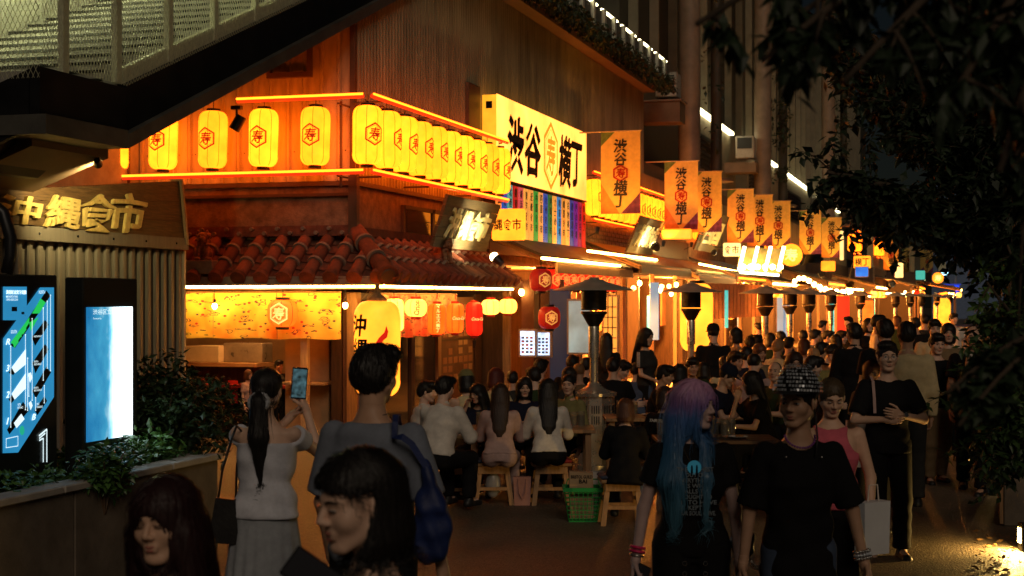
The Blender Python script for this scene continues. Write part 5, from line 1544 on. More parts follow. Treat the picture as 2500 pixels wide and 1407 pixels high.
# grey hut with upright ribs
hut = thing('siding_hut', 'grey hut with upright ribbed siding beside the tile roof', 'hut', (0,0,0))
HX = -1.5
MB().box(-3.6, HX-0.05, -8.5, -2.25, 0, 2.62).build('wall', SLATC, hut)
slm = MB().bbox(HX-0.05, HX-0.004, 0, 0.085, 0.02, 2.55, 0.012).mesh('slat')
for i in range(34): obj('slat', slm, SLATC, hut, (0, -2.35-0.18*i, 0))
MB().box(HX-0.06, HX+0.05, -8.6, -2.20, 2.56, 2.70).build('top_trim', SLATC, hut)
MB().box(HX-0.06, HX+0.012, -2.245, -2.20, 0, 2.55).build('corner_trim', mat('pale_trim',(0.5,0.4,0.28),0.5), hut)
for i in range(7): MB().ell((HX+0.052,-2.5-i*0.7,2.63),0.014,6,4).build('bolt', STEELK, hut)
# carved board on top of the hut
cb_ = thing('carved_sign', 'long carved wooden board with gilt brush characters on the grey hut', 'sign', (0,0,0))
BX = HX + 0.04
tp_ = [(0,458),(120,458),(240,452),(340,446),(437,442)]; bt_ = [(452,592),(300,570),(150,556),(0,545)]
poly = [(onx(a,b,BX).y, onx(a,b,BX).z) for a,b in [(-120,458)]+tp_+bt_+[(-120,535)]]
# planks: split the board into three boards lengthwise
import itertools
top_ = [(onx(a,b,BX).y, onx(a,b,BX).z) for a,b in [(-120,458)]+tp_]; bot_ = [(onx(a,b,BX).y, onx(a,b,BX).z) for a,b in [(-120,535),(0,545),(150,556),(300,570),(380,580),(452,592)]]
for k in range(3):
    f0, f1 = k/3, (k+1)/3
    a_ = [(t_[0]*(1-f0)+b_[0]*f0, t_[1]*(1-f0)+b_[1]*f0-0.002) for t_, b_ in zip(top_, bot_)]; c_ = [(t_[0]*(1-f1)+b_[0]*f1, t_[1]*(1-f1)+b_[1]*f1+0.002) for t_, b_ in zip(top_, bot_)]
    MB().prism(a_+c_[::-1], BX-0.10, BX-0.001*k, 'x').build('plank', BOARD, cb_)
MB().prism([(top_[-1][0]+0.004,top_[-1][1]+0.02),(top_[-1][0]+0.05,top_[-1][1]+0.02),(bot_[-1][0]+0.05,bot_[-1][1]-0.03),(bot_[-1][0]+0.004,bot_[-1][1]-0.03)], BX-0.12, BX+0.03,'x').build('end_cap', LTWD, cb_)
for ch, x0, x1, y0, y1 in (('沖',-15,98,484,544),('縄',104,190,484,552),('食',190,282,482,562),('市',270,354,480,566)):
    p0, p1 = onx(x0,y1,BX), onx(x1,y0,BX); mb = MB()
    put_text(mb, ch, (BX+0.003,(p0.y+p1.y)/2,(p0.z+p1.z)/2), (0,1,0), (0,0,1), w=p1.y-p0.y, h=p1.z-p0.z, bold=0.028, shear=0.15, extrude=0.03, wob=0.008); mb.build('character', GOLD, cb_)
# added fill lamp, no real fixture here, brightening the gilt letters
pll = thing('sign_fill_lamp', 'small added fill lamp under the stair landing aimed at the carved sign', 'lamp', (0,0,0))
q = V(-0.62,-5.55,3.30)
MB().tube([q+V(0,0,0.12), q+V(0,0,0.03)],0.012,6).build('arm', PLASTK, pll); MB().tube([q+V(0.02,-0.06,0.02),q+V(-0.02,0.03,-0.01)],[0.03,0.045],10).build('hood', PLASTK, pll)
ld = bpy.data.lights.new('sign_fill_beam','SPOT'); ld.energy = 130; ld.color = (1.0,0.80,0.34); ld.spot_size = R(112); ld.spot_blend = 0.8; ld.shadow_soft_size = 0.06
lo = bpy.data.objects.new('sign_fill_beam', ld); COL.objects.link(lo); lo.parent = pll; lo.location = q+V(-0.03,0.08,-0.03); lo.rotation_euler = (V(-0.84,0.55,-0.14)).to_track_quat('-Z','Y').to_euler()
# black corrugated hose at the far left
tag(MB().tube([at(-30,490,8.5),at(8,520,8.5),at(26,580,8.5),at(26,625,8.5),at(16,668,8.5)],0.035,10).build('drain_hose', PLASTK, None, True), 'black drain hose bending down at the far left edge', 'hose')

# leafy ground cover and bushes in the planter
LEAF = mat('leaf_green',(0.06,0.14,0.03),0.38,var=0.5,vscale=3,spec=0.5)
LEAFD = mat('leaf_dark',(0.020,0.038,0.012),0.45,var=0.5,vscale=3)
rr = random.Random(21); pts = []
for k in range(9000):
    y = rr.uniform(-12,-8.0); x_ = rr.uniform(0.2,PX-0.12)
    h = 0.62 + 0.16*(0.5+0.5*math.sin(y*4.1+x_*3)) + 0.10*(0.5+0.5*math.sin(y*9.7))
    if -9.2 < y < -8.0 and x_ > 1.4: h += 0.10
    pts.append((x_, y, 0.62+(h-0.62)*rr.random()**0.6))
gc = MB(); leaves(gc, pts, 0.075, rr, -0.2)
tag(gc.build('ground_cover', LEAF, fixn=False), 'low glossy leaves filling the planter below the kiosks', 'plants', kind='stuff')
def bush(label, c, rad, n, size, m_, seed, name='bush'):
    t = thing(name, label, 'bush', (c[0],c[1],0))
    rr = random.Random(seed); pts = []
    for k in range(n):
        u = V(rr.gauss(0,1),rr.gauss(0,1),rr.gauss(0,1)).normalized()*(rr.random()**0.35)
        lump = 1+0.22*math.sin(u.x*7+seed)+0.18*math.sin(u.y*9+u.z*6)
        pts.append((u.x*rad[0]*lump, u.y*rad[1]*lump, c[2]+u.z*rad[2]*lump))
    mb = MB(); leaves(mb, pts, size, rr, 0.1); mb.build('foliage', m_, t, fixn=False)
    sm = MB()
    for k in range(9):
        a = rr.uniform(0,6.28); sm.tube([(0,0,0.5),(rad[0]*.4*math.cos(a),rad[1]*.4*math.sin(a),c[2]),(rad[0]*.8*math.cos(a),rad[1]*.8*math.sin(a),c[2]+rad[2]*rr.uniform(0,.8))],[0.015,0.01,0.004],5)
    sm.build('stems', TRIM, t)
    return t
q = at(425,1000,12.2)
bush('dark dense shrub at the end of the planter', (q.x-0.1,q.y,1.02), (0.55,0.62,0.42), 6500, 0.075, LEAFD, 2)
q = at(330,1090,10.3)
bush('glossy bright green shrub lit by the white screen', (q.x-0.24,q.y,0.80), (0.14,0.30,0.16), 900, 0.07, LEAF, 5)
q = at(420,1100,11.4)
bush('small leafy shrub spilling toward the coping', (q.x-0.28,q.y,0.78), (0.14,0.40,0.15), 900, 0.07, LEAF, 6)

# ================================================================== tables, stools, things on them
STOOLW = mat('stool_wood',(0.36,0.20,0.085),0.5,var=0.3,vscale=6,stretch=(6,6,1))
CUSH = mat('red_cushion',(0.28,0.025,0.02),0.6,var=0.2,vscale=8)
CUSHB = mat('navy_cushion',(0.03,0.04,0.07),0.7,var=0.2)
def stool_meshes():
    d = []
    s = 0.17
    d.append(('seat', MB().bbox(-0.19,0.19,-0.15,0.15,0.37,0.40,0.008).mesh('seat'), STOOLW))
    for sx in (-1,1):
        for sy in (-1,1):
            d.append(('leg', MB().prism([(0,0),(0.045,0),(0.045,0.03),(0,0.03)],0,0.369,'z',M=Matrix(((sx,0,-sx*0.13,sx*0.15),(0,sy,-sy*0.10,sy*0.115),(0,0,1,0),(0,0,0,1)))).mesh('leg'), STOOLW))
    d.append(('stretcher', MB().box(-0.15,0.15,-0.125,-0.10,0.14,0.17).mesh('stretcher'), STOOLW)); d.append(('stretcher', MB().box(-0.15,0.15,0.10,0.125,0.14,0.17).mesh('stretcher'), STOOLW))
    d.append(('stretcher', MB().box(-0.16,-0.135,-0.099,0.099,0.20,0.23).mesh('stretcher'), STOOLW)); d.append(('stretcher', MB().box(0.135,0.16,-0.099,0.099,0.20,0.23).mesh('stretcher'), STOOLW))
    d.append(('apron', MB().box(-0.15,0.15,-0.13,-0.11,0.30,0.368).mesh('apron'), STOOLW))
    d.append(('cushion', MB().bbox(-0.195,0.195,-0.155,0.155,0.402,0.435,0.014).mesh('cushion'), CUSH))
    return d
SM = stool_meshes()
def stool(loc, rz, label, cm=CUSH):
    t = thing('stool', label, 'stool', (loc[0],loc[1],0), rz, 'wooden stools')
    for nm, me, m_ in SM: obj(nm, me, cm if nm == 'cushion' else m_, t)
    return t
def table(c, lx, ly, rz, label, top=MDWD, z=0.70):
    t = thing('table', label, 'table', (c[0],c[1],0), rz, 'dining tables')
    for k in range(3):
        MB().bbox(-lx/2, lx/2, -ly/2+ly*k/3+0.002, -ly/2+ly*(k+1)/3-0.002, z-0.035, z, 0.004).build('plank', top, t)
    for sx in (-1,1):
        for sy in (-1,1): MB().bbox(sx*(lx/2-0.07)-0.03, sx*(lx/2-0.07)+0.03, sy*(ly/2-0.07)-0.03, sy*(ly/2-0.07)+0.03, 0, z-0.037, 0.004).build('leg', top, t)
        MB().box(sx*(lx/2-0.07)-0.015, sx*(lx/2-0.07)+0.015, -ly/2+0.1, ly/2-0.1, z-0.12, z-0.04).build('apron', top, t)
    return t
GLS = mat('beer_glass',(0.85,0.75,0.55),0.05,spec=0.6,trans=0.85)
BEER = mat('beer',(0.55,0.25,0.03),0.15,trans=0.4)
def mug(p, label, s=1.0):
    t = thing('drinking_glass', label, 'glass', p, 0, 'glasses on the tables')
    MB().lathe([(0.034,0.0),(0.036,0.13),(0.033,0.13),(0.031,0.012),(0.0,0.012)],14,caps=False).build('glass', GLS, t, 'auto')
    MB().lathe([(0.030,0.014),(0.0315,0.10)],12).build('drink', BEER, t, 'auto')
    t.scale = (s,s,s)
def plate(p, label, r_=0.09):
    t = thing('plate', label, 'plate', p, 0, 'plates on the tables')
    MB().lathe([(r_*0.5,0.0),(r_*0.6,0.004),(r_,0.018),(r_*0.97,0.02),(r_*0.55,0.008),(0,0.007)],18,caps=False).build('dish', mat('white_china',(0.7,0.66,0.6),0.25), t, 'auto')
    rr = random.Random(int(p[0]*100)); m_ = MB()
    for k in range(6): m_.ell((rr.uniform(-.4,.4)*r_,rr.uniform(-.4,.4)*r_,0.02),(0.022,0.02,0.014),8,5)
    m_.build('food', mat('food',(0.35,0.16,0.05),0.5,var=0.5,vscale=30), t, True)
T1 = at(1296, 730, 15.0)
t1 = table((T1.x,T1.y), 1.25, 0.62, YAW, 'first table, with the row of diners before the nearest heater')
def on_table(T, u, w): return T + CR*u + CF*w
for i, (u, w, lb) in enumerate(((-0.5,0.02,'tall amber glass before the woman with her hand at her chin'),(-0.42,-0.1,'second glass at the left end of the first table'),(0.42,0.0,'glass by the woman in the olive top'),(0.5,0.1,'amber glass at the right end of the first table'),(0.12,0.1,'glass in the middle of the first table'))):
    q = on_table(T1,u,w); mug((q.x,q.y,0.701), lb, 1.15)
for i, (u, w, lb) in enumerate(((-0.1,0.0,'plate of food in the middle of the first table'),(0.3,-0.12,'plate at the right part of the first table'))):
    q = on_table(T1,u,w); plate((q.x,q.y,0.701), lb)
T2 = at(1745, 730, 13.9)
table((T2.x,T2.y), 1.1, 0.62, YAW, 'second table, half hidden behind the blue-haired woman', DKWD)
for i, (u, w, lb) in enumerate(((-0.02,0.12,'glinting glass behind the profile of the blue-haired woman'),(0.06,0.2,'tall glinting glass on the second table'),(0.1,0.05,'small glinting glass on the second table'),(0.18,0.22,'far glass on the second table'))):
    q = on_table(T2,u,w); mug((q.x,q.y,0.701), lb, 1.2)
q = on_table(T2,0.2,-0.1); plate((q.x,q.y,0.701), 'dark dish on the second table edge')
T3 = at(1610, 730, 16.4); table((T3.x,T3.y), 1.2, 0.62, YAW, 'third table, beyond the nearest heater')
for i, (u, w, lb) in enumerate(((-0.42,0.0,'white paper cup beside the oil bottles near the heater'),(-0.36,0.1,'yellow sauce bottle near the heater'))):
    q = on_table(T3,u,w); mug((q.x,q.y,0.701), lb, 1.3)
rr = random.Random(77)
spots = ['near the heater shoulder','before the man looking down','at the far end of the third table','by the black sleeve on the third table','close to the navy cap','under the bent man','next to the profile of the long-haired woman','at the back of the second table']
for i, lb in enumerate(spots):
    T_ = (T3,T3,T3,T3,T2,T2,T2,T2)[i]; q = on_table(T_, rr.uniform(-0.5,0.5), rr.uniform(-0.2,0.25)); mug((q.x,q.y,0.701), 'small glass '+lb, 1.1)
for i, lb in enumerate(('white plate in the middle of the third table','white plate at the end of the third table','white plate behind the glasses of the second table')):
    q = on_table((T3,T3,T2)[i], (-0.1,0.35,-0.3)[i], 0.08); plate((q.x,q.y,0.701), lb)
T4 = at(1830, 730, 18.2); table((T4.x,T4.y), 1.4, 0.62, YAW, 'fourth table, under the crowd around the second heater')
# stools in view
for px_, py_, lb, cm in ((1112,1242,'wooden stool with red cushion under the man in the white shirt',CUSH),(1203,1240,'wooden stool with navy cushion under the woman in the pink blouse',CUSHB),(1345,1240,'wooden stool with red cushion under the long-haired woman in white',CUSH),(1518,1290,'wooden stool under the woman in the black coat',CUSHB)):
    q = onz(px_, py_-6, 0.0); q = q + CF*0.13
    stool(q, YAW+R(4), lb, cm)
# black metal stool
bs_ = thing('metal_stool', 'black metal-legged stool between the blue-haired woman and the man in the cap', 'stool', onz(1828,1205,0.0)+CF*0.1, YAW)
MB().lathe([(0.17,0.44),(0.18,0.455),(0.17,0.475)],20).build('seat', PLASTK, bs_)
for sx in (-1,1):
    for sy in (-1,1): MB().tube([(sx*0.10,sy*0.10,0.44),(sx*0.15,sy*0.15,0)],0.011,6).build('leg', STEELK, bs_)
# green shopping basket with paper bag
gq = onz(1424,1276,0.0)+CF*0.12
bk_ = thing('basket', 'green plastic shopping basket on the asphalt by the first table', 'basket', gq, YAW)
GRNP = mat('green_plastic',(0.02,0.30,0.06),0.4)
w0,d0,w1,d1,hh = 0.125,0.10,0.165,0.13,0.27
def wallp(u0,u1,fx):
    pass
mb = MB()
for s_ in (-1,1):
    for k in range(9):
        f = k/8*2-1
        mb.tube([(f*w0,s_*d0,0.01),(f*w1,s_*d1,hh)],0.004,4); mb.tube([(s_*w0,f*d0,0.01),(s_*w1,f*d1,hh)],0.004,4)
for k in range(7):
    f = (k+0.5)/7; w_ = w0+(w1-w0)*f; d_ = d0+(d1-d0)*f; z = 0.01+hh*f
    mb.tube([(-w_,-d_,z),(w_,-d_,z),(w_,d_,z),(-w_,d_,z),(-w_,-d_,z)],0.004,4)
mb.build('lattice', GRNP, bk_)
MB().box(-w0,w0,-d0,d0,0.0,0.012).build('bottom', GRNP, bk_)
rim = MB()
for s_ in (-1,1): rim.box(-w1-0.012,w1+0.012,s_*d1-0.012,s_*d1+0.012,hh,hh+0.035); rim.box(s_*w1-0.012,s_*w1+0.012,-d1+0.013,d1-0.013,hh,hh+0.035)
rim.build('rim', GRNP, bk_)
MB().tube([(-w1,0,hh),(-w1*0.8,-0.02,hh+0.10),(w1*0.8,-0.02,hh+0.10),(w1,0,hh)],0.006,6).build('handle', GRNP, bk_)
pb_ = thing('paper_bag', 'brown paper bag with black printed letters standing in the green basket', 'bag', gq, YAW)
KRAFT = mat('kraft_paper',(0.38,0.25,0.13),0.8,var=0.15,vscale=5,bump=0.3,bscale=12)
MB().prism([(-0.115,0.02),(0.095,0.02),(0.09,0.43),(-0.12,0.44)],-0.06,0.05,'y').build('paper', KRAFT, pb_)
mb = MB(); put_text(mb,'BRISTOL GUILD',(-0.012,-0.062,0.395),(1,0,0),(0,0,1),w=0.19,h=0.028,bold=0.03); put_text(mb,'BAI',(0.0,-0.062,0.355),(1,0,0),(0,0,1),w=0.07,h=0.034,bold=0.03); mb.build('lettering', INK, pb_, fixn=False)
wb = thing('paper_bag', 'small white bag standing behind the green basket', 'bag', gq+CR*0.13+CF*0.16, YAW)
MB().prism([(-0.06,0.0),(0.06,0.0),(0.065,0.42),(-0.06,0.42)],-0.03,0.03,'y').build('paper', mat('white_bag',(0.55,0.5,0.45),0.7,var=0.1), wb)
tb = thing('tote_bag', 'dusty pink tote bag on the ground between two stools', 'bag', onz(1275,1238,0.0)+CF*0.15, YAW)
MB().prism([(-0.075,0.0),(0.075,0.0),(0.085,0.27),(-0.085,0.27)],-0.05,0.05,'y').build('cloth', mat('pink_cloth',(0.36,0.18,0.15),0.8,var=0.2,bump=0.3,bscale=25), tb)
MB().tube([(-0.04,-0.051,0.25),(-0.03,-0.06,0.12),(0.0,-0.062,0.06),(0.03,-0.06,0.12),(0.04,-0.051,0.25)],0.006,6).build('strap', MATS['pink_cloth'], tb)
hb = thing('hanging_bag', 'translucent pale bag hanging beneath the navy stool', 'bag', onz(1203,1234,0.0)+CF*0.08, YAW)
MB().ell((0,0,0.19),(0.075,0.05,0.13),12,10).build('bag', mat('clear_bag',(0.35,0.34,0.34),0.3,trans=0.3), hb, True); MB().tube([(-0.10,-0.06,0.40),(-0.05,-0.05,0.33),(0,0,0.30)],0.006,5).build('strap', mat('strap_cream',(0.5,0.45,0.35),0.7), hb)
# right side: concrete planter box and low path lights
rp_ = thing('planter_box', 'square concrete planter box at the right edge', 'planter', (0,0,0))
q0 = onz(2450,1285,0.0)
MB().bbox(q0.x, q0.x+1.6, q0.y, q0.y+0.9, 0, 0.44, 0.01).build('box', CONC, rp_)
for k in range(3): MB().box(q0.x-0.03, q0.x-0.002, q0.y+k*0.3, q0.y+0.28+k*0.3, 0.02, 0.40).build('board', MDWD, rp_)
MB().box(q0.x+0.05, q0.x+1.5, q0.y+0.05, q0.y+0.85, 0.441, 0.46).build('soil', SOIL, rp_)
def pathlight(px_, py_, label, h=0.20, power=9, lit=True):
    q = onz(px_, py_, 0.0)
    t = thing('path_light', label, 'lamp', (q.x,q.y,0), YAW)
    MB().bbox(-0.02,0.06,-0.05,0.05,0,h+0.04,0.006).build('post', STEELK, t)
    MB().box(-0.026,-0.021,-0.035,0.035,h*0.35,h).build('lens', glow('path_led',(1.0,0.62,0.16),30.0), t)
    if lit:
        ld = bpy.data.lights.new('path_light_beam','AREA'); ld.energy = power; ld.color = (1.0,0.60,0.16); ld.size = 0.07
        lo = bpy.data.objects.new('path_light_beam', ld); COL.objects.link(lo); lo.parent = t; lo.location = (-0.04,0,h*0.7); lo.rotation_euler = (0,R(62),0)
pathlight(2496,1345,'low path light throwing a warm pool on the asphalt at the right edge',0.18,40)
pathlight(2465,1010,'small path light glowing in the shrubs at the right',0.22,8)
pathlight(2475,1110,'tiny path light low between leaves at the right',0.2,8)
# leaf litter along the path edge
rr = random.Random(8); lm = MB(); pts = []
for k in range(90):
    q = onz(rr.uniform(2380,2500), rr.uniform(1290,1400), 0.0); pts.append((q.x,q.y,0.012))
leaves(lm, pts, 0.06, rr, 0.0); tag(lm.build('leaf_litter', mat('dry_leaf',(0.16,0.09,0.03),0.7,var=0.5), fixn=False), 'fallen leaves on the asphalt by the right planter', 'leaves', kind='stuff')
# ================================================================== people: bodies grown from one smooth field
def npv(a): return np.array(a, dtype=np.float32)
class Field:
    def __init__(s, lo, hi, h):
        s.h = h; s.lo = npv(lo) - 2*h
        s.n = np.ceil((npv(hi) + 2*h - s.lo)/h).astype(int) + 1
        s.F = np.full(tuple(s.n), 0.06, dtype=np.float32)
        s.ax = [s.lo[i] + h*np.arange(s.n[i], dtype=np.float32) for i in range(3)]
    def region(s, lo, hi, pad):
        i0 = np.maximum(0, np.floor((npv(lo)-pad-s.lo)/s.h).astype(int)); i1 = np.minimum(s.n, np.ceil((npv(hi)+pad-s.lo)/s.h).astype(int)+1)
        if np.any(i1 <= i0): return None
        return tuple(slice(a, b) for a, b in zip(i0, i1))
    def grid(s, sl):
        return np.meshgrid(s.ax[0][sl[0]], s.ax[1][sl[1]], s.ax[2][sl[2]], indexing='ij')
    def put(s, prim, k=0.02, sub=False):
        fn, lo, hi = prim
        sl = s.region(lo, hi, 0.06 + k)
        if sl is None: return
        X, Y, Z = s.grid(sl)
        d = fn(X, Y, Z).astype(np.float32); f = s.F[sl]
        if sub:
            d = -d
            if k > 0:
                hh = np.clip(0.5 + 0.5*(d-f)/k, 0, 1); s.F[sl] = f*(1-hh) + d*hh + k*hh*(1-hh)
            else: s.F[sl] = np.maximum(f, d)
        else:
            if k > 0:
                hh = np.clip(0.5 + 0.5*(f-d)/k, 0, 1); s.F[sl] = f*(1-hh) + d*hh - k*hh*(1-hh)
            else: s.F[sl] = np.minimum(f, d)
    def whole(s, fn):
        X, Y, Z = np.meshgrid(*s.ax, indexing='ij'); s.F = fn(X, Y, Z, s.F).astype(np.float32)
    def net(s):
        F = s.F; h = s.h
        I = F < 0
        nx, ny, nz = F.shape
        c = [(a, b, d) for a in (0,1) for b in (0,1) for d in (0,1)]
        def cor(A, q): return A[q[0]:nx-1+q[0], q[1]:ny-1+q[1], q[2]:nz-1+q[2]]
        cnt = np.zeros((nx-1,ny-1,nz-1), np.int8)
        for q in c: cnt += cor(I, q)
        mask = (cnt > 0) & (cnt < 8)
        idx = np.argwhere(mask)
        if len(idx) == 0: return np.zeros((0,3)), np.zeros((0,4), int)
        vid = -np.ones(mask.shape, np.int64); vid[mask] = np.arange(len(idx))
        acc = np.zeros((len(idx),3)); num = np.zeros(len(idx))
        i, j, k = idx.T
        for q in c:
            for ax in range(3):
                if q[ax]: continue
                r = list(q); r[ax] = 1
                fa = F[i+q[0], j+q[1], k+q[2]]; fb = F[i+r[0], j+r[1], k+r[2]]
                m = (fa < 0) != (fb < 0)
                t = np.where(m, fa/(fa-fb+1e-12), 0)
                p = np.array(q, float)[None,:].repeat(len(idx),0); p[:,ax] += t
                acc[m] += p[m]; num[m] += 1
        V_ = (idx + acc/num[:,None])*h + s.lo
        Q = []
        for ax in range(3):
            b, d = (ax+1)%3, (ax+2)%3
            sl0 = [slice(None)]*3; sl1 = [slice(None)]*3
            sl0[ax] = slice(0,-1); sl1[ax] = slice(1,None)
            A = I[tuple(sl0)]; B = I[tuple(sl1)]
            e = np.argwhere(A != B)
            ok = (e[:,b] > 0) & (e[:,d] > 0) & (e[:,b] < F.shape[b]-1) & (e[:,d] < F.shape[d]-1)
            e = e[ok]
            def cell(db, dd):
                g_ = e.copy(); g_[:,b] += db; g_[:,d] += dd
                return vid[g_[:,0], g_[:,1], g_[:,2]]
            q = np.stack([cell(-1,-1), cell(0,-1), cell(0,0), cell(-1,0)], 1)
            fl = ~A[e[:,0], e[:,1], e[:,2]]
            q[fl] = q[fl][:, ::-1]
            Q.append(q)
        Q = np.concatenate(Q); Q = Q[(Q >= 0).all(1)]
        return V_, Q

def mesh_from(parts, name):
    vs = []; fs = []; b = 0
    for v_, q_ in parts:
        if len(v_) == 0: continue
        vs.append(np.asarray(v_)); fs += [tuple(int(i)+b for i in f) for f in q_]; b += len(v_)
    me = bpy.data.meshes.new(name)
    if vs:
        me.from_pydata(np.concatenate(vs).tolist(), [], fs)
        me.polygons.foreach_set('use_smooth', [True]*len(me.polygons))
    return me

def cap(a, b, ra, rb, sq=None):
    a = npv(a); b = npv(b); ab = b-a; L2 = float((ab*ab).sum())+1e-9
    def fn(X,Y,Z):
        px, py, pz = X-a[0], Y-a[1], Z-a[2]
        t = np.clip((px*ab[0]+py*ab[1]+pz*ab[2])/L2, 0, 1)
        return np.sqrt((px-ab[0]*t)**2+(py-ab[1]*t)**2+(pz-ab[2]*t)**2) - (ra+(rb-ra)*t)
    r = max(ra, rb)
    return fn, np.minimum(a,b)-r, np.maximum(a,b)+r
def elp(c, r, Rm=None):
    c = npv(c); r = npv(r); m = float(r.min())
    def fn(X,Y,Z):
        px, py, pz = X-c[0], Y-c[1], Z-c[2]
        if Rm is not None:
            px, py, pz = (Rm[0][0]*px+Rm[1][0]*py+Rm[2][0]*pz, Rm[0][1]*px+Rm[1][1]*py+Rm[2][1]*pz, Rm[0][2]*px+Rm[1][2]*py+Rm[2][2]*pz)
        k0 = np.sqrt((px/r[0])**2+(py/r[1])**2+(pz/r[2])**2); k1 = np.sqrt((px/r[0]**2)**2+(py/r[1]**2)**2+(pz/r[2]**2)**2)+1e-9
        return k0*(k0-1)/k1
    R_ = float(r.max()) if Rm is not None else r
    return fn, c-R_, c+R_
def loft(o, Rm, L_, prof, ex=2.4, t0=None, t1=None, infl=0.0, wrinkle=0.0, seed=0):
    """elliptic stack along local z of frame Rm: prof rows (t, half-width, half-depth, forward offset)"""
    o = npv(o); P = np.array(prof, np.float32); t0 = P[0,0] if t0 is None else t0; t1 = P[-1,0] if t1 is None else t1
    def fn(X,Y,Z):
        px, py, pz = X-o[0], Y-o[1], Z-o[2]
        x_ = Rm[0][0]*px+Rm[1][0]*py+Rm[2][0]*pz; y_ = Rm[0][1]*px+Rm[1][1]*py+Rm[2][1]*pz; z_ = Rm[0][2]*px+Rm[1][2]*py+Rm[2][2]*pz
        t = z_/L_
        w = np.interp(t, P[:,0], P[:,1])+infl; d = np.interp(t, P[:,0], P[:,2])+infl; c = np.interp(t, P[:,0], P[:,3])
        k = (np.abs(x_/w)**ex + np.abs((y_-c)/d)**ex)**(1/ex)
        v = (k-1)*np.minimum(w, d)
        if wrinkle: v = v + wrinkle*(np.sin(z_*48+x_*14+seed)*0.6+np.sin(z_*29-x_*31+y_*20+seed*2)*0.5+np.sin(x_*60+z_*9)*0.25)
        return np.maximum(v, np.maximum(z_-t1*L_, t0*L_-z_))
    r = float(P[:,1:3].max())+infl+0.02
    ends = [np.array(Rm)@npv((0,0,t*L_)) + o for t in (t0,t1)]
    return fn, np.minimum(*ends)-r, np.maximum(*ends)+r

def rot(yaw=0, pitch=0, roll=0):
    """columns: local x, y(forward), z axes; pitch>0 leans forward/down, yaw>0 turns to the left"""
    M = Matrix.Rotation(R(yaw),3,'Z') @ Matrix.Rotation(R(-pitch),3,'X') @ Matrix.Rotation(R(roll),3,'Y')
    return np.array(M)
def nrm(v): v = np.array(v, float); return v/np.linalg.norm(v)

TM = [(-0.13,0.125,0.09,-0.005),(0.03,0.163,0.112,-0.01),(0.16,0.155,0.105,-0.005),(0.36,0.138,0.098,0.005),(0.62,0.166,0.115,0.012),(0.80,0.172,0.110,0.005),(0.91,0.165,0.088,-0.008),(0.985,0.10,0.066,-0.018),(1.06,0.055,0.055,-0.02)]
TF = [(-0.13,0.13,0.095,-0.01),(0.03,0.168,0.112,-0.015),(0.16,0.152,0.10,-0.005),(0.38,0.118,0.086,0.005),(0.62,0.142,0.115,0.022),(0.80,0.145,0.100,0.008),(0.91,0.138,0.078,-0.008),(0.985,0.085,0.058,-0.016),(1.06,0.05,0.05,-0.02)]
TL_ = 0.51

def skeleton(sp):
    f = sp.get('f', False)
    J = {}
    Rt = rot(sp.get('twist',0), sp.get('lean',0), sp.get('side',0))
    hip = np.array([0,0,sp.get('hipz',0.885)], float); J['hip'] = hip; J['Rt'] = Rt
    def tor(x_,y_,t): return hip + Rt@np.array([x_,y_,t*TL_])
    J['nb'] = tor(0,-0.018,1.0)
    sw = 0.158 if f else 0.182
    sw *= sp.get('wide',1.0)
    hy, hp, hr = sp.get('head',(0,0,0))
    Rh = rot(sp.get('twist',0)+hy, hp, hr); J['Rh'] = Rh
    nd = nrm(Rt[:,2]*0.45 + np.array([0,0,1])*0.55 + Rh[:,1]*(0.10 + max(0,hp)*0.004))
    J['hc'] = J['nb'] + nd*0.185
    for sd, s_ in (('R',1),('L',-1)):
        sh = tor(s_*sw, -0.012, 0.895)
        ud, fd = sp.get('arms',{}).get(sd, ((s_*0.16,-0.04,-1),(s_*0.05,0.18,-1)))
        ud = nrm(ud); fd = nrm(fd)
        el = sh + ud*0.285; wr = el + fd*0.245
        J['sh'+sd], J['el'+sd], J['wr'+sd], J['fd'+sd] = sh, el, wr, fd
        hj = hip + rot(sp.get('twist',0)*0.5)@np.array([s_*0.088,0,-0.01])
        td, cd_ = sp.get('legs',{}).get(sd, ((s_*0.03,0.02,-1),(0,-0.03,-1)))
        td = nrm(td); cd_ = nrm(cd_)
        kn = hj + td*0.42; an = kn + cd_*0.40
        J['hj'+sd], J['kn'+sd], J['an'+sd] = hj, kn, an
        J['ft'+sd] = nrm(sp.get('feet',{}).get(sd,(s_*0.15,1,0)))
    return J

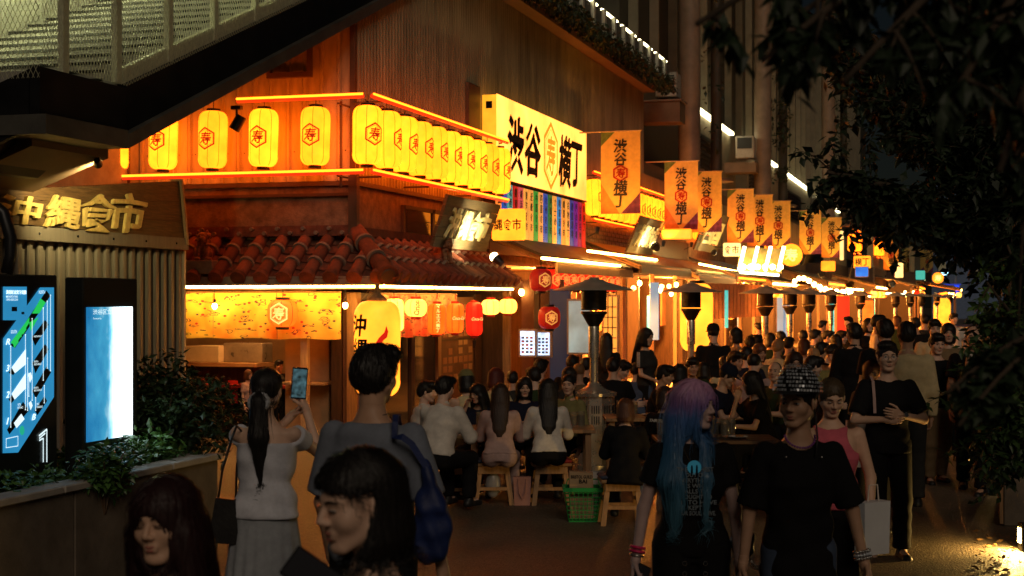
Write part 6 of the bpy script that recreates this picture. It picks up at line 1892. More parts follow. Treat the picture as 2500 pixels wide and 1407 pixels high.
HANDS = {}
def hand_mesh(kind):
    """right hand, wrist at origin, fingers toward -z, palm facing -x... thumb toward +y"""
    if kind in HANDS: return HANDS[kind]
    F = Field((-0.06,-0.08,-0.21),(0.06,0.08,0.04),0.0042)
    F.put(cap((0,0,0.03),(0,0,-0.02),0.026,0.026),0)
    F.put(loft((0,0,0),np.eye(3),1.0,[(-0.095,0.013,0.040,0),(-0.05,0.016,0.042,0),(0.0,0.02,0.028,0)],2.6),0.012)
    curl = {'relax':(18,28,22),'grip':(55,75,45),'flat':(4,6,5)}[kind]
    for q, ln, dz in ((0.031,0.068,-0.086),(0.011,0.078,-0.092),(-0.010,0.072,-0.090),(-0.030,0.056,-0.084)):
        p = np.array([0,q,dz]); a = 0
        for seg, fr in enumerate((0.45,0.31,0.24)):
            a += curl[seg]*(1.0+0.25*(q<0))
            d = np.array([-math.sin(R(a)), q*0.6*(0 if kind=='grip' else 1), -math.cos(R(a))]); d /= np.linalg.norm(d)
            e = p + d*ln*fr; r0 = 0.0094-0.0009*seg
            F.put(cap(p,e,r0,r0-0.0009),0.003); p = e
    p = np.array([-0.004,0.026,-0.022])
    for d, ln, r0 in (((-0.35,0.75,-0.65),0.042,0.0125),((-0.55,0.35,-0.80),0.034,0.0105),((-0.55,-0.05 if kind=='grip' else 0.15,-0.85),0.026,0.0092)):
        d = nrm(d); e = p+d*ln; F.put(cap(p,e,r0,r0-0.001),0.006 if ln > 0.04 else 0.003); p = e
    HANDS[kind] = F.net()
    return HANDS[kind]

def head_prims(f=False, smile=False):
    P = []
    P.append((elp((0,-0.014,0.032),(0.075,0.096,0.083)),0.0))
    P.append((elp((0,0.020,-0.030),(0.061,0.070,0.080)),0.02))
    for s_ in (-1,1):
        P.append((cap((s_*0.056,-0.008,-0.045),(s_*0.020,0.062,-0.094),0.018,0.016),0.018))
        P.append((elp((s_*0.040,0.054,-0.024),(0.026,0.026,0.026)),0.022))
        P.append((cap((s_*0.012,0.081,0.022),(s_*0.042,0.067,0.022),0.010,0.009),0.018))
        P.append((elp((s_*0.077,-0.004,-0.006),(0.007,0.017,0.030),rot(s_*-18,0,0)),0.006))
        P.append((elp((s_*0.011,0.094,-0.030),(0.009,0.010,0.008)),0.005))
    P.append((elp((0,0.066,-0.098),(0.022,0.020,0.016)),0.014))
    P.append((cap((0,0.086,0.012),(0,0.106,-0.024),0.0065,0.0098),0.008))
    P.append((cap((-0.016,0.082,-0.056),(0.016,0.082,-0.056),0.008,0.008),0.008))
    P.append((cap((-0.012,0.082,-0.067),(0.012,0.082,-0.067),0.008,0.008),0.006))
    return P
def eye_subs():
    return [elp((s_*0.031,0.094,0.003),(0.018,0.0105,0.010)) for s_ in (-1,1)]

class Xf:
    """maps head-frame primitives to body space"""
    def __init__(s, Rm, c): s.R = Rm; s.c = c
    def __call__(s, prim, big=0.16):
        fn, lo, hi = prim; R_, c = s.R, s.c
        def g_(X,Y,Z):
            px, py, pz = X-c[0], Y-c[1], Z-c[2]
            return fn(R_[0][0]*px+R_[1][0]*py+R_[2][0]*pz, R_[0][1]*px+R_[1][1]*py+R_[2][1]*pz, R_[0][2]*px+R_[1][2]*py+R_[2][2]*pz)
        cor = np.array([[a,b,d] for a in (lo[0],hi[0]) for b in (lo[1],hi[1]) for d in (lo[2],hi[2])])@R_.T + c
        return g_, cor.min(0), cor.max(0)

def limb_r(f):
    return dict(ua=0.045,ub=0.037,fa=0.037,fb=0.026,ta=0.086,tb=0.057,ca=0.055,cb=0.036) if not f else dict(ua=0.040,ub=0.032,fa=0.033,fb=0.023,ta=0.086,tb=0.053,ca=0.050,cb=0.032)

def body_mesh(sp, h):
    J = skeleton(sp); f = sp.get('f',False); q = limb_r(f); w = sp.get('wide',1.0)
    prof = [(t,a*w,b*w,c) for t,a,b,c in (TF if f else TM)]
    pts = np.array([v for k,v in J.items() if k not in ('Rt','Rh') and not k.startswith('fd') and not k.startswith('ft')])
    lo = pts.min(0)-0.14; hi = pts.max(0)+0.14; lo[2] = max(lo[2], sp.get('cut',-0.02))
    F = Field(lo, hi, h)
    F.put(loft(J['hip'],J['Rt'],TL_,prof),0.0)
    for sd in 'RL':
        F.put(cap(J['sh'+sd],J['el'+sd],q['ua']*w,q['ub']*w),0.035); F.put(cap(J['el'+sd],J['wr'+sd],q['fa']*w,q['fb']*w),0.012)
        F.put(cap(J['hj'+sd],J['kn'+sd],q['ta']*w,q['tb']*w),0.03); F.put(cap(J['kn'+sd],J['an'+sd],q['ca']*w,q['cb']*w),0.015)
        F.put(cap(J['an'+sd]+np.array([0,0,-0.02]), J['an'+sd]+J['ft'+sd]*0.13+np.array([0,0,-0.035]),0.035,0.028),0.01)
    neck = cap(J['nb']-J['Rt'][:,2]*0.06, J['hc']+J['Rh']@np.array([0,-0.022,-0.05]), 0.056 if not f else 0.047, 0.052 if not f else 0.044)
    F.put(neck,0.03)
    parts = []
    hd = sp.get('hh', min(h,0.008))
    # head at a finer grid, joined through the shared neck
    X = Xf(J['Rh'],J['hc'])
    c = J['hc']; G = Field(c-0.155, c+0.155, hd)
    for p,k in head_prims(f): G.put(X(p),k)
    G.put(neck,0.02)
    for p in eye_subs(): G.put(X(p),0.004,True)
    cutn = J['hc'] + J['Rh']@np.array([0,-0.02,-0.125]); axn = nrm(J['hc']-J['nb'])
    G.whole(lambda A,B,C,Fv: np.maximum(Fv, -((A-cutn[0])*axn[0]+(B-cutn[1])*axn[1]+(C-cutn[2])*axn[2])))
    cut2 = cutn + axn*0.012
    F.whole(lambda A,B,C,Fv: np.maximum(Fv, (A-cut2[0])*axn[0]+(B-cut2[1])*axn[1]+(C-cut2[2])*axn[2]) if True else Fv) if np.dot(axn,[0,0,1])>2 else None
    parts.append(F.net()); parts.append(G.net())
    for sd, s_ in (('R',1),('L',-1)):
        v_, q_ = hand_mesh(sp.get('hands',{}).get(sd,'relax'))
        d = J['fd'+sd]; pn = np.array(sp.get('palms',{}).get(sd,(-s_,0.25,0)),float)   # palm direction
        z = -d; x_ = -(pn - z*np.dot(pn,z)); x_ = nrm(x_); y_ = np.cross(z,x_)
        # right: thumb +y local; mirror for left
        M = np.stack([x_, y_*1.0, z],1)
        tw = sp.get('thumb',{}).get(sd,None)
        vv = v_.copy()
        want = np.array(tw if tw is not None else (0,1,0.2),float)
        if np.dot(y_, want) < 0: vv[:,1] *= -1; q_ = q_[:, ::-1]
        parts.append((vv@M.T*0.96 + J['wr'+sd], q_))
    return mesh_from(parts,'body'), J

def top_mesh(sp, J, h, kind, e=0.012):
    """kind: tee, shirt(long sleeves), tank, off(off-shoulder), coat"""
    f = sp.get('f',False); q = limb_r(f); w = sp.get('wide',1.0)
    prof = [(t,a*w,b*w,c) for t,a,b,c in (TF if f else TM)]
    hem = {'tee':-0.06,'shirt':0.03,'tank':-0.04,'off':0.02,'coat':-0.22,'crop':0.15}[kind]
    hem = sp.get('hem',hem)
    if hem < -0.1: prof = [(-0.5,0.18*w,0.135*w,0)] + [(t,a,b,c) for t,a,b,c in prof if t > -0.1]
    loose = sp.get('loose',0.010)
    prof = [(t, a+loose*(1 if t<0.75 else 0.3), b+loose*(1.2 if t<0.75 else 0.3), c) for t,a,b,c in prof]
    pts = np.array([J[k] for k in ('hip','nb','shR','shL','elR','elL','wrR','wrL')]); F = Field(pts.min(0)-0.26, pts.max(0)+0.12, h)
    t1 = {'off':0.80,'tank':0.985}.get(kind,1.0)
    F.put(loft(J['hip'],J['Rt'],TL_,prof,2.4,hem,t1,e,0.0055 if h<0.015 else 0.006,sp.get('seed',0)),0.0)
    for sd, s_ in (('R',1),('L',-1)):
        sh, el, wr = J['sh'+sd], J['el'+sd], J['wr'+sd]
        if kind in ('tee','crop'):
            fr = sp.get('sleeve',0.68); b = sh+(el-sh)*fr
            r1 = q['ub']*w+e+loose+0.012
            G = cap(sh,sh+(el-sh)*(fr+0.2),q['ua']*w+e+0.006,r1+0.004)
            ax = nrm(el-sh)
            def clip(fn_, b=b, ax=ax):
                return lambda X,Y,Z: np.maximum(fn_(X,Y,Z), (X-b[0])*ax[0]+(Y-b[1])*ax[1]+(Z-b[2])*ax[2])
            F.put((clip(G[0]),G[1],G[2]),0.03)
        elif kind in ('shirt','coat'):
            ee = e+loose*(1.0 if kind=='shirt' else 1.6)
            F.put(cap(sh,el,q['ua']*w+ee,q['ub']*w+ee+0.006),0.035)
            fr = sp.get('cuff',0.93); b = el+(wr-el)*fr; ax = nrm(wr-el)
            G = cap(el,wr,q['fa']*w+ee+0.004,q['fb']*w+ee+0.006)
            F.put((lambda X,Y,Z,g=G[0],b=b,ax=ax: np.maximum(g(X,Y,Z),(X-b[0])*ax[0]+(Y-b[1])*ax[1]+(Z-b[2])*ax[2]),G[1],G[2]),0.015)
        elif kind == 'off':
            a0 = sh+(el-sh)*0.05; b0 = sh+(el-sh)*0.42; ax = nrm(el-sh)
            G = cap(sh,el,q['ua']+0.020,q['ub']+0.026)
            F.put((lambda X,Y,Z,g=G[0],a=a0,b=b0,ax=ax: np.maximum(g(X,Y,Z),np.maximum((X-b[0])*ax[0]+(Y-b[1])*ax[1]+(Z-b[2])*ax[2],-((X-a[0])*ax[0]+(Y-a[1])*ax[1]+(Z-a[2])*ax[2]))),G[1],G[2]),0.02)
    # neckline
    nk = J['nb'] + J['Rt']@np.array([0,0.02,0.03]); 
    nr = sp.get('neck',(0.072,0.075,0.05))
    if kind in ('shirt','coat'):
        F.put(cap(J['nb']-J['Rt'][:,2]*0.03, J['nb']+nrm(J['hc']-J['nb'])*0.055,0.072 if not f else 0.060,0.064 if not f else 0.053),0.02)
        ax = nrm(J['hc']-J['nb']); b = J['nb']+ax*0.055
        F.whole(lambda A,B,C,Fv: np.where((A-b[0])**2+(B-b[1])**2+(C-b[2])**2 < 0.02, np.maximum(Fv,(A-b[0])*ax[0]+(B-b[1])*ax[1]+(C-b[2])*ax[2]), Fv))
    elif kind != 'off':
        F.put(elp(nk,nr,J['Rt']),0.0,True)
    if kind == 'tank':
        for s_ in (-1,1):
            c = J['hip']+J['Rt']@np.array([s_*(0.175 if f else 0.2),0,0.86*TL_]); F.put(elp(c,(0.085,0.2,0.10),J['Rt']),0.0,True)
    return mesh_from([F.net()],'garment')

def bottom_mesh(sp, J, h, kind, e=0.012):
    f = sp.get('f',False); q = limb_r(f); w = sp.get('wide',1.0)
    prof = [(t,a*w,b*w,c) for t,a,b,c in (TF if f else TM)]
    pts = np.array([J[k] for k in ('hip','knR','knL','anR','anL')]); lo = pts.min(0)-0.2; hi = pts.max(0)+0.2; hi[2] = J['hip'][2]+0.2; lo[2] = max(lo[2], sp.get('cut',-0.02))
    F = Field(lo,hi,h)
    F.put(loft(J['hip'],J['Rt'],TL_,prof,2.4,-0.13,0.22,e,0.002),0.0)
    if kind == 'skirt' and sp.get('stand',True):
        sp_ = [(-0.80,0.27,0.22,0.0),(-0.35,0.215,0.165,0),(0.0,0.175,0.125,-0.008),(0.22,0.135,0.10,0)]
        base = loft(J['hip'],np.eye(3),1.0,[(t*0.9,a,b,c) for t,a,b,c in sp_],2.1,-0.72,0.12,0.0)
        F.put((lambda X,Y,Z: base[0](X,Y,Z)+0.006*np.sin(np.arctan2(X,Y)*17)*np.clip((J['hip'][2]+0.1-Z)*2,0,1),base[1],base[2]),0.01)
    else:
        lw = sp.get('legw',0.012)
        for sd in 'RL':
            hj, kn, an = J['hj'+sd], J['kn'+sd], J['an'+sd]
            if kind == 'shorts':
                F.put(cap(hj,hj+(kn-hj)*0.55,q['ta']+e+0.01,q['tb']+e+0.035),0.03)
            elif kind == 'skirt':
                F.put(cap(hj,kn,q['ta']+e+0.02,q['tb']+e+0.04),0.06)
            else:
                F.put(cap(hj,kn,q['ta']*w+e+lw*0.5,q['tb']*w+e+lw),0.03)
                ax = nrm(an-kn); b = kn+(an-kn)*0.97
                G = cap(kn,an,q['ca']*w+e+lw,q['cb']*w+e+lw*1.6)
                F.put((lambda X,Y,Z,g=G[0],b=b,ax=ax: np.maximum(g(X,Y,Z)+0.003*np.sin(Z*55),(X-b[0])*ax[0]+(Y-b[1])*ax[1]+(Z-b[2])*ax[2]),G[1],G[2]),0.02)
    return mesh_from([F.net()],'garment')

def shoe_mesh(J, h=0.012):
    parts = []
    for sd in 'RL':
        a = J['an'+sd]; d = J['ft'+sd]; F = Field(a-0.2,a+0.24,h)
        F.put(cap(a+np.array([0,0,-0.005]),a+np.array([0,0,-0.05]),0.043,0.045),0); F.put(cap(a-d*0.03+np.array([0,0,-0.045]),a+d*0.15+np.array([0,0,-0.055]),0.042,0.040),0.02)
        zb = a[2]-0.078
        F.whole(lambda A,B,C,Fv: np.maximum(Fv,zb-C)); parts.append(F.net())
    return [mesh_from([p_],'shoe') for p_ in parts]

# ---------------------------------------------------------------- hair, in the head frame
def hair_field(style, h):
    lo, hi = (-0.14,-0.20,-0.16),(0.14,0.14,0.16)
    if style in ('long','longbangs'): lo = (-0.17,-0.24,-0.52)
    if style == 'blue': lo = (-0.24,-0.26,-0.62); hi = (0.20,0.24,0.16)
    if style == 'pony': lo = (-0.14,-0.27,-0.52)
    F = Field(lo,hi,h)
    cr = {'short':(0.086,0.105,0.094),'spiky':(0.088,0.107,0.098),'bob':(0.090,0.108,0.096),'long':(0.089,0.108,0.096),'longbangs':(0.091,0.110,0.098),'pony':(0.081,0.101,0.089),'swept':(0.084,0.103,0.094),'bobear':(0.089,0.107,0.096),'blue':(0.090,0.109,0.098),'bald':(0.078,0.098,0.084),'cropped':(0.081,0.101,0.089)}[style]
    F.put(elp((0,-0.014,0.033),cr),0)
    if style in ('short','spiky'):
        F.put(elp((0.012,0.045,0.085),(0.076,0.068,0.040)),0.02); F.put(elp((0,-0.06,0.0),(0.078,0.062,0.075)),0.02)
    if style in ('bob','long','longbangs','bobear','blue'):
        F.put(loft((0,-0.018,0),np.eye(3),1.0,[(-0.135,0.080,0.092,-0.008),(-0.09,0.097,0.108,-0.004),(0.0,0.094,0.106,0),(0.06,0.085,0.098,0)],2.2),0.02)
    if style in ('long','longbangs'):
        F.put(loft((0,-0.06,0),np.eye(3),1.0,[(-0.48,0.030,0.014,-0.075),(-0.40,0.075,0.026,-0.07),(-0.22,0.098,0.040,-0.045),(-0.08,0.10,0.06,-0.01),(0.0,0.09,0.06,0)],2.2),0.03)
    if style == 'longbangs':
        for s_ in (-1,1): F.put(cap((s_*0.082,0.03,-0.03),(s_*0.105,0.055,-0.33),0.026,0.012),0.025); F.put(cap((s_*0.085,0.0,-0.05),(s_*0.125,0.02,-0.42),0.03,0.010),0.025)
    if style == 'swept':
        F.put(elp((0.015,0.030,0.092),(0.074,0.070,0.034)),0.02); F.put(elp((0,-0.05,0.01),(0.080,0.066,0.075)),0.02)
    if style == 'blue':
        # head turned to her left: body front lies at head-frame (x,y) = (-0.88,0.47)
        fx, fy = 0.88, 0.47; sx, sy = 0.47, -0.88       # body forward and body right, in the head frame
        def bp(r_, f_, z): return (r_*sx+f_*fx, r_*sy+f_*fy, z)
        for (r0,f0,z0,r1,f1,z1,ra,rb) in ((0.075,0.02,-0.04,0.115,0.115,-0.34,0.050,0.040),(0.09,0.06,-0.06,0.085,0.16,-0.36,0.036,0.030),(0.115,0.115,-0.34,0.075,0.165,-0.58,0.040,0.008),(0.085,0.16,-0.36,0.055,0.17,-0.54,0.03,0.008),(0.10,-0.03,-0.05,0.15,0.02,-0.36,0.045,0.02),(0.04,0.14,-0.30,0.03,0.17,-0.46,0.02,0.006),(-0.045,0.045,-0.10,-0.075,0.13,-0.34,0.026,0.022),(-0.075,0.13,-0.34,-0.080,0.165,-0.52,0.022,0.006)):
            F.put(cap(bp(r0,f0,z0),bp(r1,f1,z1),ra,rb),0.03)
    if style == 'pony':
        F.put(cap((0,-0.10,-0.02),(0,-0.135,-0.05),0.034,0.034),0.02); F.put(cap((0,-0.135,-0.05),(0.0,-0.155,-0.24),0.042,0.050),0.015); F.put(cap((0,-0.155,-0.24),(0.004,-0.14,-0.48),0.050,0.008),0.02)
    if style not in ('bald',):
        grooves = {'swept':0.003,'bobear':0.0018,'blue':0.0018,'short':0.0035,'spiky':0.006,'cropped':0.0015,'bob':0.0018,'long':0.002,'longbangs':0.0018,'pony':0.0015}[style]
        def gr(A,B,C,Fv):
            ph = np.arctan2(A,B+0.02); 
            return Fv + grooves*(np.sin(ph*31+3*np.sin(C*22))*0.6+np.sin(ph*53+C*30)*0.5*(1 if style!='spiky' else 1.4)+ (np.sin(A*120+C*60)*np.sin(B*110)*0.8 if style in ('spiky','short') else 0))
        F.whole(gr)
    # the face and what lies below the hairline
    face = {'short':((0,0.118,-0.052),(0.070,0.082,0.098)),'spiky':((0,0.118,-0.055),(0.070,0.082,0.100)),'cropped':((0,0.118,-0.040),(0.072,0.078,0.105)),'bald':((0,0.13,0.02),(0.12,0.14,0.14)),'swept':((0,0.118,-0.036),(0.072,0.082,0.098)),'bobear':((0,0.125,-0.066),(0.09,0.105,0.108)),'blue':((0,0.125,-0.072),(0.088,0.108,0.108)),'bob':((0.0,0.128,-0.064),(0.068,0.090,0.108)),'long':((0.0,0.125,-0.05),(0.062,0.085,0.112)),'longbangs':((0,0.13,-0.068),(0.074,0.100,0.105)),'pony':((0,0.120,-0.040),(0.072,0.080,0.105))}[style]
    F.put(elp(*face),0.006,True)
    if style == 'bobear':
        F.whole(lambda A,B,C,Fv: np.maximum(Fv, np.minimum(np.minimum(B-0.004+0.25*(C+0.03), 0.040-C+0.15*B), 0.05)))
    if style in ('short','spiky','cropped','bald','pony','swept'):
        zc = {'short':-0.085,'spiky':-0.085,'cropped':-0.06,'bald':-0.03,'pony':-0.60,'swept':-0.075}[style]
        for s_ in (-1,1): F.put(elp((s_*0.088,0.025,-0.052),(0.036,0.050,0.052)),0.006,True)
        if style == 'pony': F.put(elp((0,0.03,-0.11),(0.12,0.115,0.085)),0.006,True)
        else: F.whole(lambda A,B,C,Fv: np.maximum(Fv, zc-C+0.25*np.maximum(0,B)))
    return F

HAIRS = {}
def hair_mesh(style, h=0.007, strands=0, seed=0, slen=0.22):
    key = (style,h,strands,seed)
    if key in HAIRS: return HAIRS[key]
    F = hair_field(style,h); v_, q_ = F.net(); parts = [(v_,q_)]
    if strands:
        rs = np.random.RandomState(seed+5)
        gx, gy, gz = np.gradient(F.F, h)
        def samp(A,p):
            i = np.clip(((p-F.lo)/h),0,np.array(F.n)-1.001); j = i.astype(int); return A[j[:,0],j[:,1],j[:,2]]
        cand = v_[v_[:,2] > -0.40]
        P = cand[rs.randint(0,len(cand),strands)].astype(float)
        path = [P.copy()]; steps = 9; ln = slen*rs.uniform(0.5,1.15,(strands,1))
        wob = rs.uniform(-1,1,(strands,3))
        for k in range(steps):
            n_ = np.stack([samp(gx,P),samp(gy,P),samp(gz,P)],1); n_ /= np.linalg.norm(n_,axis=1,keepdims=True)+1e-6
            part = np.stack([np.sign(P[:,0]+1e-4)*0.7*(P[:,2]>0.05), np.where(P[:,1]>0.02,0.5,-0.5)*(P[:,2]>0.06), -np.ones(strands)],1) + wob*0.16
            t = part - n_*(part*n_).sum(1,keepdims=True); t /= np.linalg.norm(t,axis=1,keepdims=True)+1e-6
            P = P + t*ln/steps
            d = samp(F.F,P)
            ok = (P > F.lo+h).all(1) & (P < np.array(F.lo)+h*(np.array(F.n)-2)).all(1)
            corr = np.clip(d-0.0012,-0.02,0.02)[:,None]*n_
            P = np.where((ok & (d < 0.012))[:,None], P-corr, P); path.append(P.copy())
        path = np.stack(path,1)   # strands x steps+1 x 3
        vs = []; fs = []
        for s_ in range(strands):
            b = len(vs); q = path[s_]
            rad = 0.0015*rs.uniform(0.6,1.4)
            for k in range(steps+1):
                d = q[min(k+1,steps)]-q[max(k-1,0)]; d /= np.linalg.norm(d)+1e-9
                o = q[k]*np.array([1,1,0]); o = o/(np.linalg.norm(o)+1e-9); sd_ = np.cross(d,o); sd_ /= np.linalg.norm(sd_)+1e-9
                rr_ = rad*(1-0.85*(k/steps)**2)
                vs += [q[k]+sd_*rr_*1.3, q[k]+o*rr_, q[k]-sd_*rr_*1.3]
            for k in range(steps):
                a = b+k*3; fs += [(a,a+1,a+4,a+3),(a+1,a+2,a+5,a+4)]
        parts.append((np.array(vs),fs))
    HAIRS[key] = mesh_from(parts,'hair')
    return HAIRS[key]

# ---------------------------------------------------------------- materials for people
def skin(name, col): return mat(name, col, 0.5, var=0.07, vscale=25, spec=0.35, sub=0.0, bump=0.05, bscale=220)
SKIN = [skin('skin_a',(0.60,0.37,0.25)), skin('skin_b',(0.50,0.29,0.185)), skin('skin_c',(0.68,0.44,0.32))]
def hairm(name, col, rough=0.5):
    m = mat(name, col, rough, var=0.35, vscale=30, stretch=(5,5,0.5), spec=0.35, bump=0.2, bscale=60); return m
HBLK = hairm('hair_black',(0.010,0.008,0.007)); HDBR = hairm('hair_darkbrown',(0.028,0.014,0.009)); HBRN = hairm('hair_brown',(0.085,0.032,0.015)); HRED = hairm('hair_reddish',(0.10,0.018,0.012)); HBEI = hairm('hair_beige',(0.32,0.18,0.08)); HGRY = hairm('hair_grey',(0.20,0.17,0.14))
def cloth(name, col, rough=0.85, var=0.14): return mat('cloth_'+name, col, rough, var=var, vscale=14, bump=0.18, bscale=160, spec=0.12)
CB = cloth('black',(0.010,0.0095,0.010)); CW = cloth('white',(0.66,0.60,0.52)); CC = cloth('cream',(0.62,0.50,0.28)); CP = cloth('pink',(0.44,0.30,0.27)); CN = cloth('navy',(0.012,0.014,0.03)); CO = cloth('olive',(0.20,0.18,0.07)); CG = cloth('grey',(0.17,0.19,0.235)); CT = cloth('tan',(0.22,0.15,0.08)); CDG = cloth('darkgrey',(0.03,0.03,0.028)); CPK = cloth('hotpink',(0.55,0.11,0.15)); CWH = cloth('bluewhite',(0.55,0.56,0.62)); CDN = cloth('denim',(0.06,0.085,0.14)); CLB = cloth('palegrey',(0.30,0.32,0.35)); CGR = cloth('green',(0.03,0.05,0.02))
SHOE = mat('shoe_black',(0.012,0.012,0.012),0.5); SHOEW = mat('shoe_white',(0.5,0.48,0.45),0.5)
EYEW = mat('eye_white',(0.55,0.52,0.48),0.2); EYEB = mat('eye_dark',(0.012,0.008,0.006),0.1); LIP = mat('lip',(0.38,0.13,0.10),0.4); TOOTH = mat('tooth',(0.62,0.58,0.52),0.3)

FACE = {}
def face_parts(open_=1.0, smile=False, fem=True):
    key = (open_,smile,fem)
    if key in FACE: return FACE[key]
    w = MB(); d = MB(); br = MB(); lp = MB()
    for s_ in (-1,1):
        if open_ > 0.3: w.ell((s_*0.031,0.0835,0.002),(0.0145,0.007,0.0052*open_),10,6)
        d.ell((s_*0.031,0.0895 if open_>0.3 else 0.088,0.002 if open_>0.3 else -0.003),(0.0058 if open_>0.3 else 0.015,0.0028,0.0056*open_ if open_>0.3 else 0.0016),8,6)
        d.tube([(s_*0.016,0.0885,0.0045),(s_*0.031,0.0925,0.0085*max(0.3,open_)),(s_*0.046,0.0845,0.004)],[0.0012,0.002,0.0012],5)
        br.tube([(s_*0.014,0.0935,0.020),(s_*0.030,0.0905,0.0255),(s_*0.048,0.077,0.021)],[0.0026,0.0032,0.0012],5)
    up = 0.006 if smile else 0.0
    lp.tube([(-0.024,0.079,-0.0595+up),(-0.010,0.0905,-0.0565),(0,0.0915,-0.0585),(0.010,0.0905,-0.0565),(0.024,0.079,-0.0595+up)],[0.0012,0.0038,0.0035,0.0038,0.0012],6)
    lp.tube([(-0.022,0.079,-0.0615+up),(-0.008,0.0885,-0.068-(0.006 if smile else 0)),(0.008,0.0885,-0.068-(0.006 if smile else 0)),(0.022,0.079,-0.0615+up)],[0.0012,0.0042,0.0042,0.0012],6)
    out = [('eye_white',w,EYEW),('eye',d,EYEB),('eyebrow',br,HBLK),('lips',lp,LIP)]
    if smile:
        t = MB(); t.ell((0,0.083,-0.0635),(0.017,0.0055,0.0045),10,6); out.append(('teeth',t,TOOTH))
    FACE[key] = [(n_,b_.mesh(n_,True),m_) for n_,b_,m_ in out if b_.v]
    return FACE[key]

BODY = {}
def person(sp, label, head_px, Y, face, hair=None, hairm_=None, top='tee', topm=CB, bot='pants', botm=CB, skinm=None, shoes=SHOE, hero=False, h=0.022, key=None, faceopt=None, group=None, strands=0, slen=0.22, hair_h=0.007, z_override=None):
    """head_px: pixel of the top of the head in the photograph's frame; face: 0 toward the viewer, 90 to the picture's right, 180 away"""
    ck = (key,h,top,bot) if key else None
    if ck and ck in BODY: bm_, tm_, bt_, sm_, J = BODY[ck]
    else:
        bm_, J = body_mesh(sp,h)
        tm_ = top_mesh(sp,J,h*0.9,top,0.014 if h>0.015 else 0.010) if top else None
        bt_ = bottom_mesh(sp,J,h,bot,0.014 if h>0.015 else 0.010) if bot else None
        sm_ = shoe_mesh(J) if shoes and sp.get('cut',-1) < 0 else None
        if ck: BODY[ck] = (bm_,tm_,bt_,sm_,J)
    topz = (J['hc'] + J['Rh']@np.array([0,-0.014,0.128]))
    P = at(head_px[0],head_px[1],Y)
    s_ = P.z/topz[2] if z_override is None else z_override
    rz = YAW + math.pi + R(face)
    off = Matrix.Rotation(rz,3,'Z') @ Vector(topz.tolist())
    base = V(P.x-off.x*s_, P.y-off.y*s_, 0)
    body = obj('person', bm_, skinm or SKIN[hash(label) % 2 and 1 or 0], None)
    body.location = base; body.rotation_euler = (0,0,rz); body.scale = (s_,s_,s_)
    tag(body, label, 'person', group)
    if tm_: obj('top', tm_, topm, body)
    if bt_: obj('skirt' if bot == 'skirt' else 'trousers', bt_, botm, body)
    if sm_:
        for me_ in sm_: obj('shoe', me_, shoes, body)
    HMx = Matrix([[*J['Rh'][0],J['hc'][0]],[*J['Rh'][1],J['hc'][1]],[*J['Rh'][2],J['hc'][2]],[0,0,0,1]])
    if hair:
        ho = obj('hair', hair_mesh(hair,hair_h,strands,0,slen), hairm_ or HBLK, body); ho.matrix_local = HMx
    if faceopt is not None:
        for n_, me, m_ in face_parts(*faceopt):
            o_ = obj(n_, me, m_, body); o_.matrix_local = HMx
    body['s'] = s_
    return body, J, HMx

def warm(P): pass
# ================================================================== pose library
SIT = dict(hipz=0.545, stand=False, legs={'R':((0.12,1,-0.05),(0,-0.05,-1)),'L':((-0.12,1,-0.05),(0,0.05,-1))}, feet={'R':(0.1,1,0),'L':(-0.1,1,0)})
def sit(**k): d = dict(SIT); d.update(k); return d
A_TABLE = {'R':((0.25,0.45,-0.9),(-0.45,0.85,0.05)),'L':((-0.25,0.45,-0.9),(0.45,0.85,0.05))}
A_CHIN = {'R':((0.10,0.75,-0.65),(-0.25,-0.15,0.95)),'L':((-0.25,0.45,-0.9),(0.45,0.85,0.05))}
A_SIDE = {'R':((0.3,0.1,-1),(0.1,0.5,-0.8)),'L':((-0.3,0.1,-1),(-0.1,0.5,-0.8))}
POSES = {
 'sit_f_a': sit(f=True, lean=14, arms=A_TABLE, head=(0,8,0)),
 'sit_f_b': sit(f=True, lean=8, arms=A_SIDE, head=(25,4,0)),
 'sit_f_c': sit(f=True, lean=16, arms=A_CHIN, head=(-20,10,5)),
 'sit_m_a': sit(lean=16, arms=A_TABLE, head=(0,10,0)),
 'sit_m_b': sit(lean=10, arms=A_SIDE, head=(-30,6,0)),
 'sit_m_c': sit(lean=24, arms=A_TABLE, head=(10,26,0)),
 'sit_m_d': sit(lean=6, arms=A_TABLE, head=(35,-6,0)),
 'std_m_a': dict(arms={'R':((0.16,-0.02,-1),(0.02,0.25,-1)),'L':((-0.16,0.05,-1),(0.02,0.6,-0.8))}, head=(0,6,0), legs={'R':((0.03,0.16,-1),(0,-0.12,-1)),'L':((-0.03,-0.1,-1),(0,-0.30,-1))}),
 'std_m_b': dict(arms={'R':((0.16,-0.1,-1),(0.02,0.1,-1)),'L':((-0.16,0.1,-1),(0,0.3,-1))}, head=(20,4,0)),
 'std_f_a': dict(f=True, arms={'R':((0.16,0.1,-1),(-0.1,0.9,-0.3)),'L':((-0.16,0.1,-1),(0.3,0.8,-0.2))}, head=(-10,10,0)),
 'std_f_b': dict(f=True, arms={'R':((0.16,0.0,-1),(0.0,0.25,-1)),'L':((-0.16,0.0,-1),(0,0.25,-1))}, head=(0,2,0)),
}
GS = 'diners seated at the tables'; GW = 'people walking or standing in the street'
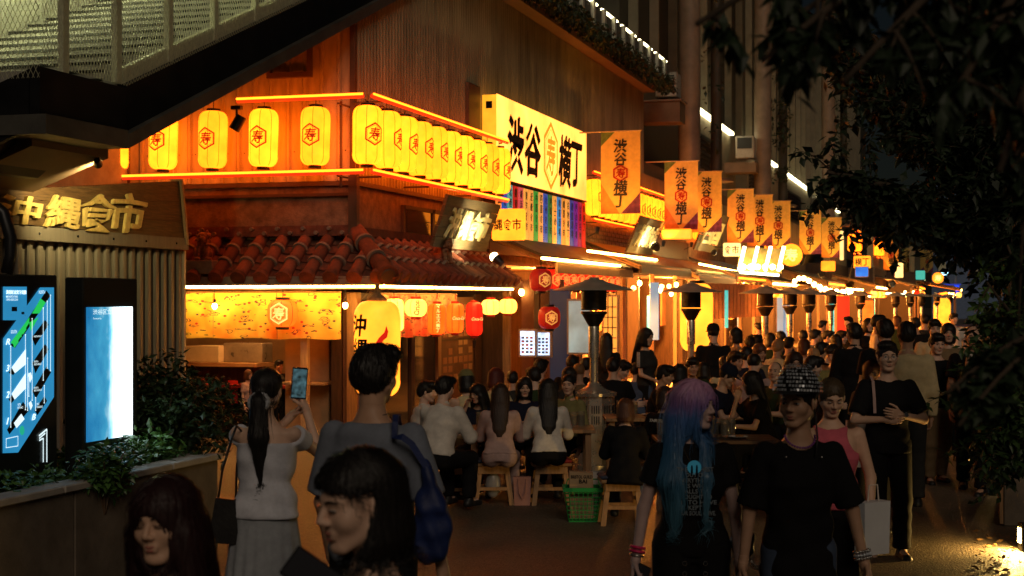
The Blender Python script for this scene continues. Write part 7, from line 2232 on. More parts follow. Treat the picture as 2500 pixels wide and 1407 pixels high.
# (pose, head px, head py, depth, facing, hair, hair colour, top kind, top colour, bottom, label)
crowd = [
 ('sit_m_a',1088,916,14.0,150,'short',HBLK,'shirt',CW,CB,'man in a white shirt seated with his back turned, nearest the giant lantern'),
 ('sit_m_b',1043,928,14.6,110,'short',HBLK,'shirt',CW,CB,'dark-haired diner in white half hidden behind the man in the white shirt'),
 ('sit_m_a',1137,905,16.2,200,None,HBLK,'tank',CC,CT,'diner in an olive cap and pale vest with back to the viewer'),
 ('sit_f_c',1163,936,15.5,-20,'longbangs',HBLK,'tee',CN,CB,'woman with bangs resting her chin on her hand at the first table'),
 ('sit_f_a',1221,935,14.5,178,'long',HDBR,'shirt',CP,CP,'woman in a dusty pink blouse seated with her back turned'),
 ('sit_f_a',1281,920,15.9,4,'long',HBLK,'tee',CN,CB,'woman in a navy top facing the viewer across the first table'),
 ('sit_f_a',1336,923,14.5,184,'long',HBLK,'shirt',CW,CB,'woman in a white blouse with very long black hair, back turned'),
 ('sit_f_b',1388,912,15.6,-40,'pony',HBLK,'shirt',CO,CB,'woman in an olive top looking left, beside the nearest heater'),
 ('sit_f_a',1212,897,17.0,150,'bob',HRED,'tee',CC,CB,'reddish-haired diner turned away behind the first table'),
 ('sit_m_a',1300,895,17.2,215,'short',HBLK,'tee',CB,CB,'dark-haired man seated before the lit menus'),
 ('sit_m_b',1320,876,18.4,190,'spiky',HBLK,'tee',CDG,CB,'tousled dark head directly below the lit menus'),
 ('sit_m_a',1398,866,19.2,170,'short',HBLK,'tee',CB,CB,'dark-haired diner seated below the pale poster'),
 ('sit_f_a',1390,895,17.6,160,'bob',HBLK,'tee',CB,CB,'dark bob-haired diner left of the heater pole'),
 ('sit_m_a',1412,886,18.2,190,'cropped',HBEI,'tee',CT,CB,'beige-haired diner left of the heater pole'),
 ('sit_m_b',1432,872,19.6,180,'short',HBLK,'tee',CB,CB,'dark head just behind the heater pole'),
 ('sit_m_a',1497,872,18.4,170,'short',HBLK,'tee',CB,CB,'man in black with back turned, right of the heater pole'),
 ('sit_m_c',1527,880,18.8,60,'short',HBLK,'tee',CB,CB,'man leaning toward his hands beside the standing woman in stripes'),
 ('sit_m_a',1626,890,16.6,70,'short',HBLK,'tee',CB,CB,'man with thick dark hair looking down to the right'),
 ('sit_f_a',1660,888,17.6,160,'bob',HBLK,'tee',CB,CB,'dark-haired diner behind the man looking down'),
 ('sit_m_a',1691,871,18.6,8,'short',HBLK,'tee',CB,CB,'man facing the viewer in front of the second heater base'),
 ('sit_f_b',1622,942,14.4,150,'bob',HDBR,'tee',CB,CB,'dark-haired diner in a black shirt with white lettering across the back'),
 ('sit_f_a',1527,972,13.3,172,'bob',HBRN,'coat',CB,CDN,'brown-haired woman in a black coat seated on a stool, back turned'),
 ('sit_m_c',1786,893,16.6,60,None,HBLK,'tee',CN,CB,'man in a navy cap bent low over his food'),
 ('sit_m_b',1796,856,18.4,70,'short',HBLK,'tee',CT,CB,'dark-haired man in profile behind the navy cap'),
 ('sit_m_a',1842,862,18.0,150,'cropped',HBLK,'tee',CP,CB,'close-cropped diner with back turned beside the navy cap'),
 ('sit_f_c',1832,905,15.4,-75,'long',HBLK,'tee',CB,CB,'long-haired woman in black with her elbow on the table'),
 ('sit_m_d',1893,882,16.8,-60,'bald',HBLK,'tee',CGR,CB,'laughing balding man in a patterned shirt facing left'),
 ('sit_f_a',1940,858,16.9,2,'long',HDBR,'tee',CDG,CB,'woman with swept dark hair facing the viewer above the silver cap'),
 ('sit_m_a',1988,868,17.4,100,'short',HBLK,'tee',CT,CB,'short-haired diner to the right of the woman with swept hair'),
 ('sit_f_a',1855,838,21.0,20,'bob',HBRN,'tee',CT,CB,'brown-haired diner looking at the viewer by the third heater pole'),
 ('sit_m_a',1822,846,20.5,170,'short',HBLK,'tee',CB,CB,'dark head just left of the third heater pole'),
 ('sit_m_a',1900,828,23.0,150,'short',HBEI,'tee',CC,CB,'light-haired head between the third and fourth heater'),
 ('sit_m_b',1925,822,24.5,190,'short',HBLK,'tee',CB,CB,'dark head right by the fourth heater pole'),
 ('sit_f_a',1962,826,23.5,180,'bob',HBRN,'tee',CW,CB,'brown bob-haired diner by the fifth heater pole'),
 ('sit_m_a',1985,848,20.0,190,'cropped',HBEI,'tee',CO,CB,'blond close-cropped diner above the silver cap'),
 ('sit_m_b',2005,834,21.5,170,'short',HBLK,'tee',CDG,CB,'dark-haired man seated right of the blond diner'),
 ('sit_m_c',2030,842,21.0,-40,'short',HBLK,'tee',CT,CB,'man holding his hand to his face, left of the standing man in black'),
 ('sit_m_a',1960,806,28.5,180,'short',HBLK,'tee',CB,CB,'far seated head just before the fifth heater'),
 ('sit_m_b',1990,804,29.5,160,'short',HBLK,'tee',CB,CB,'far seated head right of the fifth heater'),
 ('sit_f_a',1880,812,27.0,180,'bob',HBLK,'tee',CB,CB,'far bob-haired diner under the tall blue panel'),
 ('sit_m_a',1905,808,28.0,200,'short',HBLK,'tee',CB,CB,'far dark head in front of the tall blue panel'),
 ('sit_m_a',1830,820,25.0,180,'short',HBLK,'tee',CB,CB,'dark head left of the third heater, further back'),
 ('sit_f_a',1850,818,26.0,120,'bob',HBLK,'tee',CB,CB,'dark bob right behind the third heater pole'),
 ('sit_m_b',2022,806,29.0,100,'short',HBLK,'tee',CB,CB,'far seated man by the sixth heater pole'),
 ('sit_f_a',2040,816,26.0,200,'bob',HBLK,'tee',CW,CB,'far seated diner in white left of the big dark head'),
 ('sit_m_a',2056,806,28.0,60,'short',HBLK,'tee',CDG,CB,'far seated man turned right below the red doorway'),
 ('sit_m_a',1770,868,19.4,190,'short',HBLK,'tee',CB,CB,'dark-haired diner seated behind the second heater base'),
 ('sit_f_a',1715,884,19.0,200,'bob',HBLK,'tee',CDG,CB,'dark bob right beside the second heater base'),
 ('sit_m_b',1556,884,19.6,160,'short',HBLK,'tee',CB,CB,'dark-haired diner behind the standing woman in stripes'),
 ('sit_m_a',1250,905,18.4,190,'short',HBLK,'tee',CDG,CB,'dark head seated behind the woman in pink'),
 # standing people
 ('std_f_a',1579,800,19.6,60,'long',HBLK,'tee',CDG,CB,'standing woman with very long hair and white-striped sleeve, reaching to a table'),
 ('std_f_b',1481,812,21.0,170,'long',HBLK,'tee',CB,CB,'long-haired woman standing in shadow behind the nearest heater'),
 ('std_m_b',1741,792,20.8,172,None,HBLK,'shirt',CB,CB,'man in black with a dark cap standing before the giant yellow lantern'),
 ('std_f_b',1796,800,22.6,-80,'bob',HBLK,'tee',CT,CB,'woman with dark hair in profile facing left behind the capped man'),
 ('std_m_b',2085,787,17.6,176,'short',HBLK,'shirt',CB,CB,'man in a black jacket walking away left of the man with glasses'),
 ('std_m_a',2160,777,15.4,182,'short',HBLK,'tee',CB,CB,'tall man in black walking away directly behind the man with glasses'),
 ('std_m_a',2213,784,14.4,176,'short',HBLK,'shirt',CC,CDG,'man in a pale yellow shirt walking away'),
 ('std_f_b',2131,878,12.9,4,'bob',HBRN,'tee',CB,CB,'brown-haired woman peeking from behind the shoulder of the man with glasses'),
 ('std_m_a',2288,812,16.2,6,'short',HBLK,'tee',CB,CT,'man in a black tee and tan trousers walking this way with a phone'),
 ('std_m_a',2282,778,19.8,-8,'short',HBLK,'tee',CC,CB,'man in a cream top walking this way behind the one in tan trousers'),
 ('std_f_b',2315,788,18.5,-10,'bob',HBLK,'tee',CT,CB,'woman walking this way close beside the man in the cream top'),
 ('std_m_a',2376,792,15.8,-12,'bald',HBLK,'tee',CB,CB,'balding man in black walking under the leaves'),
 ('std_m_b',2424,786,15.2,-25,'short',HGRY,'shirt',CW,CB,'grey-haired man in a white shirt half hidden by the leaves'),
 ('std_m_b',2143,768,24.0,80,'short',HBLK,'tee',CW,CB,'man in white in profile among the far walkers'),
 ('std_f_b',2120,776,26.0,10,'long',HBLK,'tee',CB,CB,'long-haired woman in black among the far walkers'),
 ('std_m_b',2072,772,30.0,-60,'short',HBLK,'tee',CB,CB,'man in black standing before the red doorway'),
 ('std_m_b',2235,775,27.0,170,'short',HBLK,'tee',CB,CB,'dark-clad man walking away left of the pale far lantern'),
 ('std_m_b',2328,764,32.0,0,'short',HBLK,'tee',CW,CB,'man in white walking this way before the pale far lantern'),
 ('std_m_a',2258,768,30.0,185,'short',HBLK,'tee',CDG,CB,'far walker in grey seen from behind near the pale lantern'),
 ('std_f_b',2190,770,33.0,180,'bob',HBRN,'tee',CB,CB,'far brown-haired walker below the strip light'),
 ('std_m_b',2008,782,33.0,90,'short',HBLK,'tee',CB,CB,'far man standing by the sixth heater pole'),
 ('std_m_b',1850,788,34.0,200,'short',HBLK,'tee',CB,CB,'far man standing in shadow right of the slat screen'),
 # inside the corner shop
 ('std_m_b',681,878,21.6,30,'short',HBLK,'tee',CB,CB,'dark-haired man behind the counter of the corner shop'),
 ('std_f_b',606,902,21.2,60,'bob',HBRN,'tee',CB,CB,'brown-haired woman behind the counter of the corner shop'),
]
PEOPLE = {}
PAL = [CB, CDG, CT, CN, CP, CC, CGR, CDG, CW, CDN]
for ci, (ps,px_,py_,Y_,fc,hs,hm,tk,tc_,bc,lb) in enumerate(crowd):
    if tc_ is CB and 'black' not in lb and 'dark' not in lb.replace('dark-haired','').replace('dark bob','').replace('dark head','') : tc_ = PAL[(ci*7+3) % len(PAL)]
    sp = POSES[ps]
    st_ = ps.startswith('std')
    near = Y_ < 17.8
    fo = (1.0,False,True) if abs(fc) < 100 and Y_ < 22 else None
    b_ = person(sp, lb, (px_,py_), Y_, fc, hs, hm, tk, tc_, 'pants', bc, SKIN[(px_//7)%3], SHOE, h=0.018 if near else 0.024, key=ps+('n' if near else ''), faceopt=fo, group=GW if st_ else GS, strands=220 if (near and hs in ('long','bob','longbangs','pony')) else 0, slen=0.2, hair_h=0.008)
    PEOPLE[lb] = b_
# caps
def capmesh(brim=True):
    m = MB()
    prof = [(0.098,0.0),(0.100,0.02),(0.096,0.05),(0.080,0.085),(0.050,0.108),(0.0,0.115)]
    m.lathe(prof,20,0,caps=False,M=Matrix.Diagonal((0.92,1.10,1,1)))
    if brim:
        vs=[]; n_=12
        for i in range(n_+1):
            a = math.pi*(0.12+0.76*i/n_); 
            vs += [(0.092*math.cos(a),0.106*math.sin(a),0.006),(0.090*math.cos(a)*1.0,0.115*math.sin(a)+0.070*math.sin(a)**0.6,-0.010+0.012*(1-math.sin(a)))]
        m.add(vs,[(2*i,2*i+1,2*i+3,2*i+2) for i in range(n_)])
    return m.mesh('cap',True)
CAPM = capmesh()
def wear_cap(lb, m_, back=False, hair=None):
    body, J, HMx = PEOPLE[lb]
    o = obj('cap', CAPM, m_, body); o.matrix_local = HMx @ Matrix.Translation((0,-0.012,0.035)) @ (Matrix.Rotation(math.pi,4,'Z') if back else Matrix.Identity(4))
    ho = obj('hair', hair_mesh(hair or 'cropped',0.008), HBLK, body); ho.matrix_local = HMx @ Matrix.Translation((0,0,-0.008)) 
wear_cap('diner in an olive cap and pale vest with back to the viewer', CO, hair='bob')
wear_cap('man in a navy cap bent low over his food', CN)
wear_cap('man in black with a dark cap standing before the giant yellow lantern', CB)
# sleeve stripes of the standing woman, lettering on the black shirt
body, J, HMx = PEOPLE['standing woman with very long hair and white-striped sleeve, reaching to a table']
for sd, s_ in (('R',1),('L',-1)):
    sh, el = Vector(J['sh'+sd].tolist()), Vector(J['el'+sd].tolist())
    for k in (-1,0,1):
        d_ = (el-sh).normalized(); off = V(s_*0.062, 0.018*k, 0.01)
        MB().tube([sh+off*0.9+V(0,0,0.02), sh+(el-sh)*0.35+off, sh+(el-sh)*0.66+off*1.04],[0.005,0.005,0.005],5).build('stripe', CW, body, True)
body, J, HMx = PEOPLE['dark-haired diner in a black shirt with white lettering across the back']
mb = MB(); Rt = Matrix(J['Rt'].tolist()); o_ = Vector(J['hip'].tolist()) + Rt @ V(0,-0.135,0.82*TL_)
put_text(mb,'THRASHER', o_, Rt@V(1,0,0), Rt@V(0,0.25,1), w=0.24, h=0.035, bold=0.02, shear=0.2); mb.build('lettering', CW, body, fixn=False)
# ================================================================== the people close to the viewer
def WM(b): return Matrix.LocRotScale(b.location, b.rotation_euler, b.scale)
def JV(J,k): return Vector(J[k].tolist())
PHB = mat('phone_black',(0.012,0.012,0.014),0.2)
def phone(M, label, screen=None, w=0.074, h=0.152):
    t = thing('smartphone', label, 'phone'); t.matrix_world = M
    MB().bbox(-w/2,w/2,-0.005,0.005,-h/2,h/2,0.003).build('case', PHB, t)
    if screen: MB().box(-w/2+0.004,w/2-0.004,-0.0075,-0.0055,-h/2+0.008,h/2-0.008).build('screen', screen, t)
    else: MB().box(-w/2+0.004,w/2-0.004,-0.0065,-0.0055,-h/2+0.008,h/2-0.008).build('screen', mat('phone_glass',(0.03,0.03,0.035),0.06), t)
    return t
# --- woman photographing, seen from behind
sp = dict(f=True, lean=2, twist=-6, head=(-4,-2,0), arms={'R':((0.35,0.80,-0.42),(-0.30,0.20,0.95)),'L':((0.25,0.85,-0.35),(0.72,0.30,0.72))}, hands={'R':'grip','L':'grip'}, palms={'R':(-1,0.2,0),'L':(1,0.2,0)}, thumb={'R':(-0.2,-1,0.4),'L':(0.2,-1,0.4)}, hem=0.0, cut=0.25, seed=3, loose=0.012)
pw, J, HMx = person(sp,'woman with a long ponytail and pale off-shoulder top photographing the lanterns',(648,896),7.85,180,'pony',HBLK,'off',CWH,'skirt',CLB,SKIN[2],None,h=0.011,strands=700,slen=0.30,hair_h=0.006)
# ribbed rows and gathers of her top
scm = MB(); rr = random.Random(2)
for k in range(15):
    a = 2*math.pi*k/15; scm.ell((0.046*math.cos(a),-0.128+0.022*math.sin(a)*0.6,-0.055+0.040*math.sin(a)),(0.021,0.021,0.019),8,6)
so = scm.build('scrunchie', mat('scrunchie',(0.30,0.31,0.33),0.6,var=0.35,vscale=60), pw, True); so.matrix_local = HMx
M = WM(pw); hc = M@JV(J,'wrR')
phc = at(731,936,7.28)
tiltM = Matrix.Translation(phc) @ Matrix.Rotation(YAW+R(4),4,'Z') @ Matrix.Rotation(R(4),4,'Y')
phone(tiltM,'raised phone showing a live picture in the hands of the ponytailed woman', glow('phone_picture',(0.05,0.11,0.13),0.6,var=0.95,vscale=45))
BAGK = mat('black_leather',(0.012,0.011,0.011),0.4,var=0.3,vscale=10,bump=0.2,bscale=40)
hb_ = thing('handbag','black handbag hanging from the left shoulder of the ponytailed woman','bag')
c = at(552,1265,7.8)
MB().prism([(-0.085,-0.12),(0.075,-0.13),(0.055,0.10),(-0.045,0.11)],-0.05,0.05,'y').build('body', BAGK, hb_)
hb_.matrix_world = Matrix.Translation(c) @ Matrix.Rotation(YAW,4,'Z')
s0 = at(575,1058,7.72)-c; s0 = Matrix.Rotation(-YAW,3,'Z')@s0
MB().tube([(-0.04,0,0.10),(-0.015,-0.02,0.25),s0+V(-0.012,-0.03,-0.02),s0+V(0.0,0.03,0.035),s0+V(0.012,0.11,0.0),(0.04,0.08,0.25),(0.05,0.0,0.09)],0.0065,6).build('strap', BAGK, hb_, True)
# --- man in the grey tee
sp = dict(lean=1, twist=-5, head=(-3,4,0), arms={'R':((0.30,-0.05,-1),(0.16,0.12,-1)),'L':((-0.22,0.1,-1),(-0.02,0.45,-0.9))}, hem=-0.10, cut=0.45, seed=1, loose=0.016, neck=(0.068,0.07,0.035), sleeve=0.86, wide=0.92)
gm, J, HMx = person(sp,'man in a grey tee with a blue shoulder bag, seen from behind',(914,838),6.3,166,'short',HBLK,'tee',CG,'pants',CB,SKIN[1],None,h=0.011,strands=500,slen=0.07,hair_h=0.006)
nk = MB(); pts = []
for k in range(13):
    a = math.pi*(1.02+0.96*k/12); pts.append(JV(J,'nb')+V(0.066*math.cos(a),0.070*math.sin(a)+0.01,0.035+0.008*math.sin(a)))
nk.tube(pts,0.0016,5).build('necklace', mat('silver',(0.6,0.58,0.55),0.2,0.9), gm)
BLUB = mat('blue_nylon',(0.010,0.022,0.10),0.6,var=0.3,vscale=8,bump=0.4,bscale=20)
bb = thing('tote_bag','blue nylon tote bag hanging from the shoulder of the man in grey','bag')
c = at(1052,1262,6.12)
bb.matrix_world = Matrix.Translation(c) @ Matrix.Rotation(YAW,4,'Z')
v_ = Field((-0.16,-0.12,-0.24),(0.16,0.12,0.26),0.012)
v_.put(elp((0,0,-0.07),(0.085,0.045,0.13)),0); v_.put(cap((0,0,0.05),(-0.02,0,0.22),0.055,0.018),0.06)
v_.whole(lambda A,B,C,Fv: Fv+0.006*np.sin(A*70+C*30)+0.004*np.sin(C*60-B*40))
obj('pouch', mesh_from([v_.net()],'pouch'), BLUB, bb)
M = WM(gm); sh = M@(JV(J,'shR')+V(-0.055,-0.03,0.075))
loc = Matrix.Rotation(-YAW,3,'Z')@(sh-c)
st_ = MB(); 
def ribbon(mb, pts, w, up):
    vs = []
    for i, p in enumerate(pts):
        d_ = (Vector(pts[min(i+1,len(pts)-1)])-Vector(pts[max(i-1,0)])).normalized(); s_ = d_.cross(Vector(up)).normalized()*w/2; n_ = s_.cross(d_).normalized()*0.003
        p = Vector(p); vs += [p-s_-n_,p+s_-n_,p+s_+n_,p-s_+n_]
    fs = []
    for i in range(len(pts)-1):
        a = i*4
        for j in range(4): fs.append((a+j,a+(j+1)%4,a+4+(j+1)%4,a+4+j))
    mb.add(vs,fs)
ribbon(st_,[(-0.015,-0.02,0.20),loc*0.45+V(-0.01,-0.06,0.12),loc*0.75+V(-0.004,-0.085,0.03),loc+V(0.0,-0.085,-0.07),loc+V(0,-0.055,-0.012),loc+V(0,-0.01,0.012),loc+V(0,0.06,0.006),loc+V(0.005,0.12,-0.05)],0.026,(0,-1,0.1)); st_.build('strap', BLUB, bb)
# --- smiling young woman in profile, very near
sp = dict(f=True, lean=8, head=(8,10,-4), arms={'R':((0.2,0.30,-1),(-0.2,0.9,-0.1)),'L':((-0.2,0.20,-1),(0.25,0.9,0.05))}, hands={'L':'grip','R':'grip'}, hem=0.0, cut=0.7, hh=0.0042, neck=(0.085,0.09,0.07))
sg_, J, HMx = person(sp,'smiling young woman with a black bob walking past to the left, very near',(872,1093),3.45,-66,'bobear',HBLK,'tank',CB,'pants',CB,SKIN[2],None,h=0.011,strands=1300,slen=0.16,hair_h=0.005,faceopt=(0.35,True,True))
for s_ in (-1,1):
    a = JV(J,'nb')
    ribbon_ = MB(); Rt = Matrix(J['Rt'].tolist()); hp_ = JV(J,'hip')
    ribbon(ribbon_,[hp_+Rt@V(s_*0.095,0.10,0.76*TL_),hp_+Rt@V(s_*0.105,0.068,0.90*TL_),hp_+Rt@V(s_*0.108,0.0,0.955*TL_),hp_+Rt@V(s_*0.105,-0.075,0.90*TL_),hp_+Rt@V(s_*0.095,-0.095,0.78*TL_)],0.016,(s_,0,0)); ribbon_.build('strap', CW, sg_)
er = MB().ell((-0.083,0.004,-0.034),(0.003,0.008,0.004),8,6).ell((0.083,0.004,-0.034),(0.003,0.008,0.004),8,6).build('earring', mat('pearl',(0.75,0.7,0.62),0.2), sg_, True); er.matrix_local = HMx
phone(Matrix.Translation(at(772,1412,3.3)) @ Matrix.Rotation(YAW+R(25),4,'Z') @ Matrix.Rotation(R(-52),4,'Y') @ Matrix.Rotation(R(-35),4,'X'),'phone with a bright edge held by the smiling young woman', mat('phone_glass2',(0.03,0.03,0.035),0.08))
# --- older woman at the lower left, eyes closed
sp = dict(f=True, lean=4, head=(4,4,3), hem=0.0, cut=0.65, hh=0.0045)
lw_, J, HMx = person(sp,'woman with dark reddish hair and closed eyes passing at the lower left',(402,1160),3.85,-24,'longbangs',hairm('hair_plum',(0.020,0.006,0.006)),'tee',CB,'pants',CB,SKIN[0],None,h=0.013,strands=900,slen=0.22,hair_h=0.0055,faceopt=(0.2,False,True))
# --- blue-haired woman
HBLU = mat('hair_dyed',(0.02,0.10,0.30),0.42,spec=0.5)
def dyed():
    nt = HBLU.node_tree; b = nt.nodes['Principled BSDF']; tc = nt.nodes.new('ShaderNodeTexCoord'); sp_ = nt.nodes.new('ShaderNodeSeparateXYZ'); nt.links.new(tc.outputs['Object'],sp_.inputs[0])
    nz_ = nt.nodes.new('ShaderNodeTexNoise'); nz_.inputs['Scale'].default_value = 30; mp = nt.nodes.new('ShaderNodeMapping'); mp.inputs['Scale'].default_value = (3,3,0.2); nt.links.new(tc.outputs['Object'],mp.inputs[0]); nt.links.new(mp.outputs[0],nz_.inputs['Vector'])
    ma = nt.nodes.new('ShaderNodeMath'); ma.operation = 'MULTIPLY_ADD'; ma.inputs[1].default_value = 0.10; nt.links.new(nz_.outputs['Fac'],ma.inputs[0]); nt.links.new(sp_.outputs['Z'],ma.inputs[2])
    mr = nt.nodes.new('ShaderNodeMapRange'); mr.inputs['From Min'].default_value = -0.45; mr.inputs['From Max'].default_value = 0.19; nt.links.new(ma.outputs[0],mr.inputs['Value'])
    rp = nt.nodes.new('ShaderNodeValToRGB'); e = rp.color_ramp.elements; e[0].position=0.0; e[0].color=(0.05,0.16,0.24,1); e[1].position=1.0; e[1].color=(0.50,0.26,0.40,1)
    for p_, c_ in ((0.45,(0.03,0.12,0.26)),(0.70,(0.06,0.15,0.40)),(0.80,(0.28,0.16,0.40)),(0.92,(0.52,0.27,0.44))):
        q = e.new(p_); q.color = (*c_,1)
    nt.links.new(mr.outputs[0],rp.inputs[0]); nt.links.new(rp.outputs[0],b.inputs['Base Color'])
    bu = nt.nodes.new('ShaderNodeBump'); bu.inputs['Strength'].default_value = 0.3; nt.links.new(nz_.outputs['Fac'],bu.inputs['Height']); nt.links.new(bu.outputs[0],b.inputs['Normal'])
dyed()
sp = dict(f=True, lean=1, head=(52,2,0), arms={'R':((0.28,-0.03,-1),(0.16,0.10,-1)),'L':((-0.20,0.02,-1),(-0.06,0.14,-1))}, hands={'R':'grip','L':'relax'}, legs={'R':((0.03,0.12,-1),(0,-0.1,-1)),'L':((-0.03,-0.06,-1),(0,-0.2,-1))}, hem=-0.08, cut=0.35, hh=0.005, sleeve=0.55, neck=(0.062,0.07,0.035), loose=0.008, seed=5)
bh, J, HMx = person(sp,'woman with long blue and pink hair in a black printed tee, glancing aside',(1692,926),7.0,0,'blue',HBLU,'tee',CB,'shorts',CB,skin('skin_pale',(0.52,0.36,0.33)),None,h=0.011,strands=2200,slen=0.34,hair_h=0.006,faceopt=(0.9,False,True))
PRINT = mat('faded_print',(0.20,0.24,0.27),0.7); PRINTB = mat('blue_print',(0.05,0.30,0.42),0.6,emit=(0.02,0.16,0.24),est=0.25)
tp_ = MB(); hp_ = JV(J,'hip'); Rt = Matrix(J['Rt'].tolist())
for i, s_ in enumerate(('THE HIGHEST','OUT OF','EVERYTHING','IT IS WHAT','FALLS TO','BROUGHT TO','IT IS TO HAVE','KEPT','YOUR SOUL ALIVE.')):
    t_ = 0.78-0.052*i
    put_text(tp_, s_, hp_+Rt@V(0.0,0.152-0.012*abs(t_-0.6),t_*TL_), Rt@V(-1,0,0), Rt@V(0,0,1), w=0.016*len(s_) if i < 8 else 0.20, h=0.021, bold=0.02)
tp_.build('lettering', PRINT, bh, fixn=False)
fg = MB(); c0 = hp_+Rt@V(0.005,0.153,0.80*TL_)
cir = [(0.034*math.cos(i*math.pi/9),0.034*math.sin(i*math.pi/9)) for i in range(18)]
fg.add([c0+Rt@V(-x_,0,y_) for x_,y_ in cir],[tuple(range(18))])
fgo = fg.build('print_circle', PRINTB, bh, fixn=False)
fh = MB()
for dx,dz,w_,h_ in ((-0.012,-0.006,0.006,0.026),(0.012,-0.006,0.006,0.024)):
    cc = c0+Rt@V(dx,0.002,dz); fh.add([cc+Rt@V(-w_,0,-h_),cc+Rt@V(w_,0,-h_),cc+Rt@V(w_*0.7,0,h_*0.5),cc+Rt@V(0,0,h_*0.75),cc+Rt@V(-w_*0.7,0,h_*0.5)],[(0,1,2,3,4)])
fh.build('print_figures', CB, bh, fixn=False)
pn = MB(); pts = []
for k in range(11):
    a = math.pi*(0.1+0.8*k/10); pts.append(JV(J,'nb')+Rt@V(0.06*math.cos(a),0.075+0.055*math.sin(a),0.015-0.105*math.sin(a)**2))
pn.tube(pts,0.0014,5).build('necklace', mat('gold_chain',(0.6,0.4,0.15),0.25,0.9), bh)
ck = MB(); pts = []
for k in range(17):
    a = 2*math.pi*k/16; pts.append(JV(J,'nb')+V(0.049*math.cos(a),0.01+0.049*math.sin(a),0.055+0.012*math.sin(a)*-1))
ck.tube(pts,0.006,6).build('choker', BAGK, bh)
for k, (m_, r_) in enumerate(((mat('pink_bangle',(0.65,0.02,0.12),0.3),0.0075),(MATS['pink_bangle'],0.0075),(MATS['silver'],0.005))):
    w_ = JV(J,'wrR'); d_ = Vector(J['fdR'].tolist()); c_ = w_-d_*(0.055-0.02*k); a1 = d_.orthogonal().normalized(); a2 = d_.cross(a1)
    MB().tube([c_+(a1*math.cos(q*math.pi/8)+a2*math.sin(q*math.pi/8))*0.034 for q in range(17)],r_,6).build('bangle', m_, bh, True)
M = WM(bh)
phone(Matrix.Translation(M@(JV(J,'wrR')+V(-0.015,0.045,-0.10))) @ Matrix.Rotation(YAW+R(20),4,'Z') @ Matrix.Rotation(R(28),4,'Y') @ Matrix.Rotation(R(-20),4,'X'),'black phone hanging in the hand of the blue-haired woman',None)
# eyelets on her shorts and fishnet tights
ey = MB()
for sx in (-1,1):
    for zz in (-0.02,-0.07): ey.lathe([(0.009,0),(0.012,0.003),(0.009,0.006)],10,M=Matrix.Translation(hp_+V(sx*0.05,0.148,zz-0.04)) @ Matrix.Rotation(R(-90),4,'X'),caps=False)
ey.build('eyelets', MATS['silver'], bh)
fn_ = MB()
for sd in 'RL':
    a_, b_ = JV(J,'hj'+sd), JV(J,'kn'+sd)
    for sg2 in (-1,1):
        for k in range(7):
            pts = []
            for q in range(25):
                t_ = 0.35+0.65*q/24; ph = k*2*math.pi/7+sg2*t_*9; r_ = 0.089+(0.055-0.089)*t_
                pts.append(a_+(b_-a_)*t_+V(math.cos(ph),math.sin(ph),0)*r_)
            fn_.tube(pts,0.0016,3,caps=False)
fn_.build('fishnet', CB, bh, fixn=False)
sbg = thing('shoulder_bag','small black quilted bag with chain at the hip of the blue-haired woman','bag'); sbg.matrix_world = Matrix.Translation(at(1812,1320,7.15)) @ Matrix.Rotation(YAW,4,'Z')
F_ = Field((-0.1,-0.1,-0.14),(0.1,0.1,0.14),0.01); F_.put(elp((0,0,0),(0.06,0.045,0.10)),0); F_.whole(lambda A,B,C,Fv: Fv+0.005*np.sin(A*90)*np.sin(C*90))
obj('pouch', mesh_from([F_.net()],'pouch'), BAGK, sbg)
for k in range(9):
    c_ = V(0.03+0.008*k,0,-0.09-0.016*k+0.0016*k*k); MB().tube([c_+V(0.008*math.cos(q*math.pi/4),0.004*(k%2)*math.sin(q*math.pi/4),0.011*math.sin(q*math.pi/4)) for q in range(9)],0.002,4).build('chain_link', MATS['silver'], sbg)
# --- man in the silver cap
sp = dict(lean=2, head=(-32,2,0), arms={'R':((0.26,-0.02,-1),(0.14,0.12,-1)),'L':((-0.34,0.02,-1),(-0.20,0.12,-1))}, hem=-0.34, cut=0.35, hh=0.005, sleeve=0.92, neck=(0.072,0.10,0.085), loose=0.014, seed=7, legs={'R':((0.04,0.1,-1),(0,-0.1,-1)),'L':((-0.04,-0.05,-1),(0,-0.2,-1))}, wide=0.88)
cm_, J, HMx = person(sp,'man in a silver sequinned cap and loose black tee walking toward the viewer',(1948,916),6.8,0,'cropped',HBLK,'tee',CB,'pants',CDN,SKIN[1],None,h=0.011,hair_h=0.006,faceopt=(0.9,False,False))
SEQ = mat('sequin',(0.70,0.74,0.80),0.28,0.55)
cp_ = obj('cap', CAPM, cloth('capblack',(0.02,0.02,0.022)), cm_); cp_.matrix_local = HMx @ Matrix.Translation((0,-0.012,0.044)) @ Matrix.Rotation(R(6),4,'X') @ Matrix.Scale(1.06,4)
sq = MB(); rr = random.Random(1)
for ring in range(9):
    t_ = ring/9; r_ = 0.105*math.cos(t_*1.35)+0.004; z = 0.118*math.sin(t_*1.35)+0.012
    n_ = max(6,int(46*r_/0.105))
    for k in range(n_):
        a = 2*math.pi*(k+0.5*(ring%2))/n_
        if math.sin(a*7+ring*0.5) < -0.93: continue
        c_ = V(r_*0.93*math.cos(a),r_*1.11*math.sin(a),z); nn = V(math.cos(a)*math.cos(t_*1.35),math.sin(a)*math.cos(t_*1.35),math.sin(t_*1.35))
        nn = (nn+V(rr.uniform(-.35,.35),rr.uniform(-.35,.35),rr.uniform(-.35,.35))).normalized(); u = nn.orthogonal().normalized()*0.0072; w_ = nn.cross(u)
        sq.add([c_+u+nn*0.003,c_+w_+nn*0.003,c_-u+nn*0.003,c_-w_+nn*0.003],[(0,1,2,3)])
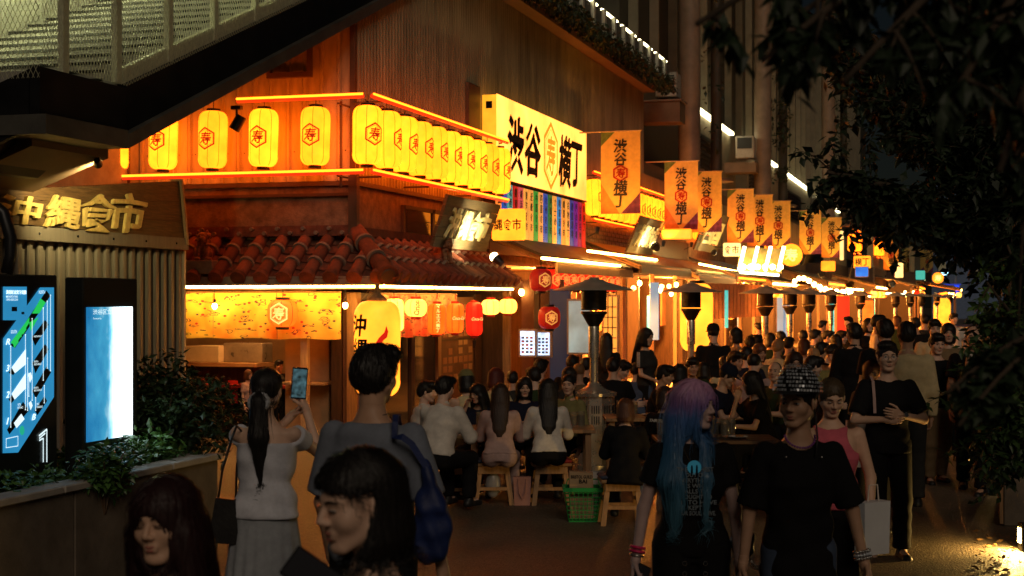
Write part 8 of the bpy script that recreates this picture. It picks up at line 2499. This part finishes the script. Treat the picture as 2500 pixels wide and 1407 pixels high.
so = sq.build('sequins', SEQ, cm_, fixn=False); so.matrix_local = HMx @ Matrix.Translation((0,-0.012,0.044)) @ Matrix.Rotation(R(6),4,'X') @ Matrix.Scale(1.08,4); so['kind'] = 'stuff'; print('SEQ', len(sq.v), so.location)
bd = MB(); BEAD = mat('purple_bead',(0.22,0.06,0.28),0.2)
for k in range(19):
    a = math.pi*(0.0+1.0*k/18); bd.ell(JV(J,'nb')+V(0.070*math.cos(a),0.03+0.072*math.sin(a),0.028-0.050*math.sin(a)),0.0062,7,5)
bd.build('bead_necklace', BEAD, cm_, True)
MB().tube([JV(J,'hc')+V(-0.075,0.02,-0.02),JV(J,'hc')+V(-0.085,0.03,-0.11),JV(J,'nb')+V(-0.075,0.075,0.02),JV(J,'nb')+V(-0.055,0.125,-0.06)],0.004,5).build('cord', BAGK, cm_, True)
for k in range(3):
    w_ = JV(J,'wrL'); d_ = Vector(J['fdL'].tolist()); c_ = w_-d_*(0.05-0.016*k); a1 = d_.orthogonal().normalized(); a2 = d_.cross(a1); bm_ = MB()
    for q in range(16): bm_.ell(c_+(a1*math.cos(q*math.pi/8)+a2*math.sin(q*math.pi/8))*0.036,0.008,7,5)
    bm_.build('bead_bracelet', SEQ if k%2 else MATS['silver'], cm_, True)
for sx in (-1,1):
    MB().ell(JV(J,'nb')+V(sx*0.082,0.128,-0.062),0.006,7,5).build('stud', MATS['silver'], cm_, True)
# --- woman in the pink top
sp = dict(f=True, lean=3, head=(8,22,0), arms={'R':((0.25,0.1,-1),(-0.1,0.5,-0.8)),'L':((-0.28,0.0,-1),(0.05,0.35,-1))}, hem=-0.03, cut=0.2, hh=0.0055, wide=1.1, neck=(0.085,0.09,0.07))
pk, J, HMx = person(sp,'woman in a pink sleeveless top looking down behind the man in the cap',(2034,923),8.6,-6,'pony',hairm('hair_ash',(0.06,0.038,0.018)),'tank',CPK,'pants',CB,SKIN[0],None,h=0.012,strands=400,slen=0.1,hair_h=0.006,faceopt=(0.35,False,True))
wbg = thing('shopping_bag','stiff white shopping bag carried behind the man in the cap','bag'); wbg.matrix_world = Matrix.Translation(at(2132,1290,8.4)) @ Matrix.Rotation(YAW+R(30),4,'Z')
MB().prism([(-0.10,-0.14),(0.08,-0.14),(0.09,0.15),(-0.10,0.15)],-0.04,0.04,'y').build('paper', mat('white_paper',(0.55,0.55,0.55),0.6,var=0.06), wbg)
MB().tube([(-0.04,0,0.15),(-0.03,0,0.24),(0.03,0,0.24),(0.04,0,0.15)],0.004,5).build('handle', CW, wbg)
# --- man with glasses, arms folded
sp = dict(lean=0, head=(-3,2,0), arms={'L':((-0.34,0.26,-0.9),(0.95,0.52,0.20)),'R':((0.34,0.22,-0.9),(-0.95,0.50,0.06))}, hands={'R':'relax','L':'relax'}, palms={'R':(0,-1,0),'L':(0,-1,0)}, thumb={'R':(0,0.2,1),'L':(0,0.2,1)}, hem=-0.12, hh=0.0055, sleeve=0.80, neck=(0.062,0.075,0.06), loose=0.012, wide=0.96, seed=9, legs={'R':((0.03,0.10,-1),(0,-0.35,-1)),'L':((-0.05,0.05,-1),(0,-0.02,-1))}, feet={'R':(0.1,0.9,-0.4),'L':(-0.05,1,0)}, legw=0.016)
gl_, J, HMx = person(sp,'man with round glasses and folded arms in black, walking toward the viewer',(2166,831),11.6,0,'swept',HBLK,'tee',CB,'pants',CB,SKIN[0],SHOE,h=0.013,hair_h=0.006,faceopt=(0.85,False,False))
gs = MB()
for s_ in (-1,1):
    gs.tube([(s_*0.031+0.023*math.cos(q*math.pi/10),0.103,-0.001+0.021*math.sin(q*math.pi/10)) for q in range(21)],0.0016,5)
    gs.tube([(s_*0.053,0.102,0.006),(s_*0.075,0.05,0.006),(s_*0.080,-0.01,0.0)],0.0015,5)
gs.tube([(-0.009,0.104,0.004),(0.009,0.104,0.004)],0.0016,5)
go = gs.build('glasses', mat('metal_rim',(0.35,0.28,0.2),0.25,0.9), gl_, True); go.matrix_local = HMx
le = MB()
for s_ in (-1,1): le.lathe([(0.0215,0.0),(0.0215,0.001)],16,M=Matrix.Translation((s_*0.031,0.1025,-0.001)) @ Matrix.Rotation(R(90),4,'X'))
lo_ = le.build('lenses', mat('lens',(0.9,0.9,0.9),0.03,spec=0.6,alpha=0.07), gl_); lo_.matrix_local = HMx
w_ = JV(J,'wrL'); d_ = Vector(J['fdL'].tolist()); 
wt = MB(); a1 = d_.orthogonal().normalized(); a2 = d_.cross(a1); c_ = w_-d_*0.02
wt.tube([c_+(a1*math.cos(q*math.pi/8)+a2*math.sin(q*math.pi/8))*0.031 for q in range(17)],0.007,6); wt.build('watch_strap', BAGK, gl_, True)
nrmv = V(0.1,1,0.35); nrmv = (nrmv-d_*nrmv.dot(d_)).normalized(); MB().tube([c_+nrmv*0.028,c_+nrmv*0.040],0.021,16).build('watch_case', MATS['silver'], gl_)
for sd in 'RL':
    a_ = JV(J,'an'+sd); d2 = Vector(J['ft'+sd].tolist())
    sole = MB(); 
    ring = []
    for q in range(16):
        an = 2*math.pi*q/16; ring.append(a_+d2*(0.06+0.135*math.cos(an))+d2.cross(V(0,0,1))*(0.047*math.sin(an))+V(0,0,-0.078))
    sole.tube(ring+[ring[0]],0.010,6); sole.build('sole', SHOEW, gl_, True)
tt = thing('tote_bag','white cloth tote on the shoulder of the man with glasses','bag'); Mg = WM(gl_)
sh_ = JV(J,'shR'); s2 = MB()
ribbon(s2,[Mg@(sh_+V(-0.040,0.160,-0.20)),Mg@(sh_+V(-0.042,0.130,-0.08)),Mg@(sh_+V(-0.045,0.075,0.045)),Mg@(sh_+V(-0.047,0.0,0.078)),Mg@(sh_+V(-0.045,-0.09,0.02))],0.022,(0.25,-1,0.1)); s2.build('strap', CP, tt)
c = Mg@(sh_+V(0.01,-0.10,-0.42)); MB().prism([(-0.13,-0.22),(0.10,-0.22),(0.09,0.14),(-0.11,0.14)],-0.03,0.03,'y',M=Matrix.Translation(c) @ Matrix.Rotation(YAW,4,'Z')).build('cloth', CW, tt)
# ================================================================== trees and shrubs at the right
BARK = mat('bark',(0.06,0.042,0.028),0.9,var=0.4,vscale=12,bump=0.6,bscale=30)
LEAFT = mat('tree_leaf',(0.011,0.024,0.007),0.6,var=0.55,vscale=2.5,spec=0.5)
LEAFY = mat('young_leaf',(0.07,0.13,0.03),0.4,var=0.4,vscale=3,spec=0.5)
def bent(a, b, sag, n=6):
    a = Vector(a); b = Vector(b); out = []
    for i in range(n+1):
        t = i/n; p = a.lerp(b,t); p.z += sag*math.sin(math.pi*t); out.append(p)
    return out
def tree(label, base, limbs, spread, n, size, seed, m_=LEAFT, trunk_r=0.10, name='tree', hang=0.35):
    """limbs: list of end points (absolute); leaves cluster round each limb's outer half"""
    t = thing(name, label, 'tree', base)
    rr = random.Random(seed); B = Vector(base)
    fork = B + V(0,0,0)
    top = sum((Vector(l) for l in limbs), V(0,0,0))/len(limbs)
    fk = V(base[0]+(top.x-base[0])*0.2, base[1]+(top.y-base[1])*0.2, base[2]+(top.z-base[2])*0.6)
    MB().tube([V(0,0,0), (fk-B)*0.5+V(0.04,0.03,0), fk-B],[trunk_r,trunk_r*0.8,trunk_r*0.65],10).build('trunk', BARK, t, True)
    cr = MB(); bmb = MB(); tot = 0
    per = n//len(limbs)
    for l in limbs:
        l = Vector(l); path = bent(fk, l, 0.25*(l-fk).length*0.4, 7)
        bmb.tube([p-B for p in path],[trunk_r*0.5*(1-i/8)+0.004 for i in range(8)],6)
        # twigs with leaf sprays
        nt_ = max(6, per//26)
        for k in range(nt_):
            f = rr.uniform(0.30,1.0); i = min(6,int(f*7)); p0 = path[i].lerp(path[i+1],f*7-i)
            d_ = V(rr.gauss(0,1),rr.gauss(0,1),rr.gauss(-hang,0.6)).normalized(); ln = spread*rr.uniform(0.35,1.0)
            p1 = p0 + d_*ln + V(0,0,-hang*ln*0.5)
            tw = bent(p0,p1,0.10*ln,4)
            bmb.tube([p-B for p in tw],[0.007,0.006,0.005,0.003,0.002],4,caps=False)
            pts = []
            for q in range(26):
                g_ = rr.uniform(0.15,1.0); j = min(3,int(g_*4)); c_ = tw[j].lerp(tw[j+1],g_*4-j)
                pts.append(c_-B+V(rr.gauss(0,0.045),rr.gauss(0,0.045),rr.gauss(0,0.035))*(spread/0.7))
            leaves(cr, pts, size, rr, hang)
    cr.build('crown', m_, t, fixn=False); bmb.build('branches', BARK, t, True)
    return t
gp = lambda px_,Y_: (lambda q:(q.x,q.y,0.0))(at(px_,730,Y_))
# main street tree: trunk out of frame at the right, limbs reaching over the path
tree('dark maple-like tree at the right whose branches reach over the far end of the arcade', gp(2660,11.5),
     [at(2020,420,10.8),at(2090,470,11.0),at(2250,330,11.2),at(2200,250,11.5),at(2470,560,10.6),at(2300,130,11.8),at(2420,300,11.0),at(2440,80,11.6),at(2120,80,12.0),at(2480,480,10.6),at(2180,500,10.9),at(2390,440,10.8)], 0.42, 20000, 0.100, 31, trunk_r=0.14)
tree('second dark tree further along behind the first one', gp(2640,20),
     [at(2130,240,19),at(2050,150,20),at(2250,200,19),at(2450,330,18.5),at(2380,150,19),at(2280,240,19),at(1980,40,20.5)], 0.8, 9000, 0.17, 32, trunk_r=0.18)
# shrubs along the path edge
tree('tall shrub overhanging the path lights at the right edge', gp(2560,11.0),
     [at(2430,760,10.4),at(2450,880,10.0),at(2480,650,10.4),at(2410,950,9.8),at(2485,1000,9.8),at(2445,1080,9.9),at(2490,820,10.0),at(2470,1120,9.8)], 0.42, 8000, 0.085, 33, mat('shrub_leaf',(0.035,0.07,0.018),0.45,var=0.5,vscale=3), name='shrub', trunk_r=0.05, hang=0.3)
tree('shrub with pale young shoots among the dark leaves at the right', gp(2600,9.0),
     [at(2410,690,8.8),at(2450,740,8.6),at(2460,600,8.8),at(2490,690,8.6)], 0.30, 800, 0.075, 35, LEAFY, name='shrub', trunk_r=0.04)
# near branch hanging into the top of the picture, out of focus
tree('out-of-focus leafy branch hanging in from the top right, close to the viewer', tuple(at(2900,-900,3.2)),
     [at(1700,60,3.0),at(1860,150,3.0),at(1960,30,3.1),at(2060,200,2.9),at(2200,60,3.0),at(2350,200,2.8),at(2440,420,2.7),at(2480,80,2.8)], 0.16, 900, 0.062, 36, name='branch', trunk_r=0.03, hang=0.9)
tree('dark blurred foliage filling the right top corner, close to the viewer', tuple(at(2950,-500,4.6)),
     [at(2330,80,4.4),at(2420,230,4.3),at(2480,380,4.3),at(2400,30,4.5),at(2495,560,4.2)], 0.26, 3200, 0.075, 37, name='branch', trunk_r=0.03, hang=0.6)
tree('small near twig with blurred leaves beside the man with glasses', tuple(at(2750,500,3.6)),
     [at(2310,960,3.4),at(2360,1010,3.4),at(2340,1040,3.3)], 0.05, 60, 0.05, 38, name='branch', trunk_r=0.008, hang=0.3)
# climbing shrub low wall behind the right path
